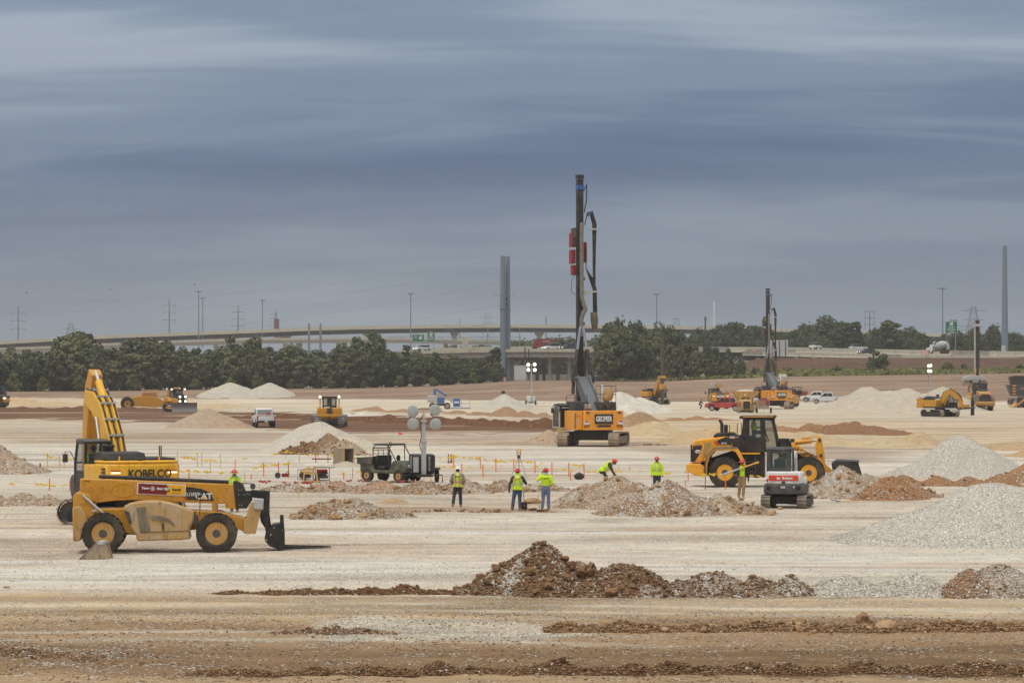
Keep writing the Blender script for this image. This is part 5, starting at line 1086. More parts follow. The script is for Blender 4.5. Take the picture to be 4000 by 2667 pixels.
# ------------------------------------------------------------------ telehandler
def telehandler():
 p = G(394, 2160); r = thing('telehandler', 'mustard yellow telehandler with dusty engine cover and lowered pallet forks', 'telehandler', (p.x, p.y + .9, -.03), 5)
 T = lambda pts: S(pts, 482, 790, 245.5)
 yn = -1.22
 for (x, rr, yy) in ((482, .68, -.95), (482, .68, .95), (1380, .665, -.95), (1380, .665, .95)):
  wheel(r, ((x - 482) / 245.5, yy, rr), rr, .40, .37, YELD, lugs=22, out=-1 if yy < 0 else 1, hub=DARK, tread=.05)
 plate(r, 'chassis', T([(300, 440), (640, 430), (1200, 450), (1440, 470), (1610, 520), (1600, 625), (1560, 600), (1250, 600), (700, 640), (520, 560), (300, 600)]), 0, 1.1, YEL, bevel=.02)
 for xx in (482, 1380): MB().cyl(((xx - 482) / 245.5, -.9, .66), ((xx - 482) / 245.5, .9, .66), .14, n=12).build('axle', BLK, r)
 b = plate(r, 'boom', T([(288, 195), (1475, 243), (1512, 250), (1536, 440), (1452, 436), (1452, 402), (1100, 387), (700, 366), (560, 372), (430, 388), (300, 345), (285, 300)]), 0, .52, YEL, bevel=.02)
 for (cx_, cy_, ax, ay) in ((375, 275, 18, 18), (463, 280, 18, 18), (630, 288, 92, 54)):
  mb = MB(); m = 28
  pts = [(( cx_ + ax * math.cos(2 * math.pi * i / m) - 482) / 245.5, -.263, (790 - cy_ - ay * math.sin(2 * math.pi * i / m)) / 245.5) for i in range(m + 1)]
  mb.tube(pts, .012, 5); mb.build('raised_ring', YEL, b)
 MB().cyl(((437 - 482) / 245.5, -.16, (790 - 178) / 245.5), ((1475 - 482) / 245.5, -.16, (790 - 226) / 245.5), .062, n=14).build('hydraulic_tube', BLK, b)
 MB().prism(T([(1440, 232), (1455, 245), (1535, 442), (1450, 436)]), -.29, .29).build('boom_collar', YEL, b, bevel=.01)
 plate(r, 'rear_frame', T([(242, 330), (262, 303), (300, 300), (372, 322), (402, 400), (402, 470), (440, 520), (330, 560), (242, 560)]), -.62, .5, YEL, bevel=.02)
 plate(r, 'rear_frame', T([(242, 330), (262, 303), (300, 300), (372, 322), (402, 400), (402, 470), (440, 520), (330, 560), (242, 560)]), .62, .5, YEL, bevel=.02)
 plate(r, 'rear_counterweight', T([(240, 412), (300, 407), (340, 460), (372, 522), (335, 570), (316, 640), (302, 684), (246, 685)]), 0, 2.1, YELD, bevel=.04)
 mb = MB(); mb.cyl(((318 - 482) / 245.5, -.92, (790 - 318) / 245.5), ((505 - 482) / 245.5, -.92, (790 - 486) / 245.5), .042, n=10); mb.build('lift_rod', CHROME, r)
 mb = MB(); mb.cyl(((322 - 482) / 245.5, -.80, (790 - 362) / 245.5), ((398 - 482) / 245.5, -.80, (790 - 500) / 245.5), .075, n=12); mb.cyl(((322 - 482) / 245.5, -.9, (790 - 366) / 245.5), ((322 - 482) / 245.5, -.7, (790 - 366) / 245.5), .09, n=14); mb.build('lift_cylinder', YEL, r)
 c = plate(r, 'engine_cover', T([(640, 412), (690, 385), (760, 370), (850, 363), (930, 366), (1020, 382), (1110, 412), (1170, 436), (1200, 455), (1196, 520), (1168, 600), (1182, 668), (1100, 676), (752, 684), (742, 625), (700, 570), (668, 470)]), -.84, .72, BEIGE, bevel=.05)
 plate(c, 'intake_grille', T([(747, 425), (762, 415), (818, 412), (826, 470), (856, 596), (845, 604), (778, 606), (768, 560)]), -1.215, .03, paint('dusty_mesh', (104, 96, 82), .9, dust=.35))
 plate(c, 'side_grille', T([(855, 480), (930, 482), (1000, 505), (1040, 540), (1052, 570), (1000, 530), (900, 512), (866, 520)]), -1.213, .03, MATS['dusty_mesh'])
 plate(c, 'latch', T([(950, 540), (961, 540), (961, 592), (950, 592)]), -1.215, .03, BLK)
 plate(c, 'cover_seam', T([(772, 611), (1160, 600), (1160, 604), (772, 616)]), -1.208, .02, MATS['dusty_mesh'])
 plate(c, 'louvre_panel', T([(650, 440), (690, 450), (712, 540), (690, 545), (662, 470)]), -1.213, .03, DARK)
 plate(r, 'fuel_tank', T([(1170, 480), (1225, 478), (1230, 545), (1180, 560)]), -.85, .6, DARK, bevel=.02)
 cab = thing_part('operator_cab', r); cabin(cab, T([(560, 480), (560, 260), (640, 222), (860, 222), (900, 480)]), .42, 1.25, BLK, GLS)
 MB().bb(.3, 1.75, .4, 1.22, .55, 1.3).build('cab_base', YEL, r, bevel=.02); seat(cab, .9, .85, 1.35)
 o = plate(r, 'stabiliser_leg', T([(1640, 425), (1660, 395), (1740, 430), (1724, 490), (1690, 638), (1662, 632), (1630, 638), (1592, 628), (1600, 520), (1620, 512)]), -.72, .35, BEIGE, bevel=.02)
 plate(o, 'foot_plate', T([(1676, 352), (1756, 356), (1752, 440), (1672, 436)]), -.76, .42, LGREY, bevel=.02)
 o = plate(r, 'stabiliser_leg', T([(1640, 425), (1660, 395), (1740, 430), (1724, 490), (1690, 638), (1662, 632), (1630, 638), (1592, 628), (1600, 520), (1620, 512)]), .72, .35, BEIGE, bevel=.02)
 mb = MB(); mb.cyl(((1365 - 482) / 245.5, -.3, (790 - 395) / 245.5), ((1365 - 482) / 245.5, -.3, (790 - 470) / 245.5), .10, n=12); mb.build('swivel_post', YELD, r)
 mb = MB()
 for i in range(5): mb.lathe([(.085, -.01), (.10, 0), (.085, .01)], ((1365 - 482) / 245.5, -.3, (790 - 425 - i * 7) / 245.5), 'z', 12)
 mb.build('spring_boot', BLK, r)
 h = plate(r, 'boom_head', T([(1508, 222), (1535, 215), (1590, 245), (1610, 300), (1660, 300), (1664, 372), (1618, 438), (1542, 440), (1536, 420)]), 0, .56, BLK, bevel=.015)
 for (x, y) in ((1555, 290), (1556, 325), (1578, 290), (1600, 325), (1560, 410), (1580, 410), (1625, 320), (1640, 325)): MB().cyl(((x - 482) / 245.5, -.31, (790 - y) / 245.5), ((x - 482) / 245.5, -.27, (790 - y) / 245.5), .016, n=8).build('bolt', LGREY, h)
 MB().cyl(((1668 - 482) / 245.5, -.35, (790 - 262) / 245.5), ((1668 - 482) / 245.5, .35, (790 - 262) / 245.5), .09, n=14).build('hose_drum', DARK, h)
 MB().cyl(((1530 - 482) / 245.5, -.1, (790 - 235) / 245.5), ((1660 - 482) / 245.5, -.1, (790 - 240) / 245.5), .015, n=8).build('hose', BLK, h)
 g = plate(r, 'gooseneck', T([(1655, 292), (1806, 300), (1802, 480), (1816, 585), (1768, 600), (1732, 545), (1722, 490), (1738, 360), (1662, 350)]), 0, .5, BLK, bevel=.015)
 plate(g, 'tilt_link', T([(1760, 500), (1790, 500), (1800, 600), (1812, 690), (1790, 700), (1768, 610)]), -.3, .08, DARK)
 k = plate(r, 'fork_carriage', T([(1776, 612), (1832, 567), (1888, 558), (1920, 560), (1926, 760), (1872, 766), (1826, 750), (1800, 738), (1762, 694)]), 0, .95, BLK, bevel=.015)
 for yy in (-.45, .45): plate(k, 'carriage_post', T([(1886, 500), (1916, 500), (1922, 760), (1870, 766), (1890, 640)]), yy, .12, BLK)
 for (x, y, q) in ((1838, 592, .02), (1905, 612, .02), (1775, 690, .035), (1812, 648, .03)): MB().cyl(((x - 482) / 245.5, -.51, (790 - y) / 245.5), ((x - 482) / 245.5, -.46, (790 - y) / 245.5), q, n=10).build('pin', LGREY, k)
 for yy in (-.38, .38): plate(k, 'fork', T([(1900, 620), (1924, 620), (1926, 742), (2300, 752), (2300, 758), (1930, 766), (1900, 766)]), yy, .13, BLK)
 mb = MB(); mb.tube([((1252 - 482) / 245.5, -.9, (790 - 268) / 245.5), ((1246 - 482) / 245.5, -.9, (790 - 480) / 245.5)], .016, 6); mb.tube([((1218 - 482) / 245.5, -.9, (790 - 440) / 245.5), ((1200 - 482) / 245.5, -.9, (790 - 480) / 245.5)], .012, 6); a = mb.build('mirror_post', BLK, r)
 MB().box(((1228 - 482) / 245.5, -.9, (790 - 335) / 245.5), (.03, .14, .22)).build('mirror', DARK, a)
 # decals: printed plate and lettering
 d = plate(b, 'rental_plate', T([(744, 226), (1131, 243), (1131, 338), (741, 320)]), -.272, .01, WHT)
 plate(d, 'plate_red_field', T([(754, 234), (980, 244), (977, 324), (750, 313)]), -.281, .01, paint('plate_red', (122, 22, 24), .5, dust=.04))
 plate(d, 'plate_yellow_field', T([(980, 244), (1123, 250), (1123, 329), (977, 324)]), -.281, .01, paint('plate_yellow', (238, 178, 26), .5, dust=.04))
 def tx(s, x, y, size, mat, par=b, yoff=-.292, **kw): return text(par, s, size / 245.5, mat, ((x - 482) / 245.5, yoff, (790 - y) / 245.5), (90, 0, 0), **kw)
 tx('Texas', 808, 272, 25, WHT, d, bold=.006, shear=.15); tx('First', 922, 277, 25, WHT, d, bold=.006, shear=.15)
 mb = MB(); q = ((866 - 482) / 245.5, (790 - 276) / 245.5)
 mb.tube([(q[0] + .065 * math.cos(a * .3927), -.292, q[1] + .065 * math.sin(a * .3927)) for a in range(17)], .009, 5); mb.build('ring_mark', WHT, d)
 st = [(q[0] + (.05 if i % 2 == 0 else .02) * math.sin(i * math.pi / 5), q[1] + (.05 if i % 2 == 0 else .02) * math.cos(i * math.pi / 5)) for i in range(10)]
 plate(d, 'star_mark', st, -.292, .006, WHT)
 MB().cyl(((980 - 482) / 245.5, -.295, (790 - 281) / 245.5), ((980 - 482) / 245.5, -.28, (790 - 281) / 245.5), .10, n=24).build('round_mark', BLK, d)
 tx('CAT', 980, 278, 24, WHT, d, -.30, bold=.008); plate(d, 'triangle_mark', T([(968, 294), (992, 294), (980, 283)]), -.299, .006, MATS['plate_yellow'])
 tx('Rental', 1058, 284, 27, BLK, d, bold=.004); tx('S  T  O  R  E', 1052, 312, 13, BLK, d)
 e = plate(b, 'black_decal', T([(1132, 264), (1180, 266), (1260, 282), (1326, 308), (1358, 376), (1150, 366), (1132, 330)]), -.268, .01, BLK)
 plate(e, 'red_stripe', T([(1112, 340), (1132, 338), (1150, 366), (1128, 366)]), -.270, .01, REDC)
 tx('TL1255D', 1180, 323, 36, WHT, e, -.276, bold=.004, sx=.88); tx('CAT', 1275, 340, 66, WHT, e, -.276, bold=.012); plate(e, 'triangle_mark', T([(1252, 362), (1298, 364), (1274, 340)]), -.284, .006, MATS['plate_yellow'])
 tx('117188', 335, 214, 18, DARK, b, -.264)
 plate(r, 'notice_sticker', T([(395, 434), (428, 436), (428, 452), (394, 450)]), -.876, .01, WHT)
 return r
def thing_part(name, par):
 """a part that carries sub-parts: its own small floor plate mesh"""
 o = MB().box((.9, .85, 1.2), (1.2, .7, .06)).build(name, BLK, par); return o

# ------------------------------------------------------------------ excavator
DRILLH = [12.4]
def excavator(name, label, loc, yaw, under_yaw, body, s=1.0, boom=None, stick=None, boom_w=.62, tail=None, trk=TRK, near=False, hood=BLK, tool='bucket', rear_text=None, cab_side=1, lamps=True):
 """x forward. boom, stick: lists of (x, z, depth) centre points"""
 r = thing(name, label, 'excavator', loc, yaw, scale=s)
 u = R(under_yaw - yaw)
 un = MB().box((0, 0, .75), (2.6, 1.5, .5)).build('undercarriage', BLK, r, bevel=.03); un.rotation_euler = (0, 0, u)
 for y in (-1.3, 1.3): track(un, -2.35, 2.35, y, .6, .98, trk, BLK, n=46, single=near)
 MB().cyl((0, 0, .95), (0, 0, 1.25), .7, n=20).build('slew_ring', BLK, r)
 MB().bb(-1.9, 2.1, -1.45, 1.45, 1.18, 1.36).build('deck', BLK, r, bevel=.02)
 n = 14; pl = [(-1.85, -1.55)] + [(-2.4 - .75 * math.cos(a), -1.55 * math.sin(a) * -1) for a in [(-math.pi / 2 + math.pi * i / n) * .98 for i in range(n + 1)]] + [(-1.85, 1.55)]
 pl = [(-1.75, -1.58), (-2.55, -1.58), (-2.95, -1.4), (-3.15, -.9), (-3.22, 0), (-3.15, .9), (-2.95, 1.4), (-2.55, 1.58), (-1.75, 1.58)]
 cw = MB().prism(pl, 1.22, 2.42, 'z').build('counterweight', body, r, bevel=.09)
 MB().prism([(a * .985 - .03, b * .985) for a, b in pl], 2.42, 2.5, 'z').build('counterweight_lid', body, cw, bevel=.03)
 MB().bb(-1.74, .3, -1.5, -.5, 1.37, 2.3).build('side_housing', body, r, bevel=.04); MB().bb(-1.74, .1, .45, 1.5, 1.37, 2.3).build('side_housing', body, r, bevel=.04)
 MB().bb(-1.74, -.3, -.5, .45, 1.37, 2.2).build('engine_bay', BLK, r)
 hd = MB().prism([(-2.5, 2.5), (-2.3, 2.78), (-1.2, 2.82), (-.6, 2.66), (-.4, 2.5)], -.3, 1.3).build('engine_hood', hood, r, bevel=.05); MB().bb(-2.5, -.2, -1.45, .0, 2.44, 2.58).build('hood_tray', hood, r, bevel=.02)
 MB().cyl((-.9, .8, 2.8), (-.9, .8, 2.95), .2, n=14).build('air_intake', hood, hd); MB().cyl((-.9, .8, 2.95), (-.9, .8, 3.05), .27, n=14).build('intake_cap', hood, hd)
 mb = MB(); mb.tube([(-1.3, -1.2, 2.5), (-1.3, -1.2, 3.0), (-1.05, -1.2, 3.0), (-1.05, -1.2, 2.5)], .025, 6); mb.build('handrail', BLK, r)
 cb = cabin(r, [(.25, 1.36), (.15, 3.12), (1.55, 3.16), (1.95, 2.3), (1.95, 1.36)], .42, 1.45, BLK, GLS)
 MB().prism([(.1, 3.1), (.1, 3.2), (1.5, 3.25), (1.65, 3.12)], .40, 1.47).build('cab_roof', DARK, cb, bevel=.04)
 MB().bb(.27, 1.93, .44, 1.43, 1.37, 2.0).build('cab_door', BLK, cb, bevel=.02); seat(cb, .75, .95, 1.9)
 mb = MB(); mb.tube([(1.3, 1.5, 2.3), (1.3, 1.75, 2.75), (1.3, 1.95, 2.75), (1.3, 1.95, 2.6)], .018, 6); a = mb.build('mirror_arm', BLK, r); MB().box((1.3, 1.95, 2.5), (.06, .2, .32)).build('mirror', DARK, a)
 if lamps:
  for y in (-1.15, 1.05):
   q = MB().box((-3.12, y, 2.12), (.08, .36, .05), mi=0).build('tail_lamp', LAMPR, cw); MB().box((-3.13, y, 2.06), (.08, .34, .06)).build('work_lamp', glow('warm_lamp', (255, 226, 180), 1.6), cw)
  for i in range(6): MB().box((-2.86, 1.46, 1.5 + i * .14), (.16, .10, .07), rot=(0, 0, 35)).build('vent', DARK, cw)
  for y in (-.8, .75): MB().cyl((-2.5, y, 2.5), (-2.5, y, 2.66), .035, n=8).build('lifting_eye', body, cw)
  MB().box((-2.9, .05, 2.52), (.14, .2, .12)).build('rear_camera', BLK, cw)
 def arm(nm, pts, w, mat):
  mb = MB(); up = []; dn = []
  for i, (x, z, h) in enumerate(pts):
   a = pts[max(i - 1, 0)]; b = pts[min(i + 1, len(pts) - 1)]; dx, dz = b[0] - a[0], b[1] - a[1]; L = math.hypot(dx, dz) or 1
   up.append((x - dz / L * h / 2, z + dx / L * h / 2)); dn.append((x + dz / L * h / 2, z - dx / L * h / 2))
  return MB().prism(up + dn[::-1], -w / 2, w / 2).build(nm, mat, r, bevel=.03)
 def over(e, y):
  out = []
  for i, (x, z, h) in enumerate(boom):
   a, c = boom[max(i - 1, 0)], boom[min(i + 1, len(boom) - 1)]; dx, dz = c[0] - a[0], c[1] - a[1]; L = math.hypot(dx, dz); out.append((x - dz / L * (h / 2 + e), y, z + dx / L * (h / 2 + e)))
  return out
 if boom:
  b = arm('boom', boom, boom_w, body)
  e = boom[-1]; q = stick[0]
  mid = boom[len(boom) // 2]
  for y in (-boom_w * .62, boom_w * .62):
   MB().cyl((.95, y, 1.55), (mid[0] * .62 + .3, y, 1.55 + (mid[1] - 1.55) * .5), .10, n=12).build('boom_cylinder', body, b); MB().cyl((mid[0] * .62 + .3, y, 1.55 + (mid[1] - 1.55) * .5), (mid[0], y, mid[1] - .1), .06, n=10).build('boom_rod', CHROME, b)
  top = boom[len(boom) // 2]
  ax0 = Vector((top[0] * 1.05, 0, top[1] + .45)); ax1 = Vector((q[0], 0, q[1])); m_ = ax0.lerp(ax1, .68)
  MB().cyl(ax0, m_, .15, n=14).build('stick_cylinder', body, b); MB().cyl(m_, ax1, .075, n=10).build('stick_rod', CHROME, b)
  for k, y in enumerate((-.24, -.14, .14, .24)):
   pts = over(.05, y); MB().tube(pts, .04, 6).build('hydraulic_pipe', body if k % 3 else BLK, b)
  MB().tube(over(.07, 0), .045, 6).build('centre_hose', BLK, b)
  cl_ = over(.09, 0); cl_ = cl_[1:-1] + [tuple((p + q) / 2 for p, q in zip(m_, n_)) for m_, n_ in zip(cl_[:-1], cl_[1:])]
  for c_ in cl_: MB().box(c_, (.10, .62, .08)).build('pipe_clamp', LGREY, b)
  st = arm('stick', stick, boom_w * .72, body if body != YELK else paint('stick_shaded_yellow', (212, 148, 26), .45, dust=.2))  # darker, dirtier yellow: stick's shading against the boom put into its colour
  MB().tube([(boom[-2][0], -boom_w * .5, boom[-2][1] + .5), (boom[-1][0] + .1, -boom_w * .62, boom[-1][1] + .7), (boom[-1][0] + .5, -boom_w * .55, boom[-1][1] - .3)], .04, 7).build('hose', BLK, b)
  bx_, bz_ = stick[-1][0], stick[-1][1]
  if tool == 'bucket':
   MB().prism([(bx_ - .1, bz_ + .1), (bx_ + .25, bz_ - .1), (bx_ + .1, bz_ - .7), (bx_ - .4, bz_ - 1.1), (bx_ - 1.0, bz_ - .95), (bx_ - .9, bz_ - .85), (bx_ - .6, bz_ - .25)], -.7, .7).build('bucket', DARK, r, bevel=.02)
   for y in (-.6, -.3, 0, .3, .6): MB().box((bx_ - 1.05, y, bz_ - .92), (.22, .08, .08)).build('bucket_tooth', LGREY, r)
  elif tool == 'drill':
   MB().bb(bx_ - .22, bx_ + .22, -.25, .25, .5, DRILLH[0]).build('drill_mast', paint('worn_mast', (54, 48, 42), .7, dust=.2), r); MB().bb(bx_ - .3, bx_ + .3, -.35, .35, DRILLH[0] - .9, DRILLH[0]).build('mast_head', DARK, r); MB().bb(bx_ - .5, bx_ + .25, -.6, .6, 4.6, 5.0).build('mast_bracket', body, r); MB().bb(bx_ - .35, bx_ + .25, -.4, .4, 2.6, 3.6).build('drill_head', body, r, bevel=.03)
   MB().cyl((bx_ + .35, 0, .1), (bx_ + .35, 0, 3.0), .06, n=8).build('drill_rod', DARK, r)
   mb = MB(); pts = [(bx_ + .35 + .17 * math.cos(i * .9), .17 * math.sin(i * .9), .1 + i * .06) for i in range(40)]; mb.tube(pts, .035, 5); mb.build('auger_flight', TRKD, r)
  elif tool == 'hammer':
   MB().cyl((bx_ - .2, -1.1, bz_), (bx_ + .2, 2.8, bz_ + .15), .13, n=12).build('feed_beam', DARK, r); MB().box((bx_, .4, bz_ + .4), (.5, 2.2, .4)).build('feed_mast', body, r, bevel=.03)
   MB().cyl((bx_ - .3, -1.6, bz_ - .25), (bx_ - .3, -.4, bz_ - .15), .27, n=16).build('drum', LGREY, r)
   MB().prism([(2.4, bz_ - .9), (2.75, bz_ - .9), (2.7, bz_ + 1.1), (2.5, bz_ + 1.15)], bx_ - .2, bx_ + .2, 'x').build('clamp_foot', BLK, r)
 if rear_text:
  for (tx_, sz, z, m, kw) in rear_text: text(r, tx_, sz, m, (-3.235, kw.pop('dy', 0), z), (90, 0, -90), **kw)
 return r

# ------------------------------------------------------------------ wheel loader
def loader(name, label, loc, yaw, yel, detail=True, raised=False, s=1.0):
 r = thing(name, label, 'wheel loader', loc, yaw, scale=s); K = 226.4; T = lambda pts: S(pts, 565, 1003, K)
 X = lambda x: (x - 565) / K; Z = lambda y: (1003 - y) / K
 for x in (565, 1515):
  for y in (-1.02, 1.02): wheel(r, (X(x), y, .80), .81, .58, .42, yel, lugs=20, out=-1 if y < 0 else 1, hub=DARK, tread=.06)
  MB().cyl((X(x), -.8, .8), (X(x), .8, .8), .22, n=12).build('axle', BLK, r)
 h = plate(r, 'engine_hood', T([(190, 520), (200, 480), (225, 458), (420, 432), (600, 410), (655, 515), (640, 540), (440, 560), (400, 600), (350, 700), (175, 715), (182, 560)]), 0, 1.55, yel, bevel=.05)
 plate(h, 'side_grille', T([(330, 490), (405, 475), (395, 540), (340, 640), (302, 690), (312, 580)]), 0, 1.565, paint('louvre_yellow', (176, 140, 70), .7, dust=.3))
 plate(h, 'rear_corner_panel', T([(198, 522), (300, 512), (288, 570), (262, 630), (218, 702), (168, 706), (182, 570)]), 0, 1.575, BLK)
 MB().bb(X(165), X(180), -.6, .6, Z(700), Z(515)).build('rear_grille', BLK, h)
 for y in (-.62, .62): MB().box((X(186), y, Z(530)), (.06, .2, .09)).build('tail_lamp', LAMPRG if raised else LAMPR, h)
 plate(r, 'counterweight', T([(122, 738), (132, 726), (280, 726), (330, 760), (330, 868), (215, 855), (125, 802)]), 0, 2.5, yel, bevel=.05)
 plate(r, 'rear_frame', T([(280, 700), (700, 560), (1000, 600), (1000, 880), (760, 880), (300, 860)]), 0, .9, BLK)
 for y in (-1.02, 1.02):
  f = plate(r, 'rear_fender', T([(336, 860), (340, 720), (358, 640), (432, 548), (520, 536), (700, 536), (745, 600), (790, 690), (812, 760), (790, 770), (745, 690), (690, 590), (640, 568), (450, 575), (395, 640), (366, 730), (362, 860)]), y, .66, yel, bevel=.03)
  plate(f, 'fender_edge', T([(336, 860), (338, 715), (355, 636), (430, 543), (520, 531), (702, 531), (702, 545), (440, 556), (372, 645), (352, 725), (350, 860)]), y * 1.02, .67, paint('dusty_rubber_trim', (92, 88, 82), .8, dust=.4))
 d = plate(r, 'hood_top', T([(418, 428), (440, 392), (470, 374), (650, 366), (690, 398), (692, 418), (600, 412)]), 0, 1.2, BLK, bevel=.05)
 MB().tube([(X(520), -.25, Z(370)), (X(520), -.25, Z(280)), (X(512), -.25, Z(255)), (X(490), -.25, Z(226))], [.085, .085, .085, .07], 10).build('exhaust', BLK, d)
 MB().cyl((X(560), .25, Z(370)), (X(560), .25, Z(285)), .1, n=12).build('air_filter', BLK, d)
 plate(r, 'mid_body', T([(580, 408), (735, 400), (800, 420), (800, 596), (740, 600), (655, 520)]), 0, 1.5, BLK, bevel=.02)
 c = cabin(r, T([(800, 592), (800, 430), (752, 395), (768, 205), (1065, 200), (1112, 215), (1165, 460), (1170, 592)]), -.78, .78, BLK, GLS, frame=.11)
 for y in (-.80, .80):
  dr = plate(c, 'cab_door', T([(800, 425), (968, 432), (974, 588), (806, 590)]), y, .06, BLK, bevel=.01); plate(dr, 'door_pillar', T([(960, 205), (1004, 205), (1012, 430), (1018, 590), (972, 590)]), y, .06, BLK)
  plate(c, 'rear_quarter', T([(752, 395), (768, 205), (800, 205), (826, 225), (826, 410), (800, 430)]), y, .05, BLK)
 plate(c, 'cab_roof', T([(722, 196), (730, 180), (1138, 176), (1142, 200), (1100, 208), (764, 210)]), 0, 1.75, BLK, bevel=.03); plate(c, 'roof_stripe', T([(765, 184), (1110, 181), (1110, 191), (765, 194)]), 0, 1.77, yel)
 MB().cyl((X(735), -.6, Z(215)), (X(735), -.6, Z(185)), .06, n=10).build('beacon', AMBER, c)
 seat(c, X(850), -.1, Z(420)); MB().tube([(X(1060), -.1, Z(470)), (X(1020), -.1, Z(385))], .03, 6).build('steering_column', BLK, c)
 mb = MB(); mb.lathe([(.17, -.02), (.19, 0), (.17, .02), (.15, 0), (.17, -.02)], (X(1020), -.1, Z(382)), 'x', 16); mb.build('steering_wheel', BLK, c)
 plate(r, 'platform_edge', T([(735, 600), (962, 597), (962, 612), (735, 614)]), 0, 2.4, yel); plate(r, 'belly', T([(760, 612), (1010, 612), (1010, 880), (930, 885), (800, 870), (760, 700)]), 0, 1.5, BLK)
 for y in (-1.15,):
  mb = MB();
  for x in (800, 910): mb.tube([(X(x), y, Z(620)), (X(x + 6), y, Z(885))], .02, 6)
  l = mb.build('ladder', DARK, r)
  for i in range(4): MB().box((X(856), y, Z(700 + i * 55)), (.46, .12, .03)).build('step', DARK, l)
 for (x0, x1, y) in ((578, 612, -.6), (700, 750, -.6)):
  MB().tube([(X(x0), y, Z(510 if x0 < 600 else 400)), (X(x0), y, Z(284 if x0 < 600 else 268)), (X(x1), y, Z(284 if x0 < 600 else 268)), (X(x1), y, Z(430))], .02, 6).build('handrail', BLK, r)
 plate(r, 'front_frame', T([(1165, 452), (1300, 470), (1335, 560), (1700, 760), (1640, 860), (1400, 900), (1180, 820)]), 0, .85, BLK, bevel=.02)
 mb = MB(); mb.bb(X(1170), X(1290), -.5, .5, Z(560), Z(440)); mb.box((X(1325), .3, Z(462)), (.2, .2, .16)); mb.box((X(1325), -.45, Z(462)), (.2, .2, .16)); mb.build('valve_block', BLK, r)
 for y in (-1.02, 1.02): plate(r, 'front_fender', T([(1262, 692), (1296, 602), (1342, 574), (1470, 578), (1472, 598), (1350, 604), (1312, 640), (1280, 700)]), y, .62, paint('fender_dusty', (196, 160, 92), .6, dust=.5), bevel=.02)
 if not raised:
  la = [(1312, 488), (1372, 508), (1480, 588), (1590, 640), (1655, 692), (1800, 830), (1780, 880), (1690, 800), (1560, 700), (1440, 640), (1328, 560)]
  for y in (-.62, .62): plate(r, 'lift_arm', T(la), y, .12, yel, bevel=.015)
  bc = plate(r, 'bellcrank', T([(1602, 425), (1628, 412), (1650, 432), (1668, 500), (1690, 620), (1694, 722), (1665, 745), (1600, 650), (1586, 520)]), 0, .3, yel, bevel=.02)
  for (x, y) in ((1637, 455), (1650, 630)): MB().cyl((X(x), -.2, Z(y)), (X(x), .2, Z(y)), .08, n=14).build('pin', DARK, bc)
  MB().cyl((X(1350), 0, Z(485)), (X(1545), 0, Z(463)), .125, n=16).build('tilt_cylinder', yel, r); MB().cyl((X(1545), 0, Z(463)), (X(1637), 0, Z(455)), .06, n=12).build('tilt_rod', CHROME, r)
  MB().prism(T([(1425, 432), (1630, 408), (1632, 420), (1430, 442)]), -.1, .1).build('hose_guard', yel, r)
  bk = [(1772, 716), (1828, 680), (2086, 692), (2068, 728), (2100, 820), (2150, 960), (2290, 1000), (1960, 996), (1850, 930), (1790, 830)]
  inner = [(1800, 730), (1850, 712), (2050, 716), (2040, 745), (2075, 830), (2120, 940), (2240, 980), (1970, 975), (1870, 915), (1815, 830)]
  B = MB(); bo = T([(1772, 716), (1828, 680), (2086, 692), (2070, 712), (1840, 705), (1800, 740), (1815, 830), (1880, 915), (1980, 970), (2240, 985), (2240, 1000), (1960, 996), (1850, 930), (1790, 830)])
  B.prism(bo, -1.4, 1.4); bkt = B.build('bucket', BLK, r, bevel=.015)
  for y in (-1.42, 1.42): plate(bkt, 'bucket_side', T([(1772, 716), (1828, 680), (2072, 720), (2110, 842), (2160, 970), (2240, 1000), (1960, 996), (1850, 930), (1790, 830)]), y, .05, BLK)
  for i in range(7): plate(bkt, 'bucket_rib', T([(1850, 700), (2060, 706), (1990, 790), (1900, 800)]), -1.1 + i * .37, .05, DARK)
 else:
  la = [(1312, 488), (1372, 470), (1600, 330), (1780, 130), (1830, 150), (1700, 350), (1480, 520), (1328, 560)]
  for y in (-.62, .62): plate(r, 'lift_arm', T(la), y, .12, yel, bevel=.015)
  MB().prism([(-1.55, 3.95), (1.55, 3.95), (1.55, 4.35), (.55, 4.6), (-.55, 4.6), (-1.55, 4.35)], X(1560), X(1880), 'x').build('bucket', LGREY, r, bevel=.03)
  MB().prism([(-1.55, 3.5), (-1.35, 3.2), (1.35, 3.2), (1.55, 3.5), (1.55, 3.95), (-1.55, 3.95)], X(1600), X(1900), 'x').build('bucket_floor', paint('dusty_bucket', (170, 150, 122), .8, dust=.5), r, bevel=.02)
  MB().box((X(1555), 0, 3.85), (.06, 1.3, .4)).build('bucket_decal', DARK, r); text(r, 'YARD', .34, WHT, (X(1545), 0, 3.85), (90, 0, -90), bold=.01)
 if detail:
  e = plate(h, 'dark_side_decal', T([(470, 462), (580, 412), (615, 440), (640, 506), (505, 508)]), -.785, .02, BLK); plate(h, 'orange_stripe', T([(430, 475), (452, 468), (490, 508), (468, 510)]), -.786, .02, ORD); plate(h, 'orange_stripe', T([(458, 466), (468, 462), (502, 508), (492, 509)]), -.786, .02, ORD)
  text(h, '856H', 28 / K, WHT, (X(550), -.80, Z(492)), (90, 0, 0), bold=.003)
  text(r, 'LIUGONG', 46 / K, BLK, (X(1462), -.69, Z(592)), (90, 23, 0), bold=.008, sx=1.15, shear=.1); text(r, '856', 22 / K, RED, (X(1600), -.69, Z(640)), (90, 8, 0), bold=.004)
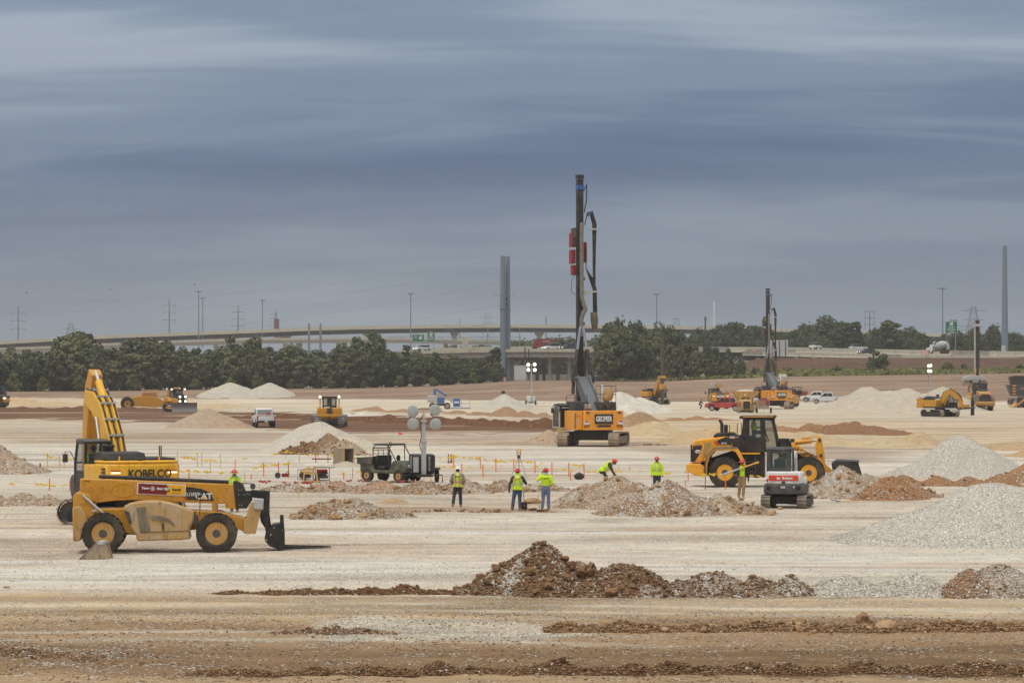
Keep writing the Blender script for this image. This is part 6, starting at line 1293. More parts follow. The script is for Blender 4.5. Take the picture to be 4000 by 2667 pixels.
  text(c, 'LiuGong', 16 / K, WHT, (X(692), -.77, Z(420)), (90, 0, 0)); text(c, 'S&S', 34 / K, WHT, (X(642), -.77, Z(424)), (90, 0, 0), bold=.006); plate(c, 'small_red_mark', T([(652, 428), (688, 428), (688, 438), (652, 438)]), -.765, .01, ORD)
  mb = MB(); mb.ell((X(252), -.80, Z(588)), (.145, .012, .09), 20, 8); mb.build('oval_badge', WHT, h); text(h, 'Tejas', 22 / K, BLK, (X(252), -.816, Z(588)), (90, 0, 0))
  mb = MB(); mb.tube([(X(340), -.80, Z(640)), (X(350), -.84, Z(610)), (X(375), -.84, Z(592)), (X(388), -.84, Z(605)), (X(350), -.80, Z(655))], .015, 6); mb.build('grab_handle', yel, h)
 return r

# ------------------------------------------------------------------ mini excavator
def mini_excavator():
 p = G(3082, 1986); r = thing('mini_excavator', 'white and black mini excavator with orange-red rear band, seen from behind', 'mini excavator', (p.x, p.y + 1.0, 0), 77)
 for y in (-.78, .78): track(r, -1.1, 1.15, y, .40, .56, paint('rubber_track', (112, 106, 98), .85, dust=.45), BLK, n=36, single=True, grouser=.022, rubber=True)
 MB().bb(-.6, .6, -.6, .6, .22, .52).build('undercarriage', BLK, r, bevel=.02); MB().cyl((0, 0, .5), (0, 0, .66), .45, n=18).build('slew_ring', BLK, r)
 MB().prism([(1.15, .12), (1.5, .08), (1.42, .5), (1.3, .52)], -.98, .98).build('dozer_blade', BLK, r)
 pl = [(.85, -.85), (-.6, -.92), (-1.0, -.80), (-1.1, -.3), (-1.1, .3), (-1.0, .80), (-.6, .92), (.85, .85)]
 b = MB().prism(pl, .62, 1.04, 'z').build('rear_bumper', paint('charcoal', (58, 62, 66), .55, dust=.15), r, bevel=.05)
 pl2 = [(-.2, -.78), (-.75, -.78), (-.98, -.7), (-1.06, -.3), (-1.06, .3), (-.98, .7), (-.75, .78), (-.2, .78)]
 hd = MB().prism(pl2, 1.045, 1.58, 'z').build('engine_hood', WHT, r, bevel=.05)
 MB().box((-1.075, 0, 1.31), (.04, 1.28, .23)).build('rear_band', ORD, hd, bevel=.02)
 text(hd, 'Bobcat', .16, WHT, (-1.10, -.17, 1.31), (90, 0, -90), bold=.007)
 # abstract animal-head mark: pointed ears and muzzle
 MB().prism([(.30, 1.37), (.27, 1.26), (.21, 1.23), (.15, 1.27), (.13, 1.37), (.17, 1.335), (.21, 1.345), (.26, 1.335)], -1.105, -1.096, 'x').build('head_mark', WHT, hd)
 MB().box((-1.07, 0, 1.12), (.05, .14, .09)).build('hood_latch', BLK, hd)
 MB().box((-1.085, .02, .92), (.03, .2, .09)).build('plate_sticker', paint('sticker_white', (220, 210, 200), .5, dust=.05), b)
 for y, m in ((.5, LAMPR), (-.45, WHT)): MB().cyl((-1.06, y, .93), (-1.1, y, .93), .035, n=10).build('round_reflector', m, b)
 for y in (.62, -.62):
  for k in range(3): MB().box((-1.035, y, .92 - k * .045), (.06, .22, .018), rot=(0, 0, -18 if y > 0 else 18)).build('bumper_slot', BLK, b)
  text(b, 'ETO', .05, LGREY, (-1.09, y * .82, .84), (90, 0, -90))
 MB().box((-.98, .72, 1.2), (.08, .05, .1)).build('side_reflector', LAMPR, hd)
 c = cabin(r, [(-.55, 1.55), (-.5, 2.5), (.55, 2.52), (.72, 1.75), (.72, .7), (-.2, .7)], -.25, .80, DARK, GLS, frame=.10)
 MB().prism([(-.6, 2.46), (-.58, 2.56), (-.45, 2.60), (.5, 2.60), (.64, 2.48)], -.28, .83).build('cab_roof', DARK, c, bevel=.05)
 mb = MB(); mb.frame([(-.22, 1.58), (.78, 1.58), (.78, 2.5), (-.22, 2.5)], .17, -.56, -.48, 'x'); mb.build('rear_window_frame', DARK, c)
 seat(c, .0, .27, 1.32);
 MB().bb(-.2, .7, -.8, -.3, .66, 1.3).build('side_tank', WHT, r, bevel=.04)
 MB().prism([(.7, .95), (1.0, 1.3), (1.9, 2.4), (2.7, 2.2), (2.65, 2.05), (1.95, 2.1), (1.2, 1.0), (.9, .8)], -.12, .12).build('boom', WHT, r, bevel=.02)
 MB().prism([(2.6, 2.35), (2.8, 2.3), (3.1, .8), (2.95, .75)], -.09, .09).build('stick', WHT, r, bevel=.02); MB().prism([(3.1, .85), (3.2, .3), (2.8, .05), (2.55, .15), (2.8, .5)], -.3, .3).build('bucket', BLK, r)
 return r

# ------------------------------------------------------------------ piling rig
def rig(label, loc, uyaw, lyaw):
 r = thing('piling_rig', label, 'piling rig', loc, uyaw)
 un = MB().box((0, 0, .85), (2.6, 2.6, .75)).build('undercarriage', BLK, r, bevel=.03); un.rotation_euler = (0, 0, R(lyaw - uyaw))
 for y in (-2.0, 2.0): track(un, -2.5, 2.5, y, .82, 1.06, TRKD, paint('dusty_frame', (120, 108, 90), .8, dust=.5), n=48, single=True, grouser=.03)
 MB().cyl((0, 0, 1.1), (0, 0, 1.4), .9, n=22).build('slew_ring', BLK, r)
 MB().bb(-2.0, 2.3, -1.5, 1.5, 1.32, 1.5).build('deck', BLK, r)
 pl = [(-1.7, -1.6), (-2.5, -1.6), (-2.62, -1.5), (-2.62, 1.5), (-2.5, 1.6), (-1.7, 1.6)]
 cw = MB().prism(pl, 1.28, 2.76, 'z').build('counterweight', YELR, r, bevel=.03)
 sd = MB().bb(-2.3, .2, 1.62, 2.28, 1.3, 2.74).build('side_locker', YELR, r, bevel=.03)
 for i in range(6): MB().box((-2.32, 2.2, 1.5 + i * .2), (.04, .09, .13)).build('vent', DARK, sd)
 MB().box((-2.31, 1.95, 1.9), (.03, .12, .4)).build('notice_label', LGREY, sd); text(sd, '4 T L', .13, BLK, (-2.32, 1.95, 2.35), (90, 0, -90))
 MB().bb(-1.7, 1.6, -1.55, -.55, 1.5, 2.7).build('side_housing', YELR, r, bevel=.03)
 pn = MB().box((-2.63, 0, 2.12), (.03, 1.48, .76)).build('name_panel', BLK, cw)
 text(pn, 'GEOPIER', .54, WHT, (-2.652, 0, 2.12), (90, 0, -90), bold=.022, sx=.60)
 text(cw, 'LIEBHERR', .23, BLK, (-2.63, 0, 1.58), (90, 0, -90), bold=.016, sx=1.18)
 for y in (-1.36, 1.36):
  q = MB().box((-2.63, y, 1.86), (.02, .38, .3)).build('warning_sign', WHT, cw); MB().box((-2.642, y, 1.94), (.01, .32, .1)).build('warning_bar', LAMPR, q)
  MB().box((-2.63, y * .94, 2.62), (.02, .3, .14)).build('name_sticker', BLK, cw); text(cw, 'STAY CLEAR', .06, WHT, (-2.645, y * .94, 2.62), (90, 0, -90))
  for k in range(4):
   yy = y - .16 + k * .12; s_ = -.11 if y > 0 else .11; MB().prism([(yy, 1.48), (yy + .06, 1.48), (yy + .06 + s_, 1.70), (yy + s_, 1.70)], -2.636, -2.622, 'x').build('hazard_stripe', BLK, cw)
 c = cabin(r, [(.4, 1.4), (.4, 2.95), (.8, 3.2), (1.8, 3.1), (2.2, 2.4), (2.2, 1.4)], 1.7, 2.65, paint('cab_white', (196, 198, 196), .5, dust=.2), GLSD); MB().bb(.45, 2.15, 1.72, 2.63, 1.42, 2.0).build('cab_base', DARK, c)
 MB().prism([(.35, 3.1), (.6, 3.3), (1.8, 3.22), (1.9, 3.1)], 1.68, 2.67).build('cab_roof', DARK, c, bevel=.04)
 for (x, y, z) in ((.2, 3.25, 2.75), (.2, 2.6, 2.8)):
  MB().tube([(.5, 2.55, 3.05), (x, y - .1, 3.15), (x, y, 3.0)], .025, 6).build('mirror_arm', BLK, c); MB().box((x, y, z), (.08, .2, .42)).build('mirror', BLK, c, bevel=.02)
 MB().box((-.2, 2.75, 1.25), (.3, .42, .16)).build('step_lamp', paint('lamp_yellow', (210, 170, 40), .5, dust=.1), r)
 MB().tube([(-1.6, 1.0, 2.75), (-1.6, 1.0, 3.95), (-1.6, 2.0, 3.9), (-1.6, 2.05, 2.75)], .03, 6).build('railing', DARK, r); MB().tube([(-.4, 1.6, 3.2), (-.4, 1.6, 3.95), (-.4, 2.3, 3.9), (-.4, 2.3, 3.2)], .03, 6).build('railing', DARK, r)
 MB().bb(-1.2, 1.0, .75, 1.9, 2.72, 3.45).build('winch_housing', DARK, r, bevel=.04)
 MB().cyl((-1.35, 1.15, 2.98), (-1.35, .65, 2.98), .28, n=16).build('winch_drum', paint('cable_grey', (150, 142, 130), .7, dust=.3), r)
 e = MB().prism([(-1.45, 2.76), (-1.4, 3.42), (-.1, 3.42), (-.05, 2.76)], -2.0 + .6, -.02).build('engine_housing', DARK, r, bevel=.03)
 for y in (-.4, -1.05): MB().tube([(-1.46, y - .16, 2.76), (-1.48, y - .12, 3.15), (-1.48, y, 3.25), (-1.48, y + .12, 3.15), (-1.46, y + .16, 2.76)], .05, 6).build('housing_arch', BLK, e)
 mb = MB()
 for (x, y) in ((-1.3, -1.4), (-1.3, -.15), (-.2, -1.4), (-.2, -.15)): mb.tube([(x, y, 3.42), (x, y, 4.62)], .028, 6)
 for z in (4.0, 4.62): mb.tube([(-1.3, -1.4, z), (-1.3, -.15, z), (-.2, -.15, z), (-.2, -1.4, z), (-1.3, -1.4, z)], .028, 6)
 mb.build('guard_rail', DARK, r)
 mb = MB(); mb.ell((-1.1, -.85, 3.98), (.36, .42, .52), 14, 10); mb.ell((-1.15, -.7, 3.75), (.34, .36, .36), 12, 8); mb.build('canvas_cover', paint('tan_canvas', (176, 138, 84), .9, dust=.2, bump=.6), r, 70); MB().cyl((-1.0, -.4, 3.45), (-1.0, -.4, 4.5), .13, n=12).build('white_cylinder', WHT, r); MB().ell((-1.0, -.4, 4.55), (.14, .14, .16)).build('valve_cap', WHT, r)
 # kinematic boom and leader
 lx = 3.3
 MB().prism([(-.2, 1.7), (-1.0, 2.7), (lx - .6, 5.3), (lx - .3, 4.8)], -.42, .42).build('lift_boom', GREY, r, bevel=.03)
 for y in (-.45, .45): MB().prism([(-.3, 1.6), (-1.1, 2.72), (lx - .75, 5.45), (lx - .35, 4.75)], y - .05, y + .05).build('boom_side_rail', GREY, r)
 MB().cyl((lx - .55, -.8, 5.2), (lx - .55, .8, 5.2), .17, n=14).build('boom_crosshead', GREY, r)
 for y in (-.82, .82):
  MB().box((lx - .55, y, 5.3), (.4, .2, .8)).build('knuckle', DARK, r, bevel=.03)
  a = Vector((lx - .5, y * .85, 5.5)); b_ = Vector((lx - .3, y * .14, 9.3)); m_ = a.lerp(b_, .52)
  MB().cyl(a, m_, .15, n=14).build('backstay_cylinder', DARK, r); MB().cyl(m_, b_, .10, n=12).build('backstay_rod', CHROME, r)
  MB().cyl((lx - .6, y, 4.0), (lx - .5, y * .9, 5.0), .14, n=12).build('slew_cylinder', DARK, r)
 L = MB().bb(lx, lx + .5, -.24, .24, 1.4, 20.8).build('leader', BLK, r, bevel=.02)
 MB().bb(lx - .03, lx + .53, -.27, .27, 20.85, 21.15).build('leader_head', BLK, r)
 MB().bb(lx - .04, lx + .54, -.26, .26, 20.0, 20.35).build('blue_band', paint('label_blue', (48, 92, 158), .5, dust=.05), L)
 for z in (18.9, 18.1, 17.3, 9.0): MB().cyl((lx - .02, 0, z), (lx + .1, 0, z), .09, n=12).build('leader_hole', BLK, L)
 for z in (6.2, 9.5, 13.0): MB().box((lx - .06, 0, z), (.16, .62, .22)).build('leader_bracket', DARK, L)
 v = MB(); v.bb(lx + .35, lx + 1.1, .30, .62, 14.2, 15.3); v.bb(lx + .4, lx + 1.1, .22, .50, 13.3, 14.1); v.bb(lx + .35, lx + 1.1, .26, .62, 15.5, 16.6); v.build('vibro_hammer', RED, r, bevel=.03)
 MB().bb(lx + .3, lx + 1.0, -.62, -.38, 14.3, 15.9).build('vibro_side', RED, r, bevel=.03); MB().bb(lx + .2, lx + .9, .2, .52, 15.6, 17.0).build('vibro_housing', DARK, r, bevel=.02)
 MB().bb(lx + .2, lx + .6, .28, .5, 16.3, 16.9).build('hammer_lamp', paint('pale_lens', (150, 140, 110), .4, dust=.2), r)
 hz_ = paint('ribbed_hose', (112, 108, 102), .7, dust=.3)
 pts = [(lx - .2, -.05, 17.4), (lx - .25, -.0, 16.5), (lx - .22, -.02, 14), (lx - .22, -.02, 11.6), (lx - .25, -.22, 10.9), (lx - .28, -.32, 10.6), (lx - .3, -.12, 10.3), (lx - .22, .02, 9.8), (lx - .22, -.04, 9.2), (lx - .25, -.10, 8.4)]
 cat_ = []
 for a, b_ in zip(pts[:-1], pts[1:]):
  for k in range(8): cat_.append(Vector(a).lerp(Vector(b_), k / 8))
 MB().tube(cat_, [.15 + .02 * (i % 2) for i in range(len(cat_))], 8).build('discharge_hose', hz_, r)
 for k in range(6):
  o = k * .06; y0 = -.62 - o
  p_ = [(lx - .1, -.3, 17.2), (lx - .1, -.45 - o * .3, 17.9 + o), (lx - .1, -.75 - o * .6, 18.0 + o), (lx - .1, -.95 - o, 17.3), (lx - .1, -.98 - o * .7, 15.5), (lx - .1, -1.0 - o * .5, 13.5), (lx - .1, -1.02 - o * .5, 11.8)]
  MB().tube(p_, .04, 6).build('hydraulic_hose', BLK, r)
 for k in range(5):
  o = k * .07; MB().tube([(lx - .1, -.38, 15.2), (lx - .1, -.42, 13.8), (lx - .1, -.7 - o, 13.0), (lx - .1, -.98 - o, 12.2), (lx - .1, -1.02 - o, 10.2)], .04, 6).build('hydraulic_hose', BLK, r)
 for z in (16.9, 12.0): MB().box((lx - .1, -1.02, z), (.2, .62, .14)).build('hose_clamp', LGREY, r)
 MB().tube([(lx - .1, -1.05, 10.4), (lx - .1, -1.1, 9.8), (lx - .1, -1.12, 9.2), (lx - .1, -1.12, 8.85)], [.26, .30, .24, .14], 10).build('hose_end_cover', paint('muddy_sleeve', (86, 78, 64), .9, dust=.35), r)
 MB().box((lx - .05, -.45, 11.9), (.2, .55, .3)).build('hose_bracket', LGREY, r)
 MB().tube([(lx, .4, 13.4), (lx - .1, .75, 12.9), (lx - .1, .8, 12.0), (lx - .1, .4, 11.7), (lx, .1, 11.6)], .02, 5).build('loose_cable', BLK, r)
 MB().tube([(lx, -.25, 19.9), (lx, -.5, 20.4), (lx, -.48, 19.2), (lx, -.3, 18.2)], .05, 6).build('top_hose', BLK, r)
 for k in range(6): MB().tube([(lx - .35, -.28 + k * .11, 7.4), (lx - .4, -.3 + k * .11, 6.2), (lx - .3, -.25 + k * .11, 5.0)], .045, 6).build('hose_bundle', BLK, r)
 return r

# ------------------------------------------------------------------ bulldozer
def dozer(label, loc, yaw, lit_front=False):
 r = thing('bulldozer', label, 'bulldozer', loc, yaw)
 for y in (-1.15, 1.15): track(r, -1.9, 1.9, y, .62, 1.05, paint('polished_shoe', (150, 148, 146), .45, metal=.4, dust=.25), BLK, n=34, single=False, grouser=.06)
 b = MB().prism([(-1.7, .9), (-1.7, 1.75), (-.9, 1.95), (.3, 1.95), (1.9, 1.8), (2.0, .8)], -.78, .78).build('body', YEL, r, bevel=.05)
 MB().bb(.35, 1.98, -.62, .62, 1.8, 2.25).build('hood', YEL if not lit_front else BLK, r, bevel=.05); MB().bb(1.97, 2.06, -.55, .55, .9, 2.2).build('radiator_guard', BLK, r)
 for y in (-.7, .7): MB().prism([(-1.75, 1.35), (-1.75, 2.0), (-.8, 2.05), (.2, 1.6), (.2, 1.35)], y - .55, y + .55).build('rear_tank', YEL, r, bevel=.06)
 c = cabin(r, [(-1.0, 1.95), (-1.05, 3.05), (.15, 3.05), (.35, 1.95)], -.72, .72, BLK, GLS, frame=.13); MB().bb(-1.2, .3, -.85, .85, 3.02, 3.16).build('cab_roof', BLK, c, bevel=.04); seat(c, -.5, 0, 2.2)
 for y in (-.95, .95):
  MB().tube([(-1.1, y, 1.9), (-1.1, y, 3.0)], .06, 6).build('rops_post', YEL, r)
  for x in (-1.25, .35):
   q = MB().cyl((x, y, 3.0), (x, y * .98, 3.22), .13, n=12).build('lamp_housing', YEL, r)
   MB().cyl((x, y, 3.12), (x + (.12 if x > 0 else -.14), y, 3.12), .13, n=14).build('headlamp', LAMPW, q)
 MB().box((-1.05, .25, 2.05), (.04, .55, .12)).build('rear_decal', WHT, r)
 if lit_front:
  for y in (-.4, .4):
   for z in (1.5, 2.1): MB().cyl((2.05, y, z), (2.13, y, z), .16, n=14).build('headlamp', LAMPW, r)
 for y in (-.5, .5): MB().box((-1.95, y, 1.5), (.35, .18, .5)).build('ripper_bracket', YEL, r, bevel=.02)
 MB().box((-2.1, 0, 1.25), (.3, 2.4, .28)).build('ripper_beam', YEL, r, bevel=.03); MB().box((-2.15, 0, .7), (.2, .12, 1.0)).build('ripper_shank', BLK, r); MB().box((-1.78, .0, 1.75), (.2, .5, .5)).build('winch', DARK, r, bevel=.04)
 bl = [(2.9, .05), (2.7, .35), (2.62, .75), (2.72, 1.2), (2.85, 1.3), (2.78, 1.2), (2.72, .75), (2.8, .35), (3.0, .05)]
 MB().prism(bl, -1.85, 1.85).build('blade', paint('worn_blade', (124, 124, 126), .4, metal=.4, dust=.3), r)
 for y in (-1.5, 1.5): MB().tube([(-.3, y, .6), (2.7, y, .45)], .11, 6).build('push_arm', YEL, r)
 return r

# ------------------------------------------------------------------ pickups and cars
def pickup(label, loc, yaw, mat, lights=True, glassmat=None):
 r = thing('pickup_truck', label, 'pickup truck', loc, yaw); g = glassmat or GLSD
 body = [(-2.9, .55), (-2.92, 1.12), (-2.85, 1.18), (-.95, 1.2), (1.1, 1.2), (2.35, 1.14), (2.85, 1.02), (2.92, .6), (2.6, .48), (2.35, .48), (2.3, .75), (2.1, .93), (1.85, .98), (1.6, .93), (1.4, .75), (1.35, .48), (-1.25, .48), (-1.3, .75), (-1.5, .93), (-1.75, .98), (-2.0, .93), (-2.2, .75), (-2.25, .5)]
 MB().prism(body, -.99, .99).build('body', mat, r, bevel=.05)
 MB().bb(-2.78, -1.05, -.86, .86, 1.19, 1.22).build('bed_floor', BLK, r)
 cab = [(-1.0, 1.2), (-.92, 1.85), (-.75, 1.95), (.45, 1.93), (.65, 1.86), (1.3, 1.2)]
 c = MB().prism(cab, -.86, .86).build('cabin', mat, r, bevel=.06)
 for y in (-.87, .87):
  MB().prism([(-.82, 1.28), (-.76, 1.78), (-.1, 1.82), (-.1, 1.28)], y - .01, y + .01).build('side_window', g, c); MB().prism([(-.02, 1.28), (-.02, 1.82), (.45, 1.80), (1.0, 1.28)], y - .01, y + .01).build('side_window', g, c)
  MB().box((.95, y * 1.18, 1.3), (.1, .22, .2)).build('mirror', BLK, c, bevel=.02); MB().box((-.02, y * 1.145, .9), (.02, .01, .6)).build('door_line', BLK, r)
 MB().prism([(.70, 1.80), (.72, 1.82), (1.22, 1.28), (1.2, 1.26)], -.74, .74).build('windscreen', g, c); MB().prism([(-.99, 1.3), (-1.01, 1.3), (-.945, 1.8), (-.93, 1.8)], -.72, .72).build('rear_window', g, c)
 for x in (-1.75, 1.85):
  for y in (-.86, .86): wheel(r, (x, y, .41), .41, .28, .24, LGREY, out=-1 if y < 0 else 1, n=22, tread=.01)
 MB().bb(-3.02, -2.9, -.95, .95, .5, .72).build('rear_bumper', BLK, r, bevel=.03); f = MB().bb(2.9, 3.03, -.95, .95, .5, .78).build('front_bumper', LGREY, r, bevel=.03)
 MB().bb(2.9, 2.93, -.6, .6, .78, 1.05).build('grille', BLK, r); MB().box((-2.93, 0, .62), (.22, .32, .14)).build('number_plate', WHT, r)
 for y in (-.88, .88): MB().box((-2.92, y, .98), (.05, .15, .34)).build('tail_lamp', LAMPR, r); MB().box((2.88, y * .95, .93), (.06, .24, .18)).build('headlamp', LENS, r)
 for y in (-.95, .95): MB().bb(-2.85, -1.05, y - .04, y + .04, 1.2, 1.27).build('bed_rail', mat, r)
 MB().box((-2.88, 0, 1.24), (.08, 1.9, .09)).build('tailgate_top', mat, r)
 return r
def car(name, label, loc, yaw, mat, lit=True, h=1.45, L=4.5, cat='car'):
 r = thing(name, label, cat, loc, yaw); a = L / 2
 MB().prism([(-a, .35), (-a, .8), (-a + .15, .95), (a - 1.3, .95), (a - .1, .75), (a, .6), (a, .3)], -.88, .88).build('body', mat, r, bevel=.06)
 c = MB().prism([(-a + .25, .95), (-a + .8, h), (.5, h), (a - 1.25, .95)], -.75, .75).build('cabin', GLSD, r, bevel=.05); MB().bb(-a + .85, .45, -.7, .7, h - .03, h + .02).build('roof', mat, c, bevel=.02)
 for x in (-a + .85, a - .85):
  for y in (-.78, .78): MB().lathe([(.2, -.1), (.32, -.1), (.32, .1), (.2, .1)], (x, y, .32), 'y', 14).build('wheel', RUBB, r)
 for y in (-.62, .62): MB().box((a - .03, y, .62), (.08, .3, .16)).build('headlamp', LAMPW if lit else LENS, r); MB().box((-a + .02, y, .75), (.06, .28, .16)).build('tail_lamp', LAMPR, r)
 return r
# ================================================================== machines in their places
telehandler()
p = G(330, 2046)
# tracked excavator behind the telehandler: faces away, tracks turned sideways
kx, kd = (478 - 2000) / FP * 110.5, 110.5
excavator('tracked_excavator', 'large yellow tracked excavator with raised boom behind the telehandler', (kx, kd, 0), 112, 2, YELK, near=True,
          boom=[(.35, 1.75, .75), (1.3, 3.0, .95), (2.6, 4.15, 1.0), (3.6, 4.65, .85), (4.9, 4.85, .55)], stick=[(4.35, 5.85, .5), (4.75, 5.1, .95), (5.1, 4.3, .85), (5.6, 1.6, .5)], boom_w=.66,
          rear_text=[('KOBELCO', .43, 2.0, BLK, dict(bold=.014, sx=.86, dy=-.25))])
p = G(2842, 1903)
loader('wheel_loader', 'yellow and black wheel loader with operator, bucket down on the rubble', (p.x, p.y + 1.0, -.04), -7, YELL, True)
mini_excavator()
R1 = rig('tall orange piling rig with black and white rear name panel in the middle', ((2318 - 2000) / FP * 219.8, 219.8, 0), 106, 78)
R2 = copy_tree(R1); R2['label'] = 'farther orange piling rig with white tote on its deck, right of the red pickup'
R2.location = ((3030 - 2000) / FP * 420, 420, 0); R2.rotation_euler = (0, 0, R(104))
bpy.context.view_layer.update()
for o in list(R2.children):
 if o.type != 'MESH': continue
 zs = [v[2] for v in o.bound_box]
 if o.name.startswith('leader') and min(zs) < 3: o.scale = (1, 1, .84)
 elif min(zs) > 8: o.location.z -= 3.3
 if o.name.startswith('vibro'): o.data = o.data.copy(); o.data.materials[0] = DARK
R1['group'] = R2['group'] = 'orange piling rigs'
# ---- around the second rig
def at(px, py, dd=0): d = GD(py) + dd; x = (px - 2000) / FP * d; return (x, d, gz(x, d))
pickup('dusty red pickup truck parked beside the second rig', at(2838, 1606, 2), 152, REDC)
excavator('tracked_excavator', 'yellow excavator with black rear panel behind the red pickup', at(2806, 1598, 5), 92, 85, YEL, s=.93, trk=TRKD,
          boom=[(.35, 1.75, .75), (1.4, 2.9, .9), (2.6, 3.4, .9), (4.6, 2.6, .5)], stick=[(4.2, 3.2, .5), (4.6, 2.6, .8), (5.2, 1.0, .4)],
          rear_text=[('GEOPIER', .5, 2.0, WHT, dict(bold=.02, sx=.62))])
ge = [o for o in COL.objects if o.get('label', '').startswith('yellow excavator with black rear')][0]
MB().bb(-3.232, -3.2, -.6, .6, 1.5, 2.42).build('rear_panel', BLK, ge)
MB().bb(-.3, .3, .55, 1.2, 3.3, 4.15).build('white_tank', LGREY, ge, bevel=.05); MB().prism([(-.3, 3.3), (-.2, 4.0), (.8, 4.0), (1.3, 3.3)], -.6, .3).build('yellow_shield', YELD, ge)
r = thing('skid_steer', 'dusty yellow skid steer loader with black grille behind the red pickup bed', 'skid steer', at(2912, 1612, 1), 92)
MB().prism([(-1.3, .35), (-1.35, 1.3), (-.9, 1.75), (.2, 1.8), (1.2, 1.0), (1.3, .4)], -.72, .72).build('body', YELD, r, bevel=.06); MB().bb(-1.37, -1.3, -.45, .45, .5, 1.55).build('rear_grille', BLK, r)
c = cabin(r, [(-.6, 1.7), (-.5, 2.05), (.7, 2.05), (.9, 1.0), (.3, 1.0)], -.45, .45, BLK, GLS);
for y in (-.95, .95):
 MB().prism([(-1.4, 1.4), (-1.2, 1.7), (1.3, .9), (1.8, .3), (1.6, .25), (1.1, .75), (-1.1, 1.4)], y - .09, y + .09).build('lift_arm', YELD, r, bevel=.02)
 for x in (-.65, .65): wheel(r, (x, y * .9, .42), .42, .3, .22, YELD, out=-1 if y < 0 else 1, n=20, tread=.02, dusty=True)
MB().prism([(1.7, .05), (1.6, .55), (1.75, .6), (2.4, .1), (2.4, .05)], -.95, .95).build('bucket', BLK, r)
r = thing('grout_trailer', 'red round-topped tank trailer on two wheels before the second rig', 'trailer', at(2985, 1613, .5), 80)
mb = MB(); mb.cyl((-1.2, 0, 1.35), (1.0, 0, 1.35), .72, n=22); mb.build('tank', paint('faded_red', (132, 44, 44), .6, dust=.3), r, 40); mb = MB(); mb.box((-1.25, .35, 1.25), (.06, 1.3, .9)); mb.build('tank_end_dust', paint('mud_splash', (150, 104, 80), .8, dust=.6), r)
MB().bb(-1.6, 1.4, -.55, .55, .55, .7).build('chassis', paint('muddy_red', (140, 84, 66), .8, dust=.5), r); MB().bb(-1.62, -1.5, -.8, .8, .55, 1.0).build('rear_step', TRKD, r); MB().tube([(-1.7, -.15, 0), (-1.7, -.15, 1.1)], .03, 6).build('support_post', LGREY, r)
for y in (-.95, .95): wheel(r, (-.5, y, .38), .38, .24, .2, LGREY, out=-1 if y < 0 else 1, n=18, tread=.01)
r = thing('pump_unit', 'grey machinery pump left of the red tank trailer', 'pump', at(2945, 1608, 3), 90); MB().bb(-.8, .8, -.7, .7, .5, 1.5).build('housing', DARK, r, bevel=.08); MB().cyl((-.5, .3, 1.5), (-.5, .3, 2.6), .12, n=10).build('stack', TRKD, r); MB().ell((-.6, -.2, 1.6), (.4, .4, .35)).build('filter', LGREY, r); MB().cyl((-.9, 0, .55), (-1.0, 0, .55), .5, n=18).build('flywheel', TRKD, r); MB().tube([(-.7, -.5, 2.3), (-.7, .5, 1.3), (-.7, .9, .4)], .09, 6).build('hose', BLK, r)
r = thing('hopper', 'mustard open-topped steel hopper between excavator and second rig', 'hopper', at(2915, 1600, 9), 90)
MB().prism([(-.9, .9), (.9, .9), (2.1, 2.6), (-1.9, 2.6)][::-1], -1.1, 1.1).build('bin', paint('hopper_ochre', (196, 146, 52), .6, dust=.25), r, bevel=.03).rotation_euler = (0, 0, R(90))
for i in range(4): q = MB().bb(-1.15, -1.12, -1.2 + i * .8, -1.1 + i * .8, 1.0, 2.6).build('rib', paint('hopper_rib', (160, 118, 44), .6, dust=.2), r)
MB().bb(-.9, .9, -.8, .8, 0, .9).build('stand', BLK, r); MB().box((-1.13, .3, 2.1), (.03, .4, .2)).build('notice_label', WHT, r)
MB().ell((0, 0, 2.6), (.9, 1.5, .25)).build('sand_load', paint('white_sand', (206, 198, 182), .9, dust=.2), r)
r = thing('roller_machine', 'yellow compactor drum end right of the second rig tracks', 'compactor', at(3085, 1590, 2), 200); MB().prism([(-1.2, .5), (-1.3, 1.6), (-.6, 1.95), (.6, 1.5), (1.2, 1.3), (1.2, .5)], -.7, .7).build('body', YELD, r, bevel=.08); MB().cyl((1.0, -.8, .55), (1.0, .8, .55), .55, n=22).build('drum', TRKD, r); wheel(r, (-.8, 0, .55), .55, 1.4, .3, YELD, n=20); MB().tube([(.2, -.5, 1.4), (.2, -.5, 2.3), (-.8, -.5, 2.3)], .05, 6).build('rollbar', BLK, r)
r = thing('water_tote', 'white square water tote on top of the second rig deck', 'water tote', ((3058 - 2000) / FP * 420, 420.6, 3.5), 97)
MB().bb(-.45, .45, -.5, .5, .55, 1.6).build('tank', WHT, r, bevel=.05); MB().bb(-.5, .5, -.55, .55, 0, .54).build('pallet_frame', DARK, r); MB().tube([(0, -.2, 1.6), (0, -.25, 2.2), (0, .1, 2.35), (0, .4, 1.9), (0, .45, 1.2)], .035, 6).build('yellow_hose', YEL, r)
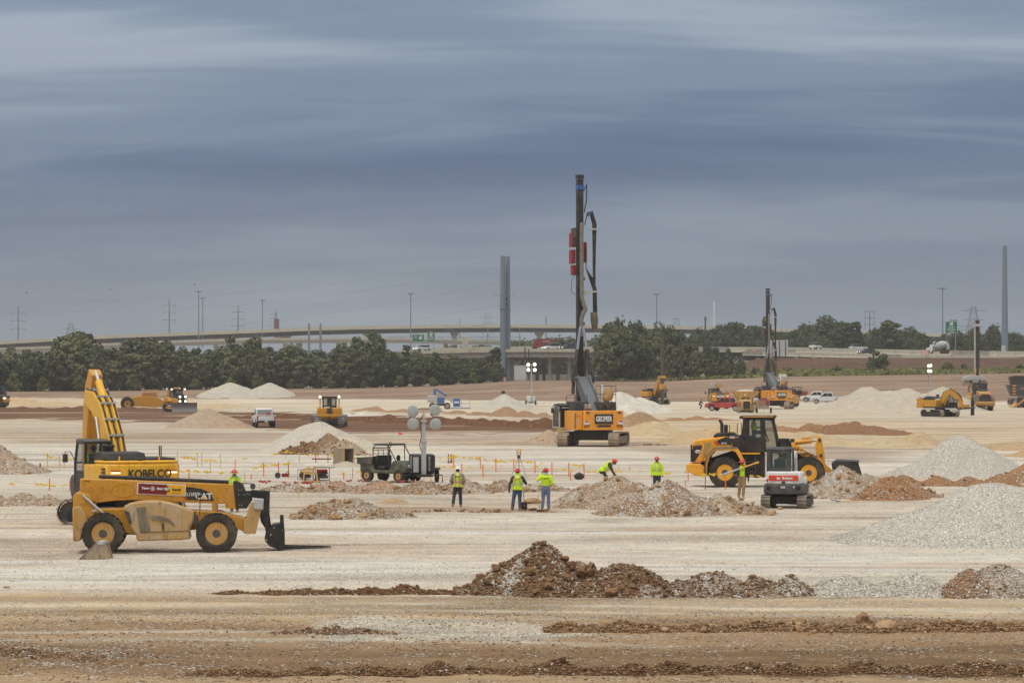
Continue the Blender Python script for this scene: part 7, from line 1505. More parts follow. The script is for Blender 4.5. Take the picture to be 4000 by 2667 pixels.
def utv(label, loc, yaw, mat, cage=True, rack=True, s=1.0, beacon=True):
 r = thing('utility_vehicle', label, 'utility vehicle', loc, yaw, scale=s)
 MB().prism([(-1.6, .5), (-1.62, .95), (-.7, .95), (-.7, .62), (.35, .62), (.6, 1.05), (1.35, .98), (1.55, .8), (1.58, .55), (1.2, .45), (-1.2, .45)], -.68, .68).build('body', mat, r, bevel=.05)
 MB().prism([(.5, 1.04), (.6, 1.1), (1.3, 1.02), (1.5, .84), (1.4, .82)], -.62, .62).build('bonnet', mat, r, bevel=.03)
 b = MB(); b.bb(-1.75, -.72, -.72, .72, .9, .96); b.bb(-1.75, -1.70, -.72, .72, .96, 1.25); b.bb(-.78, -.72, -.72, .72, .96, 1.25)
 for y in (-.72, .72): b.bb(-1.75, -.72, y - .03, y + .03, .96, 1.25)
 b.build('cargo_bed', mat, r)
 for x in (-.25,):
  q = MB(); q.box((x, 0, .75), (.5, 1.2, .2)); q.box((x - .3, 0, 1.1), (.14, 1.2, .55)); q.build('bench_seat', BLK, r, bevel=.04)
 cg = MB()
 for y in (-.66, .66): cg.tube([(-.72, y, .9), (-.70, y, 1.75), (-.55, y, 1.92), (.3, y, 1.92), (.85, y, 1.1)], .028, 6); cg.tube([(.3, y, 1.92), (.35, y, .7)], .024, 6)
 for (x, z) in ((-.70, 1.75), (-.55, 1.92), (.3, 1.92), (-.7, 1.3)): cg.tube([(x, -.66, z), (x, .66, z)], .026, 6)
 cg.build('roll_cage', BLK, r)
 MB().box((-.15, 0, 1.96), (1.1, 1.4, .05)).build('roof', DARK, r, bevel=.01)
 if rack:
  k = MB()
  for z in (1.05, 1.25, 1.45, 1.65): k.tube([(-.74, -.62, z), (-.74, .62, z)], .016, 5)
  for y in (-.62, -.2, .2, .62): k.tube([(-.74, y, .95), (-.74, y, 1.68)], .016, 5)
  k.build('headache_rack', BLK, r)
 if beacon: MB().cyl((-.1, 0, 1.98), (-.1, 0, 2.06), .07, n=10).build('beacon', AMBER, r)
 for y in (-.42, .42): MB().cyl((1.52, y, .83), (1.6, y, .83), .09, n=12).build('headlamp', LENS, r)
 MB().tube([(1.62, -.5, .4), (1.72, -.5, .7), (1.72, .5, .7), (1.62, .5, .4)], .03, 6).build('brush_guard', BLK, r)
 mb = MB(); mb.tube([(.42, .3, 1.0), (.22, .3, 1.22)], .02, 6); mb.lathe([(.15, -.015), (.17, 0), (.15, .015), (.13, 0)], (.2, .3, 1.23), 'x', 14); mb.build('steering_wheel', BLK, r)
 for y in (-.8, .8): MB().tube([(.62, y * .85, 1.2), (.62, y * 1.2, 1.3)], .014, 5).build('mirror_arm', BLK, r); MB().box((.62, y * 1.25, 1.3), (.05, .1, .18)).build('mirror', BLK, r)
 for x in (-1.1, 1.05):
  for y in (-.62, .62): wheel(r, (x, y, .33), .33, .26, .17, YELD, lugs=14, out=-1 if y < 0 else 1, n=20, tread=.03)
 return r
utv('dark green utility vehicle with roll cage beside the near light tower', at(1530, 1884, 1), -38, GRNU, s=1.02)
utv('small red utility vehicle with cage behind the second rig', at(3110, 1566, 0), 200, paint('utv_red', (166, 60, 46), .5, dust=.2), s=1.15, beacon=False)
r = thing('tarp_pile', 'dark tarpaulin-covered load left of the small red utility vehicle', 'covered load', at(3088, 1566, 2)); mb = MB(); mb.ell((0, 0, 1.2), (1.3, .9, .8), 16, 8); mb.build('tarpaulin', paint('navy_tarp', (44, 46, 54), .7, dust=.15), r, 60); MB().bb(-1.0, 1.0, -.6, .6, 0, .9).build('trailer_base', BLK, r)
pickup('silver crew-cab pickup with black bull bar before the long gravel heap', at(3232, 1577, 1.2), 172, SILV)
pickup('white pickup half hidden behind the silver crew-cab pickup', at(3190, 1572, 5), 172, WHT)
bb_ = [o for o in COL.objects if o.get('label', '').startswith('silver crew-cab')][0]
MB().bb(3.03, 3.12, -.85, .85, .4, 1.15).build('bull_bar', BLK, bb_, bevel=.05)
pickup('white pickup truck seen from behind near the brown cut', at(1030, 1670, 2.9), 100, WHT, glassmat=GLS)
wp = [o for o in COL.objects if o.get('label', '').startswith('white pickup truck seen')][0]
MB().cyl((-2.5, -.25, 1.22), (-2.5, -.25, 1.5), .16, n=12).build('water_cooler', ORD, wp); MB().box((-2.3, .5, 1.3), (.4, .5, .16)).build('yellow_case', YEL, wp); MB().box((-2.2, -.25, 1.28), (.5, .4, .2)).build('dark_bag', BLK, wp)
dozer('yellow bulldozer seen from behind with two lit roof lamps', at(1287, 1671, 2), 94)
dozer('bulldozer facing the camera with four lit headlamps and raised blade', at(692, 1610, 3), -62, True)
# scraper towed behind the facing bulldozer
r = thing('scraper', 'long low yellow pull scraper beside the lit bulldozer', 'scraper', at(585, 1604, 7), 8)
MB().prism([(-3.6, .9), (-3.2, 1.7), (-1.6, 2.0), (1.0, 1.9), (2.2, 1.2), (2.6, .5), (.6, .4), (-2.8, .6)], -1.4, 1.4).build('bowl', YEL, r, bevel=.05); MB().prism([(-1.2, 1.9), (-1.0, 2.5), (.9, 2.5), (1.0, 1.9)], -1.0, 1.0).build('engine_cover', YELD, r, bevel=.04)
mb = MB()
for x in (-1.2, -.6, 0, .6, 1.1): mb.tube([(x, -1.3, 2.0), (x + .1, -1.3, 2.9)], .04, 5)
mb.tube([(-1.2, -1.3, 2.9), (1.2, -1.3, 2.9)], .05, 5); mb.tube([(-1.2, -1.3, 2.5), (1.2, -1.3, 2.5)], .04, 5); mb.build('guard_rail', YEL, r)
MB().prism([(1.8, 1.2), (2.6, 2.6), (3.6, 3.3), (4.4, 3.1), (4.6, 2.7), (4.1, 2.9), (3.4, 2.8), (2.8, 2.0), (2.4, 1.0)], -.35, .35).build('gooseneck', YEL, r, bevel=.03)
for y in (-1.25, 1.25): wheel(r, (-3.2, y, .95), .95, .7, .45, YEL, lugs=16, out=-1 if y < 0 else 1, n=24)
for y in (-1.3,): wheel(r, (4.2, y, .9), .9, .6, .45, YEL, lugs=16, out=-1, n=24)
MB().prism([(3.4, .6), (3.4, 2.2), (4.4, 2.5), (5.2, 2.0), (5.2, .7)], -.7, .7).build('tractor_body', BLK, r, bevel=.05)
# machine cut off by the left edge
r = thing('articulated_hauler', 'yellow hauler nose with one lit headlamp at the left edge', 'hauler', at(-30, 1592, 3), -8)
MB().prism([(-3, .9), (-3, 1.9), (-.3, 2.0), (2.3, 1.75), (2.5, 1.0), (2.4, .8)], -1.2, 1.2).build('hood', YEL, r, bevel=.06); MB().bb(.2, 2.42, -1.22, 1.22, 1.45, 1.8).build('black_band', BLK, r, bevel=.03)
c = cabin(r, [(.5, 1.9), (.5, 3.1), (1.9, 3.1), (2.2, 1.9)], -1.0, .3, DARK, GLSD); MB().bb(.4, 2.0, -1.05, .35, 3.08, 3.2).build('cab_roof', DARK, c, bevel=.03); MB().box((2.3, -1.15, 1.45), (.4, .2, .2)).build('headlamp', LAMPW, r, bevel=.03); MB().bb(-.5, .4, -.9, .9, 1.9, 2.7).build('tank', YEL, r, bevel=.05)
for x in (1.4, -1.6):
 for y in (-1.15, 1.15): wheel(r, (x, y, .8), .8, .6, .4, BLK, lugs=16, out=-1 if y < 0 else 1, n=24)
MB().bb(-2.5, 2.3, -1.1, 1.1, .3, .95).build('frame', BLK, r)
# boom lift
r = thing('boom_lift', 'blue and grey boom lift with folded boom and empty basket', 'boom lift', at(1720, 1598, 2), 2)
for x in (-1.15, 1.0):
 for y in (-.95, .95): wheel(r, (x, y, .46), .46, .36, .25, LGREY, lugs=14, out=-1 if y < 0 else 1, n=22, dusty=False)
MB().bb(-1.4, 1.3, -.7, .7, .5, .8).build('chassis', BLK, r, bevel=.03); MB().prism([(-1.9, 1.0), (-1.9, 2.0), (-.5, 2.05), (-.4, 1.0)], -1.0, 1.0).build('turret_cowl', LGREY, r, bevel=.1); MB().bb(-.5, .6, -.8, .8, .85, 1.75).build('turret', BLUE, r, bevel=.05)
MB().prism([(-.9, 2.85), (-.6, 3.0), (1.9, 1.2), (1.75, .95)], -.22, .22).build('main_boom', LGREY, r, bevel=.02); MB().prism([(-.95, 2.9), (-.6, 3.08), (1.0, 2.0), (.9, 1.85)], -.27, .27).build('boom_sleeve', BLUE, r, bevel=.02); MB().prism([(-1.0, 2.0), (-1.0, 2.95), (-.7, 3.0), (-.6, 2.0)], -.2, .2).build('riser', BLUE, r)
MB().bb(1.9, 2.9, -.25, .25, .35, 1.55).build('basket_mount', BLUE, r, bevel=.04); MB().bb(.7, 4.4, -.9, .9, .12, .22).build('basket_floor', BLUE, r); MB().box((2.4, -.27, 1.0), (.7, .03, .3)).build('white_decal', WHT, r)
mb = MB()
for x in (3.1, 4.35):
 for y in (-.85, .85): mb.tube([(x, y, .2), (x, y, 1.35)], .03, 5)
for z in (.75, 1.35): mb.tube([(3.1, -.85, z), (4.35, -.85, z), (4.35, .85, z), (3.1, .85, z), (3.1, -.85, z)], .03, 5)
mb.build('basket_rails', LGREY, r)
# excavator with drill, far centre right
excavator('tracked_excavator', 'far yellow excavator holding a dark drill mast right of the near rig', at(2556, 1580, 3), -68, -40, YEL, s=.95, trk=TRKD, tool='drill', boom=[(.35, 1.75, .7), (1.3, 3.2, .85), (2.1, 4.1, .7), (2.9, 4.3, .5)], stick=[(2.6, 4.9, .4), (2.9, 4.3, .7), (3.3, 3.0, .4)])
excavator('tracked_excavator', 'yellow excavator with folded boom holding a horizontal drill feed on the right', at(3672, 1628, 2), -42, -62, YEL, s=.9, trk=TRKD, tool='hammer', hood=DARK, boom=[(.35, 1.9, .7), (1.1, 3.1, .85), (1.8, 3.45, .8), (3.3, 2.5, .5)], stick=[(3.0, 2.9, .4), (3.3, 2.3, .6), (3.6, 1.1, .4)])
loader('wheel_loader', 'dusty wheel loader seen from behind with its grey bucket raised overhead', at(3838, 1604, 1), 93, YELD, False, True, s=1.08)
r = thing('drill_rig', 'tracked drill rig with tall dark mast behind the raised-bucket loader', 'drill rig', at(3820, 1590, 9), 95)
for y in (-1.2, 1.2): track(r, -1.9, 1.9, y, .55, .85, TRKD, BLK, n=30, single=False)
MB().bb(-2.2, 1.6, -1.3, 1.3, .95, 2.2).build('body', YEL, r, bevel=.05); cabin(r, [(.2, 2.2), (.2, 3.2), (1.5, 3.2), (1.8, 2.2)], .3, 1.2, BLK, GLS); MB().bb(1.9, 2.4, -.75, -.15, .4, 13.6).build('mast', BLK, r); MB().bb(1.88, 2.42, -.1, .0, 5.5, 13.2).build('kelly_bar', LGREY, r); MB().bb(1.8, 2.5, -.9, .2, 12.6, 13.0).build('mast_head', LGREY, r); MB().cyl((2.7, -.45, 5), (2.7, -.45, 12.4), .07, n=8).build('feed_cable', LGREY, r)
for s_ in (-1, 1): MB().tube([(.4, s_ * .5, 2.2), (1.9, -.45 + s_ * .3, 6.0)], .08, 6).build('mast_strut', YELD, r)
MB().bb(1.6, 2.6, -.9, 0, 3.0, 4.6).build('rotary_head', YELD, r, bevel=.03); MB().tube([(-1.6, 1.0, 2.2), (-1.6, 1.0, 3.4), (-1.3, 1.0, 3.4)], .06, 6).build('exhaust', BLK, r)
r = thing('screening_plant', 'dark grey hopper plant with orange tags at the right edge', 'screening plant', at(4020, 1586, 4), 0)
MB().prism([(-3.6, 3.3), (-2.9, 1.6), (3, 1.6), (3, 3.4), (-3.2, 3.4)], -1.2, 1.2).build('hopper', DARK, r, bevel=.03); MB().prism([(-3.2, 4.6), (-2.9, 3.42), (3, 3.42), (3, 4.8), (-2.7, 4.8)], -1.0, 1.0).build('upper_bin', BLK, r, bevel=.03)
for i in range(4): MB().box((-2.6, -1.21, 1.9 + i * .45), (.45, .03, .2)).build('orange_tag', paint('tag_orange', (222, 142, 40), .5, dust=.1), r)
text(r, 'ROAD SCREEN', .32, paint('tag_orange', (222, 142, 40)), (-.4, -1.22, 2.8), (90, 0, 0), bold=.01); track(r, -3.3, 1.5, -1.1, .6, 1.3, TRKD, TRKD, n=36, single=False); track(r, -3.3, 1.5, 1.1, .6, 1.3, TRKD, TRKD, n=36, single=False)
r = thing('track_loader', 'small yellow compact track loader before the dark plant at the right edge', 'track loader', at(4000, 1592, 1), 190)
MB().bb(-1.3, 1.0, -.6, .6, .4, 1.5).build('body', BLK, r, bevel=.05); cabin(r, [(-.4, 1.4), (-.4, 2.2), (.7, 2.2), (.9, 1.2)], -.5, .5, BLK, GLS)
for y in (-.85, .85):
 MB().prism([(-1.5, 1.6), (-1.3, 1.9), (-.1, 1.75), (1.5, .45), (1.3, .3), (-.2, 1.4), (-1.3, 1.5)], y - .08, y + .08).build('lift_arm', YELD, r, bevel=.02); track(r, -1.1, 1.1, y, .35, .7, TRKD, BLK, n=22, single=False)
MB().prism([(1.4, .05), (1.3, .7), (2.1, .1), (2.1, .05)], -.95, .95).build('bucket', YELD, r)
# light towers
def light_tower(label, loc, yaw, h, lit, body, spread=1.0, dz=1.0):
 r = thing('light_tower', label, 'light tower', loc, yaw)
 b = MB().bb(-1.0, .55, -.62, .62, .45, 1.48).build('generator_box', body, r, bevel=.08)
 MB().bb(.3, .42, -.66, -.45, .55, 1.4).build('box_vent', LGREY, b)
 MB().bb(-1.1, 1.4, -.4, .4, .34, .45).build('chassis', BLK, r); MB().tube([(1.4, 0, .4), (2.0, 0, .42)], .04, 6).build('drawbar', BLK, r)
 for y in (-.8, .8): wheel(r, (-.3, y, .34), .34, .2, .18, LGREY, out=-1 if y < 0 else 1, n=18, tread=.01); MB().prism([(-.75, .66), (-.7, .76), (.1, .76), (.15, .66)], y - .14, y + .14).build('mudguard', BLK, r)
 for y in (-1.0, 1.0): MB().tube([(.5, y * .3, .4), (.5, y, .4), (.5, y, .02)], .03, 6).build('outrigger', BLK, r)
 mx = .68
 m = MB().bb(mx - .12, mx + .12, -.12, .12, .4, h * .55).build('mast', LGREY, r, bevel=.01); MB().bb(mx - .085, mx + .085, -.085, .085, h * .55, h * .82).build('mast_stage', LGREY, m); MB().bb(mx - .055, mx + .055, -.055, .055, h * .82, h - .1).build('mast_stage', LGREY, m)
 MB().tube([(mx, -.1, h * .4), (mx, -.22, h * .5), (mx, -.12, h * .62), (mx, -.18, h * .75), (mx, -.08, h * .9)], .022, 5).build('cable', BLK, m)
 for z in (h * .55, h * .82): MB().box((mx, 0, z), (.3, .3, .1)).build('mast_collar', LGREY, m)
 mb = MB()
 for s_ in (-1, 1): mb.tube([(mx, 0, h - .05), (mx, s_ * .32, h - .1), (mx, s_ * .38, h - .4), (mx, s_ * .5, h - .5), (mx, s_ * .8, h - .5)], .03, 6)
 mb.tube([(mx, -.8 * spread, h - .1 - dz), (mx, .8 * spread, h - .1 - dz)], .025, 6)
 br = mb.build('lamp_bracket', GREY, m)
 for (y, z) in ((-.88, h - .2), (.86, h - .14), (-.85, h - .1 - dz), (.9, h - .12 - dz)):
  q = MB().lathe([(.08, -.22), (.2, -.12), (.29, 0), (.31, .05), (.29, .06)], (mx + .1, y * spread, z), 'x', 20).build('flood_lamp', LGREY, br); MB().ell((mx + .15, y * spread, z), (.05, .29, .29), 10, 10).build('lens', LAMPW if lit else LENS, q)
 return r
light_tower('near light tower with black generator and four unlit round lamps', at(1650, 1884, .2), -82, 3.95, False, BLK, .68, .75)
nl = [o for o in COL.objects if o.get('label', '').startswith('near light tower')][0]
text(nl, 'MAGNUM', .17, LGREY, (.57, .30, 1.0), (90, 90, 90), bold=.004)
MB().box((.56, -.4, .95), (.03, .28, .8)).build('silver_panel', LGREY, nl)
light_tower('far white light tower with four lit lamps under the overpass', at(2074, 1582, 0), -84, 6.75, True, WHT, .6, .9)
light_tower('lit light tower standing behind the long gravel heap', (P(3620, 1540, 505).x, 505, gz(P(3620, 1540, 505).x, 505)), -60, 6.6, True, WHT, .3, 1.0)
# bucket lying by the rear wheel
r = thing('loader_attachment', 'dirt-caked steel bucket lying beside the telehandler rear wheel', 'bucket', (*G(378, 2182)[:2], 0), 0)
B = lambda pts: S(pts, 460, 832, 253)
MB().prism(B([(325, 832), (470, 690), (482, 694), (352, 832)]), -.3, .55).build('back_plate', paint('rusty_mud', (118, 102, 84), .85, dust=.5), r); MB().prism(B([(352, 832), (475, 700), (520, 695), (540, 720), (572, 832)]), -.32, -.27).build('side_plate', paint('mud_steel', (150, 134, 112), .8, dust=.6), r); MB().prism(B([(352, 832), (475, 700), (520, 695), (540, 720), (572, 832)]), .5, .55).build('side_plate', MATS['mud_steel'], r)
MB().prism(B([(400, 820), (505, 715), (520, 722), (560, 832), (400, 832)]), -.26, .5).build('packed_mud', BEIGE, r); MB().prism(B([(470, 692), (525, 690), (528, 712), (478, 716)]), -.34, .56).build('top_bar', LGREY, r)

# ---- vehicles on the roads
OZ = 6 + (HZ - 1374) / FP * 690
car('car', 'white car with lit headlamps on the overpass', (P(2152, 0, 698).x, 698, P(2152, 1370, 698).z + .2), 215, WHT, h=1.7)
car('car', 'dark car with lit headlamps behind the white one on the overpass', (P(2219, 0, 697).x, 697, P(2219, 1370, 697).z + .2), 215, paint('navy_paint', (54, 62, 74), .4, dust=.1))
car('car', 'silver car at the left end of the overpass above the trees', (P(1650, 0, 697).x, 697, P(1650, 1374, 697).z + .2), 215, SILV)
r = thing('cargo_truck', 'red box truck on the overpass behind the white car', 'truck', (P(2128, 0, 700).x, 700.5, P(2128, 1370, 700).z + .1), 190); MB().bb(-2.2, 2.0, -1.0, 1.0, .8, 2.9).build('cargo_box', paint('truck_red', (130, 40, 48), .5, dust=.1), r, bevel=.03); MB().prism([(2.0, .5), (2.0, 2.3), (2.6, 2.3), (3.1, 1.4), (3.1, .5)], -.95, .95).build('cab', paint('truck_red', (130, 40, 48)), r, bevel=.05); text(r, 'FREIGHT', .5, WHT, (-.2, 1.02, 2.2), (90, 0, 180))
for x in (-1.4, 2.4):
 for y in (-.85, .85): MB().lathe([(.2, -.12), (.42, -.12), (.42, .12), (.2, .12)], (x, y, .42), 'y', 14).build('wheel', RUBB, r)
def hw(px, py, d, up=0): q = P(px, py, d); return (q.x, d, q.z + up)
car('car', 'white hatchback driving away on the right highway left of centre', hw(3186, 1364, 686), 62, WHT, False, 1.65)
car('car', 'white sedan roof showing above the rear highway wall', hw(3353, 1369, 694), 20, SILV, False, 1.5)
car('car', 'dark car with lit headlamps on the right highway', hw(3386, 1385, 678), 200, MATS['navy_paint'])
r = thing('concrete_mixer', 'white concrete mixer truck on the right highway', 'mixer truck', hw(3668, 1382, 684), 150, scale=.78)
mb = MB(); mb.lathe([(.35, -2.4), (.7, -2.0), (1.2, -.8), (1.3, 0), (1.15, 1.0), (.6, 1.9), (.3, 2.1)], (0, 0, 0), 'x', 22); d_ = mb.build('mixing_drum', LGREY, r, 40); d_.location = (-.6, 0, 2.65); d_.rotation_euler = (0, R(14), 0); MB().cyl((-2.42, 0, 0), (-2.3, 0, 0), .34, n=16).build('drum_mouth', BLK, d_)
MB().prism([(1.7, .7), (1.7, 2.9), (2.5, 2.9), (2.8, 2.0), (3.8, 1.8), (3.9, .7)], -1.1, 1.1).build('cab', WHT, r, bevel=.06); MB().bb(-3.4, 1.8, -.5, .5, .8, 1.1).build('chassis', BLK, r); MB().prism([(-3.2, 2.8), (-2.9, 3.4), (-2.5, 3.2), (-2.9, 1.4), (-3.3, 1.4)], -.5, .5).build('hopper_chute', LGREY, r); MB().prism([(2.52, 2.1), (2.5, 2.8), (2.55, 2.8), (2.83, 2.1)], -1.0, 1.0).build('windscreen', GLSD, r)
for x in (-2.4, -1.2, 2.9):
 for y in (-1.0, 1.0): MB().lathe([(.25, -.15), (.52, -.15), (.52, .15), (.25, .15)], (x, y, .52), 'y', 16).build('wheel', RUBB, r)

# ================================================================== survey stakes and small site things
STK = paint('stake_orange', (232, 116, 62), .7, dust=.12); STR = paint('stake_rust', (150, 70, 48), .8, dust=.15); WLATH = paint('lath_pale', (206, 180, 126), .8, dust=.15); RIB = paint('ribbon_yellow', (232, 190, 28), .5, dust=.08); RIBR = paint('ribbon_red', (166, 36, 50), .6, dust=.12)
def ribbon(par, x, y, z, mat, rng, s=1.0, name='ribbon'):
 n = 5; L = rng.uniform(.10, .24) * s; w = .030 * s; a = rng.uniform(-.5, .5); sg = rng.choice((-1, 1)); mb = MB(); pts = []
 for i in range(n):
  t = i / (n - 1); pts.append(Vector((x + sg * L * t * math.cos(a), y + rng.uniform(-.02, .02), z + L * t * math.sin(a) * .6 + .035 * math.sin(t * 7 + a * 6) - .06 * t * t)))
 vs = []
 for p_ in pts:
  k = w * rng.uniform(.8, 1.3); vs += [p_ + Vector((0, 0, -k)), p_ + Vector((0, .012, k))]
 mb.add(vs + [v + Vector((0, .008, 0)) for v in vs], [(2 * i, 2 * i + 2, 2 * i + 3, 2 * i + 1) for i in range(n - 1)] + [(2 * n + 2 * i + 1, 2 * n + 2 * i + 3, 2 * n + 2 * i + 2, 2 * n + 2 * i) for i in range(n - 1)])
 mb.ell((x, y - .01, z), (.035 * s, .025, .025 * s), 6, 4); return mb.build(name, mat, par, 60)
WHERE = [(420, 'left of the tracked excavator'), (760, 'behind the telehandler boom'), (1180, 'left of the plywood box'), (1440, 'between the sawhorse and the utility vehicle'), (1720, 'right of the near light tower'), (1900, 'behind the white-helmeted worker'), (2090, 'near the survey tripod'), (2300, 'behind the calling worker'), (2560, 'around the bending worker'), (4000, 'left of the mini excavator')]
srng = random.Random(5)
def stake(px, base, top, mat, rib=None, w=.05, tilt=0, label=None, name='survey_stake'):
 p_ = G(px, base); h = (base - top) / FP * p_.y
 wh = next(t for u, t in WHERE if px <= u); cn = {'stake_orange': 'orange', 'stake_rust': 'rust-red', 'lath_pale': 'bare wooden'}[mat.name]
 r = thing(name, label or '%s survey stake %s' % (cn, wh), 'survey stake', (p_.x, p_.y, 0), 0, '%s stakes %s' % (cn, wh)); r.rotation_euler = (0, R(tilt), 0)
 mb = MB(); mb.box((0, 0, h / 2 - .05), (w, .03, h + .1), mi=0); mb.prism([(-w / 2, h - .001), (w / 2, h - .001), (0, h + .03)], -.015, .015, mi=0); mb.build('shaft', mat, r)
 if rib: ribbon(r, 0, -.03, h * .96 if rib == 1 else h * .7, RIB, srng, 1.1)
 return r
for (px, b_, t, m, rb, w, tl) in [
 (185, 1832, 1770, WLATH, 1, .05, 0), (233, 1836, 1782, WLATH, 1, .05, 0), (251, 1828, 1768, WLATH, 0, .05, 0), (157, 1836, 1810, STR, 0, .09, 0), (193, 1916, 1870, STK, 0, .05, 0), (273, 1918, 1880, STK, 0, .05, 0),
 (693, 1822, 1762, WLATH, 0, .045, 0), (771, 1824, 1768, WLATH, 1, .045, 0), (788, 1822, 1768, WLATH, 0, .045, 0), (822, 1844, 1795, WLATH, 0, .05, 0), (861, 1830, 1774, WLATH, 0, .045, 0), (919, 1838, 1796, STK, 0, .05, 0), (738, 1872, 1832, STK, 1, .06, 0), (957, 1888, 1842, WLATH, 0, .04, 0), (981, 1872, 1852, STK, 0, .06, 0),
 (1030, 1860, 1808, STK, 1, .06, 0), (1088, 1866, 1806, STK, 0, .06, 0), (1127, 1864, 1804, STK, 1, .06, 0), (1118, 1800, 1757, WLATH, 1, .05, 0), (1169, 1805, 1768, WLATH, 1, .05, 0),
 (1429, 1832, 1780, STK, 0, .06, -2), (1445, 1812, 1772, STK, 0, .05, 0), (1343, 1874, 1846, STK, 1, .06, 0), (1377, 1870, 1828, STR, 0, .03, 0), (1411, 1866, 1836, STK, 1, .06, 0), (1478, 1868, 1848, STK, 1, .06, 0), (1386, 1810, 1786, WLATH, 0, .05, 0),
 (1691, 1848, 1806, STK, 0, .06, 0), (1653, 1800, 1765, STR, 0, .045, 0), (1660, 1798, 1764, STR, 0, .045, 0), (1751, 1808, 1772, STR, 0, .045, 0), (1761, 1806, 1774, STR, 0, .045, 0), (1772, 1828, 1775, STK, 1, .06, 0), (1804, 1846, 1812, STK, 0, .06, 0), (1878, 1830, 1784, STK, 1, .06, -4), (1886, 1864, 1816, STK, 0, .06, 1), (1937, 1842, 1790, STK, 0, .06, 0),
 (2007, 1844, 1793, STK, 1, .06, 0), (2091, 1848, 1800, STK, 0, .06, -2), (2156, 1854, 1806, STK, 0, .06, 0), (2222, 1860, 1807, STK, 0, .06, 0), (2228, 1876, 1845, STK, 0, .06, 0), (2282, 1868, 1812, STK, 0, .06, -1), (2417, 1842, 1816, WLATH, 0, .04, 0), (2400, 1846, 1840, WLATH, 1, .05, 0), (2459, 1838, 1822, WLATH, 0, .06, 0),
 (2688, 1880, 1842, STK, 0, .05, 0), (2679, 1900, 1875, WLATH, 0, .06, -6), (2755, 1912, 1856, STR, 1, .045, 0), (2834, 1912, 1852, STK, 1, .05, 0),
 (1166, 1945, 1880, WLATH, 0, .045, 0), (1012, 1918, 1890, WLATH, 0, .045, 0), (1656, 1932, 1868, WLATH, 0, .05, 0), (1684, 1924, 1868, WLATH, 0, .045, 0), (1622, 1910, 1872, WLATH, 0, .05, 0)]:
 stake(px, b_, t, m, rb, w, tl)
# string lines with ribbons
def string_line(label, pts, mat, n, seed, zs=.0, smat=None):
 rng = random.Random(seed); q = [P(px, py, GD(b_)) for px, py, b_ in pts]; r = thing('string_line', label, 'string line', (q[0].x, q[0].y, 0)); o = Vector(r.location)
 MB().tube([v - o for v in q], .006, 4).build('string', smat or RIB, r)
 for i in range(n):
  t = rng.random() * (len(q) - 1); k = min(int(t), len(q) - 2); v = q[k].lerp(q[k + 1], t - k) - o; ribbon(r, v.x, v.y - .01, v.z + rng.uniform(-.02, .01), mat, rng, rng.uniform(.9, 1.5))
string_line('yellow ribboned string line running left of the sawhorse', [(560, 1842, 1880), (738, 1838, 1872), (900, 1846, 1870), (1030, 1818, 1860), (1088, 1812, 1866), (1127, 1810, 1864), (1300, 1845, 1874), (1411, 1840, 1866)], RIB, 26, 1)
string_line('yellow ribboned string line across the back left stakes', [(180, 1782, 1832), (251, 1792, 1828), (560, 1790, 1830), (693, 1782, 1822), (788, 1795, 1822), (861, 1800, 1830), (960, 1790, 1838), (1118, 1764, 1800), (1240, 1775, 1806), (1400, 1788, 1810)], RIB, 30, 2)
string_line('yellow ribboned string line behind the white-helmeted worker', [(1650, 1790, 1800), (1751, 1785, 1808), (1772, 1782, 1828), (1878, 1790, 1830), (1937, 1800, 1842), (2007, 1800, 1844), (2091, 1804, 1848), (2156, 1812, 1854), (2222, 1812, 1860), (2282, 1818, 1868)], RIB, 34, 3)
string_line('low yellow ribboned string line behind the two red-helmeted workers', [(1690, 1820, 1850), (1804, 1822, 1846), (1886, 1822, 1850), (2007, 1816, 1850), (2150, 1830, 1862), (2282, 1842, 1868), (2400, 1838, 1846), (2560, 1840, 1860), (2650, 1850, 1870)], RIB, 26, 4)
string_line('yellow ribboned string line in front of the wheel loader', [(2560, 1838, 1880), (2700, 1846, 1890), (2755, 1852, 1912), (2834, 1852, 1912), (2960, 1858, 1915)], RIB, 11, 5)
string_line('yellow ribbons lying left of the excavator track', [(20, 1895, 1925), (70, 1880, 1920), (150, 1890, 1925), (193, 1895, 1916), (273, 1892, 1918)], RIB, 9, 6)
string_line('red ribboned string line along the long rubble bank', [(1000, 1880, 1905), (1060, 1878, 1904), (1140, 1884, 1906), (1250, 1882, 1904), (1330, 1878, 1902), (1420, 1876, 1902), (1520, 1878, 1902), (1600, 1876, 1902), (1660, 1882, 1904)], RIBR, 24, 7, smat=paint('pale_string', (206, 196, 150), .7, dust=.1))
# plywood box
r = thing('plywood_box', 'weathered open plywood box with dark inside', 'box', at(1342, 1812, .5), -42)
for (x0, x1, y0, y1, z0, z1) in ((-.45, .45, -.45, -.42, 0, .95), (-.45, .45, .42, .45, 0, .95), (-.45, .45, -.45, .45, .95, .98), (-.45, .45, -.45, .45, 0, .03), (-.47, -.44, -.45, .45, 0, .98)): MB().bb(x0, x1, y0, y1, z0, z1).build('panel', PLY, r)
MB().bb(-.42, -.38, -.41, .41, .04, .94).build('inner_back', paint('inside_shade_brown', (92, 62, 40), .9, dust=.1), r); MB().bb(.42, .46, -.45, -.36, 0, .97).build('edge_batten', WOOD, r)  # dark opening: shade inside the box put into the inner sheet's colour
def batten(label, px0, px1, py, top, base):
 a, b_ = G(px0, base), G(px1, base); r = thing('batter_board', label, 'batter board', (a.x, a.y, 0)); w = b_.x - a.x; z = CAMH - (py - HZ) / FP * a.y; zt = CAMH - (top - HZ) / FP * a.y
 MB().box((w / 2, 0, z), (w, .03, .09)).build('board', STR, r)
 for f in (.2, .82): MB().box((w * f, .03, zt / 2), (.05, .03, zt)).build('post', STR, r)
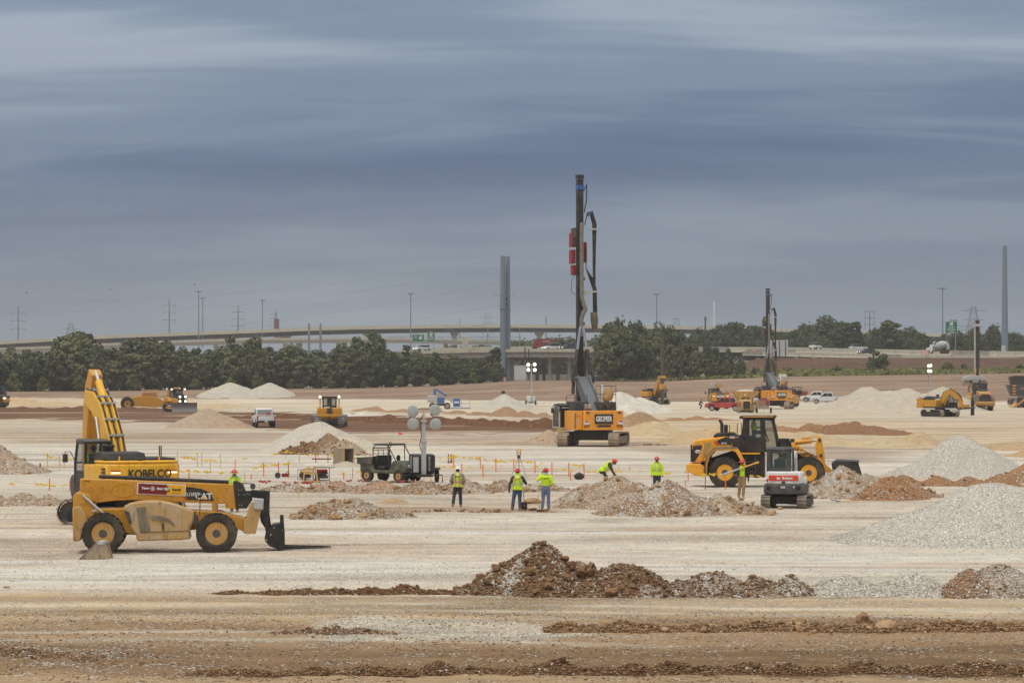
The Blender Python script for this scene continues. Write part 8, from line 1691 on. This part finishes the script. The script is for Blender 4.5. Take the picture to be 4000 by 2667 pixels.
batten('rust-red batter board left of the plywood box', 1218, 1295, 1792, 1772, 1806); batten('small rust-red batter board beside the white-helmeted worker', 1748, 1768, 1803, 1774, 1810)
# sawhorse, tools, generator
r = thing('sawhorse', 'yellow pine sawhorse on the rubble bank', 'sawhorse', at(1212, 1884, 0), 8)
MB().box((0, 0, .72), (.62, .12, .06)).build('top_board', WOOD, r); MB().box((0, -.14, .5), (.6, .03, .12)).build('side_board', WOOD, r); MB().box((0, -.3, .06), (.85, .06, .1)).build('foot_board', WOOD, r)
for x in (-.3, .3):
 for y in (-1, 1): MB().tube([(x, y * .04, .72), (x * 1.25, y * .28, 0)], .035, 4).build('leg', WOOD, r)
def gen(label, px, py, red, yaw=0, s=1.0):
 r = thing('generator', label, 'generator', at(px, py, .3), yaw, scale=s); MB().bb(-.3, .3, -.22, .22, .14, .42).build('engine', BLK, r, bevel=.03); MB().bb(-.28, .28, -.2, .2, .42, .56).build('fuel_tank', RED if red else YEL, r, bevel=.04)
 mb = MB()
 for y in (-.26, .26): mb.tube([(-.36, y, .05), (-.36, y, .64), (.36, y, .64), (.36, y, .05), (-.36, y, .05)], .018, 6)
 for x in (-.36, .36): mb.tube([(x, -.26, .64), (x, .26, .64)], .018, 6)
 mb.build('frame', DARK, r); MB().cyl((-.2, -.3, .12), (-.2, -.24, .12), .12, n=14).build('wheel', RUBB, r); MB().cyl((.25, -.22, .3), (.36, -.3, .3), .06, n=8).build('muffler', LGREY, r)
 MB().tube([(.36, 0, .6), (.62, 0, .66)], .015, 6).build('handle', DARK, r); return r
gen('red-topped black generator right of the sawhorse', 1256, 1880, True, 5, 1.15); gen('black and orange power tool unit behind the sawhorse', 1192, 1876, False, 30, .9)
r = thing('cutoff_saw', 'red cut-off saw lying on the rubble bank left of the sawhorse', 'saw', at(1108, 1902, 0), 10); MB().bb(-.1, .25, -.12, .12, .52, .7).build('body', RED, r, bevel=.03); MB().cyl((-.3, -.02, .6), (-.3, .02, .6), .15, n=18).build('blade', DARK, r); MB().tube([(.1, 0, .7), (.2, 0, .8), (.3, 0, .66)], .02, 6).build('handle', BLK, r); MB().bb(.25, .75, -.03, .03, .53, .57).build('board_rest', LGREY, r)
# survey tripod
r = thing('survey_tripod', 'orange-topped total station on a grey tripod behind the red-helmeted worker', 'survey instrument', at(2027, 1868, .3))
for k in range(3): a = R(90 + 120 * k); MB().tube([(.05 * math.cos(a), .05 * math.sin(a), 1.12), (.5 * math.cos(a), .5 * math.sin(a), 0)], .028, 5).build('leg', LGREY, r)
MB().cyl((0, 0, 1.1), (0, 0, 1.17), .1, n=14).build('head_plate', DARK, r); MB().cyl((0, 0, 1.17), (0, 0, 1.27), .07, .11, n=12).build('tribrach', DARK, r)
mb = MB(); mb.bb(-.13, -.07, -.06, .06, 1.28, 1.52); mb.bb(.07, .13, -.06, .06, 1.28, 1.52); mb.bb(-.13, .13, -.06, .06, 1.52, 1.57); q = mb.build('instrument_yoke', paint('instrument_orange', (216, 134, 44), .5, dust=.05), r, bevel=.01); MB().cyl((0, -.1, 1.4), (0, .1, 1.4), .055, n=12).build('telescope', LGREY, q)
# shovels and loose things
def shovel(label, px, base, top, lean, up=True, m=None):
 p_ = G(px, base); h = (base - top) / FP * p_.y; r = thing('shovel', label, 'shovel', (p_.x, p_.y, 0)); r.rotation_euler = (R(-4), R(lean), 0)
 MB().cyl((0, 0, .3), (0, 0, h), .02, n=8).build('handle', WOOD if m is None else m, r); MB().prism([(-.12, 0), (-.13, .32), (-.05, .36), (.05, .36), (.13, .32), (.12, 0)], -.015, .015).build('blade', BLK, r); MB().box((0, -.02, .2), (.06, .02, .09)).build('label_patch', ORD, r); return r
shovel('black-bladed shovel standing at the red-helmeted worker in the vest', 2049, 1992, 1915, -3)
r = thing('broom', 'upright wooden-handled broom before the calling worker', 'broom', at(2108, 1998, 0)); r.rotation_euler = (0, R(-5), 0); MB().cyl((0, 0, .05), (0, 0, .72), .02, n=8).build('handle', WOOD, r); MB().box((.12, 0, .05), (.5, .12, .09)).build('brush_head', paint('dark_maroon', (66, 30, 30), .8, dust=.2), r, bevel=.02)
r = thing('shovel', 'rusty shovel lying flat on the ground right of the mini excavator', 'shovel', at(3290, 1962, 0)); MB().cyl((-.15, 0, .06), (.75, .1, .05), .018, n=8).build('handle', WOOD, r); MB().prism([(-.15, .03), (-.25, .06), (-.5, .1), (-.52, .12), (-.25, .1), (-.12, .07)], -.12, .12).build('blade', BLK, r)
r = thing('equipment_bag', 'black bag lying left of the broad rubble heap', 'bag', at(2262, 1872, 0)); mb = MB(); mb.ell((0, 0, .17), (.28, .18, .2), 12, 8); mb.build('sack', BLK, r, 60); MB().tube([(-.12, -.1, .3), (0, -.14, .42), (.12, -.1, .3)], .015, 6).build('strap', DARK, r)
r = thing('survey_flag', 'small orange triangular pin flag left of the near light tower', 'flag', at(1557, 1716, 0)); h = (1716 - 1690) / FP * GD(1716) * 1.2; MB().cyl((0, 0, 0), (0, 0, h), .012, n=6).build('wire_stem', LGREY, r); MB().prism([(0, h), (.36, h - .2), (.3, h - .27), (0, h - .28)], -.006, .006).build('pennant', glow('flag_orange', (250, 86, 50), .0), r)
def lath(label, px, py, ang, L): r = thing('loose_lath', label, 'lath', at(px, py, 0), ang); MB().box((0, 0, .04), (L, .05, .025)).build('strip', WLATH, r); MB().box((L * .4, 0, .06), (.12, .06, .02)).build('nailed_block', WLATH, r)
lath('pale loose lath lying on rubble right of the light tower', 1705, 1922, -25, .6); lath('pale loose lath on the ground beside the utility vehicle', 1735, 1808, 30, .7); lath('dark flat stick on the foreground track', 1860, 2361, 2, 1.0)
r = thing('portable_toilet_far', 'small dark crate on the red rise behind the grey cone', 'crate', (P(1966, 1507, 560).x, 560, gz(P(1966, 0, 560).x, 560))); MB().box((0, 0, .3), (.7, .6, .5), rot=(0, 8, 0)).build('body', BLK, r); MB().box((0, 0, .57), (.75, .65, .06), rot=(0, 8, 0)).build('lid', DARK, r); r.name = 'crate'
r = thing('steel_box', 'pale steel cabinet under the overpass beside the light tower', 'cabinet', (P(2032, 0, 640).x, 640, gz(P(2032, 0, 640).x, 640))); MB().bb(-1.4, 1.4, -.5, .5, 0, 3.6).build('body', LGREY, r, bevel=.05); MB().bb(-1.2, 1.2, -.54, -.5, .3, 3.2).build('door', MATS['sign_back_grey'], r)
# ================================================================== people
SKIN = paint('skin_tan', (150, 100, 74), .6, dust=.0, var=.03); HIV = paint('hi_vis_lime', (204, 236, 30), .7, dust=.03); HIO = paint('hi_vis_orange', (240, 112, 48), .7, dust=.03); REFL = paint('reflective_tape', (172, 172, 166), .5, dust=.05)
JEAN = paint('denim', (58, 78, 112), .9, dust=.15); JEANL = paint('faded_denim', (104, 122, 152), .9, dust=.15); JEAND = paint('dark_denim', (46, 54, 64), .9, dust=.12); KHAKI = paint('khaki', (150, 120, 76), .9, dust=.15); GSH = paint('grey_shirt', (128, 128, 134), .9, dust=.08); CHAR = paint('charcoal_cloth', (56, 58, 62), .9, dust=.08); BOOT = paint('work_boot', (150, 126, 92), .9, dust=.3); BOOTG = paint('grey_boot', (110, 106, 96), .9, dust=.3); HRED = paint('helmet_red', (206, 42, 50), .35, dust=.05); HWHT = paint('helmet_white', (236, 236, 234), .35, dust=.05); NAVY = paint('black_jacket', (36, 38, 44), .9, dust=.08); HAIR = paint('dark_hair', (34, 28, 26), .8, dust=0); MASK = paint('teal_mask', (52, 140, 156), .8, dust=.03); ORSH = paint('orange_shirt', (226, 92, 44), .8, dust=.1)
def person(label, loc, yaw, J, cloth, vest=None, hat=HRED, hat_brim=False, shirt_text=None, mask=None, scarf=None, facing=True, pants_only=None, scale=1.0, voxel=.021):
 """J: joint positions in metres, x forward, y left. cloth: dict zone -> material"""
 r = thing('person', label, 'person', loc, yaw, scale=scale)
 j = {k: Vector(v) for k, v in J.items() if k != 'look'}
 caps = []                                            # (a, b, ra, rb, zone, flatten)
 def C(a, b, ra, rb, zone, fl=1.0): caps.append((a, b, ra, rb, zone, fl))
 hip, chest, neck, head = j['hip'], j['chest'], j['neck'], j['head']
 up = (chest - hip).normalized()
 fl_ = .68
 C(hip - up * .04, hip + up * .12, .185, .175, 'pants', fl_); C(hip + up * .08, chest, .175, .215, 'shirt', fl_); C(chest, chest + (neck - chest) * .72, .215, .13, 'shirt', fl_)
 C(chest.lerp(neck, .8), head, .062, .06, 'skin')
 for s in ('l', 'r'):
  sh, el_, wr = j['sh' + s], j['el' + s], j['wr' + s]; kn, an = j['kn' + s], j['an' + s]; hp = j['hp' + s]
  C(chest.lerp(sh, .4), sh, .10, .078, 'sleeve'); C(sh, el_, .08, .062, 'sleeve'); C(el_, wr, .062, .046, 'sleeve')
  C(hp, kn, .112, .08, 'pants'); C(kn, an, .08, .07, 'pants'); fo = j.get('toe' + s, an + Vector((.17, 0, -.06)))
  C(an + Vector((-.03, 0, -.01)), Vector((an.x, an.y, max(.05, an.z - .05))), .056, .05, 'boot'); C(Vector((an.x - .03, an.y, max(.045, an.z - .06))), fo, .048, .042, 'boot')
 mb = MB(); fwd = Vector((1, 0, 0))
 for (a, b, ra, rb, z, fl) in caps:
  d = (b - a); L = d.length; n = 12; q = d.to_track_quat('Z', 'Y').to_matrix() if L > 1e-5 else Matrix.Identity(3)
  rings = []
  for (p_, rr, lo, hi) in ((a, ra, -90, 0), (b, rb, 0, 90)):
   for t in (-75, -40, 0) if lo < 0 else (0, 40, 75):
    c, s_ = math.cos(R(t)), math.sin(R(t)); rings.append((p_ + d.normalized() * rr * s_ if L > 1e-5 else p_, rr * c))
  vs = []
  for (p_, rr) in rings:
   for i in range(n):
    th = 2 * math.pi * i / n; v = q @ Vector((rr * math.cos(th), rr * math.sin(th), 0))
    if fl != 1.0: v -= fwd * v.dot(fwd) * (1 - fl)
    vs.append(p_ + v)
  fs = [(k * n + i, k * n + (i + 1) % n, (k + 1) * n + (i + 1) % n, (k + 1) * n + i) for k in range(len(rings) - 1) for i in range(n)] + [tuple(range(n - 1, -1, -1)), tuple(range((len(rings) - 1) * n, len(rings) * n))]
  mb.add(vs, fs)
 hd = head + Vector((0, 0, .02)); hf = (Matrix.Rotation(R(J.get('look', (0,))[0]), 3, 'Z') @ Vector((1, 0, 0)))
 mb.ell(hd, (.098, .078, .118), 14, 10); mb.ell(hd + hf * .045 + Vector((0, 0, -.06)), (.055, .055, .06), 10, 8)
 mb.ell(hd + hf * .10 + Vector((0, 0, -.01)), (.022, .016, .026), 8, 6)
 for s in (-1, 1): mb.ell(hd + Vector((-hf.y, hf.x, 0)) * s * .08 + Vector((0, 0, -.01)), (.022, .014, .032), 8, 6)
 me0 = mb.mesh('tmp', SKIN); o = bpy.data.objects.new('tmp', me0); COL.objects.link(o)
 md = o.modifiers.new('r', 'REMESH'); md.mode = 'VOXEL'; md.voxel_size = voxel; sm = o.modifiers.new('s', 'SMOOTH'); sm.factor = .5; sm.iterations = 3
 dg = bpy.context.evaluated_depsgraph_get(); dg.update(); me = bpy.data.meshes.new_from_object(o.evaluated_get(dg)); bpy.data.objects.remove(o)
 zones = ['skin', 'shirt', 'sleeve', 'pants', 'boot', 'glove']; mats = [SKIN, cloth['shirt'], cloth.get('sleeve', cloth['shirt']), cloth['pants'], cloth.get('boot', BOOT), cloth.get('glove', SKIN)]
 nv = len(me.polygons); cen = np.empty(nv * 3); me.polygons.foreach_get('center', cen); cen = cen.reshape(-1, 3)
 best = np.full(nv, 9.0); idx = np.zeros(nv, int)
 def segd(a, b):
  a = np.array(a); b = np.array(b); ab = b - a; t = np.clip(((cen - a) @ ab) / max(ab @ ab, 1e-9), 0, 1); return np.linalg.norm(cen - a - t[:, None] * ab, axis=1), t
 for (a, b, ra, rb, z, fl) in caps:
  dd, t = segd(a, b); dd = dd - (ra + (rb - ra) * t) * (.85 if fl != 1 else 1); m = dd < best; best[m] = dd[m]; idx[m] = zones.index(z)
 dd = np.linalg.norm(cen - np.array(hd), axis=1) - .10; m = dd < best - .005; idx[m] = 0
 hem = J.get('hem');
 # hands: palm and five bent fingers joined into the same body mesh
 hb = MB();
 for s, sg in (('l', 1), ('r', -1)):
  wr, el_ = j['wr' + s], j['el' + s]; d = (wr - el_).normalized(); side = Vector((0, sg, 0)); side = (side - d * side.dot(d)); side = side.normalized() if side.length > .1 else d.orthogonal(); nrm = d.cross(side).normalized() * (-sg)
  pc = wr + d * .05; hb.ell(pc, (.035, .035, .04), 8, 6); acr = nrm
  for k in range(4):
   b0 = wr + d * .08 + acr * (k - 1.5) * .019; Lf = (.07, .08, .075, .06)[k]; curl = -side * .03
   hb.tube([b0, b0 + d * Lf * .5 + curl * .3, b0 + d * Lf * .8 + curl], [.0095, .009, .007], 6)
  t0 = wr + d * .03 + acr * -.03; hb.tube([t0, t0 + d * .03 - acr * .025, t0 + d * .06 - acr * .028], [.011, .010, .008], 6)
 hbm = hb.mesh('hands', SKIN, 60)
 bm = bmesh.new(); bm.from_mesh(me);
 for f, i in zip(bm.faces, idx): f.material_index = int(i); f.smooth = True
 n0 = len(bm.faces); bm.from_mesh(hbm); bm.faces.ensure_lookup_table()
 for f in bm.faces[n0:]: f.material_index = 5; f.smooth = True
 me2 = bpy.data.meshes.new('body'); bm.to_mesh(me2); bm.free(); [me2.materials.append(m_) for m_ in mats]
 body = link('body', me2, r)
 # vest: a shell over the shirt faces, banded with tape
 if vest:
  bm = bmesh.new(); bm.from_mesh(me); bm.faces.ensure_lookup_table(); bm.verts.ensure_lookup_table()
  ok = [i for i in range(nv) if idx[i] == 1 and not (vest.get('open') and abs(cen[i][1] - chest.y) < .12 and cen[i][0] > chest.x)]
  lowz = hip.z - .02
  ok2 = [i for i in range(nv) if idx[i] == 3 and cen[i][2] > hip.z - .06 and abs(cen[i][1] - hip.y) < .2]
  keep = set(ok) | (set(ok2) if vest.get('long', True) else set()); bm.normal_update()
  kv = {v.index for f in bm.faces if f.index in keep for v in f.verts}
  for v in bm.verts: v.co = v.co + v.normal * .016
  mi = {}
  ux = np.array(up)
  for f in bm.faces:
   if f.index not in keep: continue
   c = np.array(f.calc_center_median()); t = float((c - np.array(hip)) @ ux); yy = abs(c[1] - (hip.y + (chest.y - hip.y) * np.clip(t / .4, 0, 1))); k = 0
   if vest['style'] == 'two':
    if .045 < yy < .125: k = 1
    if .065 < yy < .105: k = 2
    if .10 < t < .20: k = 1
    if .125 < t < .175: k = 2
   elif vest['style'] == 'one':
    if .085 < yy < .125 and t > .2: k = 2
    if .14 < t < .19: k = 2
   elif vest['style'] == 'jacket': k = 0 if yy < .13 else 0
   f.material_index = k; f.smooth = True
  bmesh.ops.delete(bm, geom=[f for f in bm.faces if f.index not in keep], context='FACES')
  mv = bpy.data.meshes.new('vest'); bm.to_mesh(mv); bm.free(); [mv.materials.append(m_) for m_ in (vest['mat'], HIO if vest['style'] == 'two' else REFL, REFL)]
  ov = link('vest', mv, r); s_ = ov.modifiers.new('t', 'SOLIDIFY'); s_.thickness = .012; s_.offset = 1
 if hat:
  hm = MB(); hc = hd + Vector((0, 0, .045)); hm.ell(hc, (.142, .118, .118), 18, 8, zmin=-.05)
  hm.lathe([(.10, -.012), (.165 if not hat_brim else .20, -.022), (.17 if not hat_brim else .205, -.008), (.12, .012)], hc, 'z', 20); hm.box(hc + hf * .155 + Vector((0, 0, -.018)), (.10, .15, .014)); hm.box(hc + Vector((0, 0, .108)), (.20, .035, .02))
  h = hm.build('helmet', hat, r, 40); MB().box(hc + hf * .137 + Vector((0, 0, .05)), (.02, .06, .045)).build('front_badge', WHT if hat != HWHT else HIV, h)
  if hat_brim: MB().lathe([(.15, -.03), (.24, -.05), (.24, -.04), (.15, -.015)], hc, 'z', 20).build('sun_brim', paint('straw_brim', (226, 206, 110), .8, dust=.05), h)
 hm = MB(); hm.ell(hd - hf * .018 + Vector((0, 0, -.012)), (.100, .084, .10), 12, 8, rot=None);
 ho = MB(); ho.ell(hd - hf * .035 + Vector((0, 0, -.02)), (.085, .080, .09), 12, 8); ho.build('hair', HAIR, r, 60)
 for s in (-1, 1): MB().ell(hd + hf * .088 + Vector((-hf.y, hf.x, 0)) * s * .032 + Vector((0, 0, .005)), (.012, .014, .008), 8, 6).build('eye', HAIR, r)
 MB().ell(hd + hf * .097 + Vector((0, 0, -.065)), (.008, .026, .006), 8, 5).build('mouth', paint('lip', (112, 62, 54), .6, dust=0), r)
 if mask: mm = MB(); mm.ell(hd + hf * .062 + Vector((0, 0, -.055)), (.062, .072, .062), 14, 8); mm.build('face_mask', mask, r, 60)
 if scarf: mm = MB(); mm.ell(hd - hf * .03 + Vector((0, 0, -.07)), (.095, .092, .10), 14, 8); mm.build('neck_cloth', scarf, r, 60)
 if shirt_text:
  bk = chest.lerp(neck, .15) - Vector((.142 + (.03 if vest else 0), 0, 0)); text(r, shirt_text[0], .075, shirt_text[1], bk + Vector((0, 0, .03)), (90, 0, -90), bold=.002, sx=1.1, ext=.006)
 return r
def pose(**k):
 J = dict(hip=(0, 0, .93), chest=(0, 0, 1.28), neck=(0, 0, 1.47), head=(.02, 0, 1.60), hpl=(0, .09, .90), hpr=(0, -.09, .90), knl=(.02, .11, .50), knr=(.02, -.11, .50), anl=(0, .12, .10), anr=(0, -.12, .10),
             shl=(0, .20, 1.39), shr=(0, -.20, 1.39), ell=(-.02, .27, 1.12), elr=(-.02, -.27, 1.12), wrl=(.05, .25, .88), wrr=(.05, -.25, .88)); J.update(k); return J
def ppos(px, py, dd=0): q = G(px, py); return (q.x, q.y + dd, 0)
# three standing workers seen from behind
person('worker in white helmet and lime vest with orange straps, seen from behind', ppos(1788, 1980), 88, pose(anl=(-.10, .20, .13), toel=(.04, .24, .055), knl=(-.02, .15, .52), anr=(.04, -.13, .10), ell=(-.09, .30, 1.13), elr=(-.09, -.30, 1.13), wrl=(.06, .17, .96), wrr=(.06, -.17, .96)), dict(shirt=GSH, pants=JEAND, boot=BOOT, sleeve=GSH), vest=dict(mat=HIV, style='two'), hat=HWHT, shirt_text=('Keystone', BLK))
person('worker in red helmet, lime vest and grey hoodie beside the shovel', ppos(2022, 1993), 88, pose(anl=(-.05, .22, .10), knl=(-.01, .17, .50), anr=(.0, -.10, .10), knr=(.02, -.09, .5), ell=(-.08, .33, 1.10), wrl=(-.03, .36, .84), elr=(-.02, -.36, 1.14), wrr=(.20, -.27, 1.18), look=(-6,)), dict(shirt=CHAR, sleeve=CHAR, pants=JEAN, boot=BOOTG, glove=BLK), vest=dict(mat=HIV, style='one'), scarf=HIV, shirt_text=('Keystone', ORSH))
person('worker in red helmet and lime long-sleeved shirt holding a phone to the ear', ppos(2132, 1990), 86, pose(anl=(-.02, .15, .10), anr=(.04, -.12, .10), shl=(.0, .2, 1.39), ell=(-.03, .36, 1.24), wrl=(.06, .17, 1.54), elr=(-.06, -.30, 1.12), wrr=(.10, -.25, 1.05), look=(20,)), dict(shirt=HIV, sleeve=HIV, pants=JEANL, boot=BOOTG, glove=BLK), scarf=WHT, shirt_text=('Keystone', BLK))
# worker behind the telehandler forks
person('worker in red helmet with sun brim and teal mask behind the telehandler', ppos(916, 1999), -100, pose(ell=(.02, .27, 1.12), elr=(.02, -.27, 1.12), wrl=(.22, .12, 1.02), wrr=(.22, -.12, 1.02), look=(15,)), dict(shirt=HIV, sleeve=HIV, pants=JEAND), vest=dict(mat=HIV, style='one'), mask=MASK, hat_brim=True)
# bending worker behind the rubble
person('bending worker in red helmet and lime vest reaching down behind the rubble', ppos(2368, 1902), -4, pose(hip=(-.18, 0, .86), chest=(.12, 0, 1.10), neck=(.28, 0, 1.22), head=(.42, 0, 1.24), shl=(.2, .2, 1.14), shr=(.2, -.2, 1.14), ell=(.28, .25, .90), elr=(.28, -.22, .86), wrl=(.36, .18, .68), wrr=(.44, -.16, .66), hpl=(-.18, .09, .85), hpr=(-.18, -.09, .85), knl=(.0, .12, .48), knr=(.04, -.12, .46), anl=(-.12, .12, .10), anr=(-.1, -.12, .10)), dict(shirt=CHAR, sleeve=CHAR, pants=JEAND, boot=BOOT), vest=dict(mat=HIV, style='one'))
person('worker in red helmet and lime vest standing behind the broad rubble heap', ppos(2566, 1927), -92, pose(ell=(.0, .28, 1.12), elr=(.0, -.28, 1.12), wrl=(.06, .27, .88), wrr=(.06, -.27, .88)), dict(shirt=HIV, sleeve=HIV, pants=JEAND), vest=dict(mat=HIV, style='one'))
# worker carrying a pole on the shoulder
pw = person('worker in red helmet, black jacket and khaki trousers carrying a long pole', ppos(2898, 1944), -86, pose(anl=(.06, .05, .14), anr=(-.04, -.14, .10), knl=(.08, .08, .52), shr=(0, -.20, 1.39), elr=(.05, -.34, 1.15), wrr=(.16, -.24, 1.20), ell=(-.02, .28, 1.12), wrl=(.02, .30, .86), head=(.03, 0, 1.60)), dict(shirt=HIV, sleeve=NAVY, pants=KHAKI, boot=BOOT, glove=BLK), vest=dict(mat=NAVY, style='jacket', open=True, long=False))
text(pw, 'Keystone', .05, BLK, (.15, 0, 1.30), (90, 0, 90), ext=.004)
q0 = P(2808, 1858, GD(1944) - .25); q1 = P(2958, 1806, GD(1944) - .15)
r = thing('levelling_rod', 'long grey and yellow levelling rod on the worker shoulder', 'rod', q0); MB().cyl((0, 0, 0), (q1 - q0) * .55, .04, n=10).build('grey_half', LGREY, r); MB().cyl((q1 - q0) * .55, q1 - q0, .03, n=10).build('yellow_half', YELK, r); MB().box(q1 - q0, (.16, .06, .09), rot=(0, -18, 0)).build('tip', YELK, r)
# operators
def seated(label, loc, yaw, cloth, hat, vest=None, scale=1.0, hi=1.0):
 return person(label, loc, yaw, pose(hip=(0, 0, .15), chest=(-.02, 0, .50), neck=(-.01, 0, .69), head=(.02, 0, .82), hpl=(.02, .1, .13), hpr=(.02, -.1, .13), knl=(.44, .14, .16), knr=(.44, -.14, .16), anl=(.50, .14, -.26), anr=(.50, -.14, -.26), toel=(.66, .14, -.32), toer=(.66, -.14, -.32), shl=(-.02, .2, .61), shr=(-.02, -.2, .61), ell=(.10, .27, .36), elr=(.10, -.27, .36), wrl=(.36, .18, .40), wrr=(.36, -.18, .40)), cloth, vest, hat, scale=scale, voxel=.024)
ld = [o for o in COL.objects if o.get('label', '').startswith('yellow and black wheel loader')][0]
lm = Matrix.Translation(ld.location) @ Matrix.Rotation(R(-7), 4, 'Z'); v = lm @ Vector((1.42, -.1, 2.66)); seated('loader operator in lime shirt and dark red helmet inside the cab', v, -7, dict(shirt=HIV, sleeve=HIV, pants=JEAND), paint('helmet_maroon', (120, 30, 34), .4, dust=.05))
me_ = [o for o in COL.objects if o.name.startswith('mini_excavator')][0]
v = Matrix.Translation(me_.location) @ Matrix.Rotation(R(77), 4, 'Z') @ Vector((.02, .27, 1.42)); seated('mini excavator operator in lime shirt seen through the rear window', v, 77, dict(shirt=HIV, sleeve=HIV, pants=JEAND), HIV, vest=dict(mat=HIV, style='two', long=False))
ke = [o for o in COL.objects if o.get('label', '').startswith('large yellow tracked')][0]
v = Matrix.Translation(ke.location) @ Matrix.Rotation(R(112), 4, 'Z') @ Vector((.78, .95, 2.0)); seated('excavator operator in green shirt inside the left cab', v, 112, dict(shirt=HIV, sleeve=HIV, pants=JEAND), HAIR)
# far people
person('far worker in orange left of the pair by the double gravel heap', ppos(851, 1556), -90, pose(), dict(shirt=ORSH, sleeve=ORSH, pants=CHAR), hat=ORSH, voxel=.035)
person('far worker in orange and green right of the pair by the double gravel heap', ppos(861, 1556, .4), -80, pose(), dict(shirt=ORSH, sleeve=HIV, pants=JEAND), hat=ORSH, voxel=.035)
person('far crouching worker with pale pack left of the red pickup', ppos(2736, 1596), -20, pose(hip=(-.12, 0, .70), chest=(.02, 0, 1.0), neck=(.08, 0, 1.18), head=(.12, 0, 1.32), shl=(.04, .2, 1.1), shr=(.04, -.2, 1.1), ell=(.2, .22, .9), elr=(.2, -.22, .9), wrl=(.38, .15, .8), wrr=(.38, -.15, .8), hpl=(-.12, .1, .68), hpr=(-.12, -.1, .68), knl=(.2, .14, .5), knr=(.2, -.14, .5)), dict(shirt=KHAKI, sleeve=CHAR, pants=CHAR), hat=None, voxel=.035)
# ================================================================== air
def haze():
 m = bpy.data.materials.new('haze_air'); m.use_nodes = True; t = m.node_tree; t.nodes.clear()
 v = N(t, 'ShaderNodeVolumePrincipled', inp={'Density': .00012, 'Anisotropy': 0.0}); v.inputs['Color'].default_value = (.95, .97, 1.0, 1)
 o = N(t, 'ShaderNodeOutputMaterial'); t.links.new(v.outputs[0], o.inputs['Volume'])
 ob = MB().bb(-900, 900, -40, 1900, -2, 60).build('haze', m, None, None); tag(ob, 'thin pale haze over the whole site', 'haze', kind='stuff')
haze()
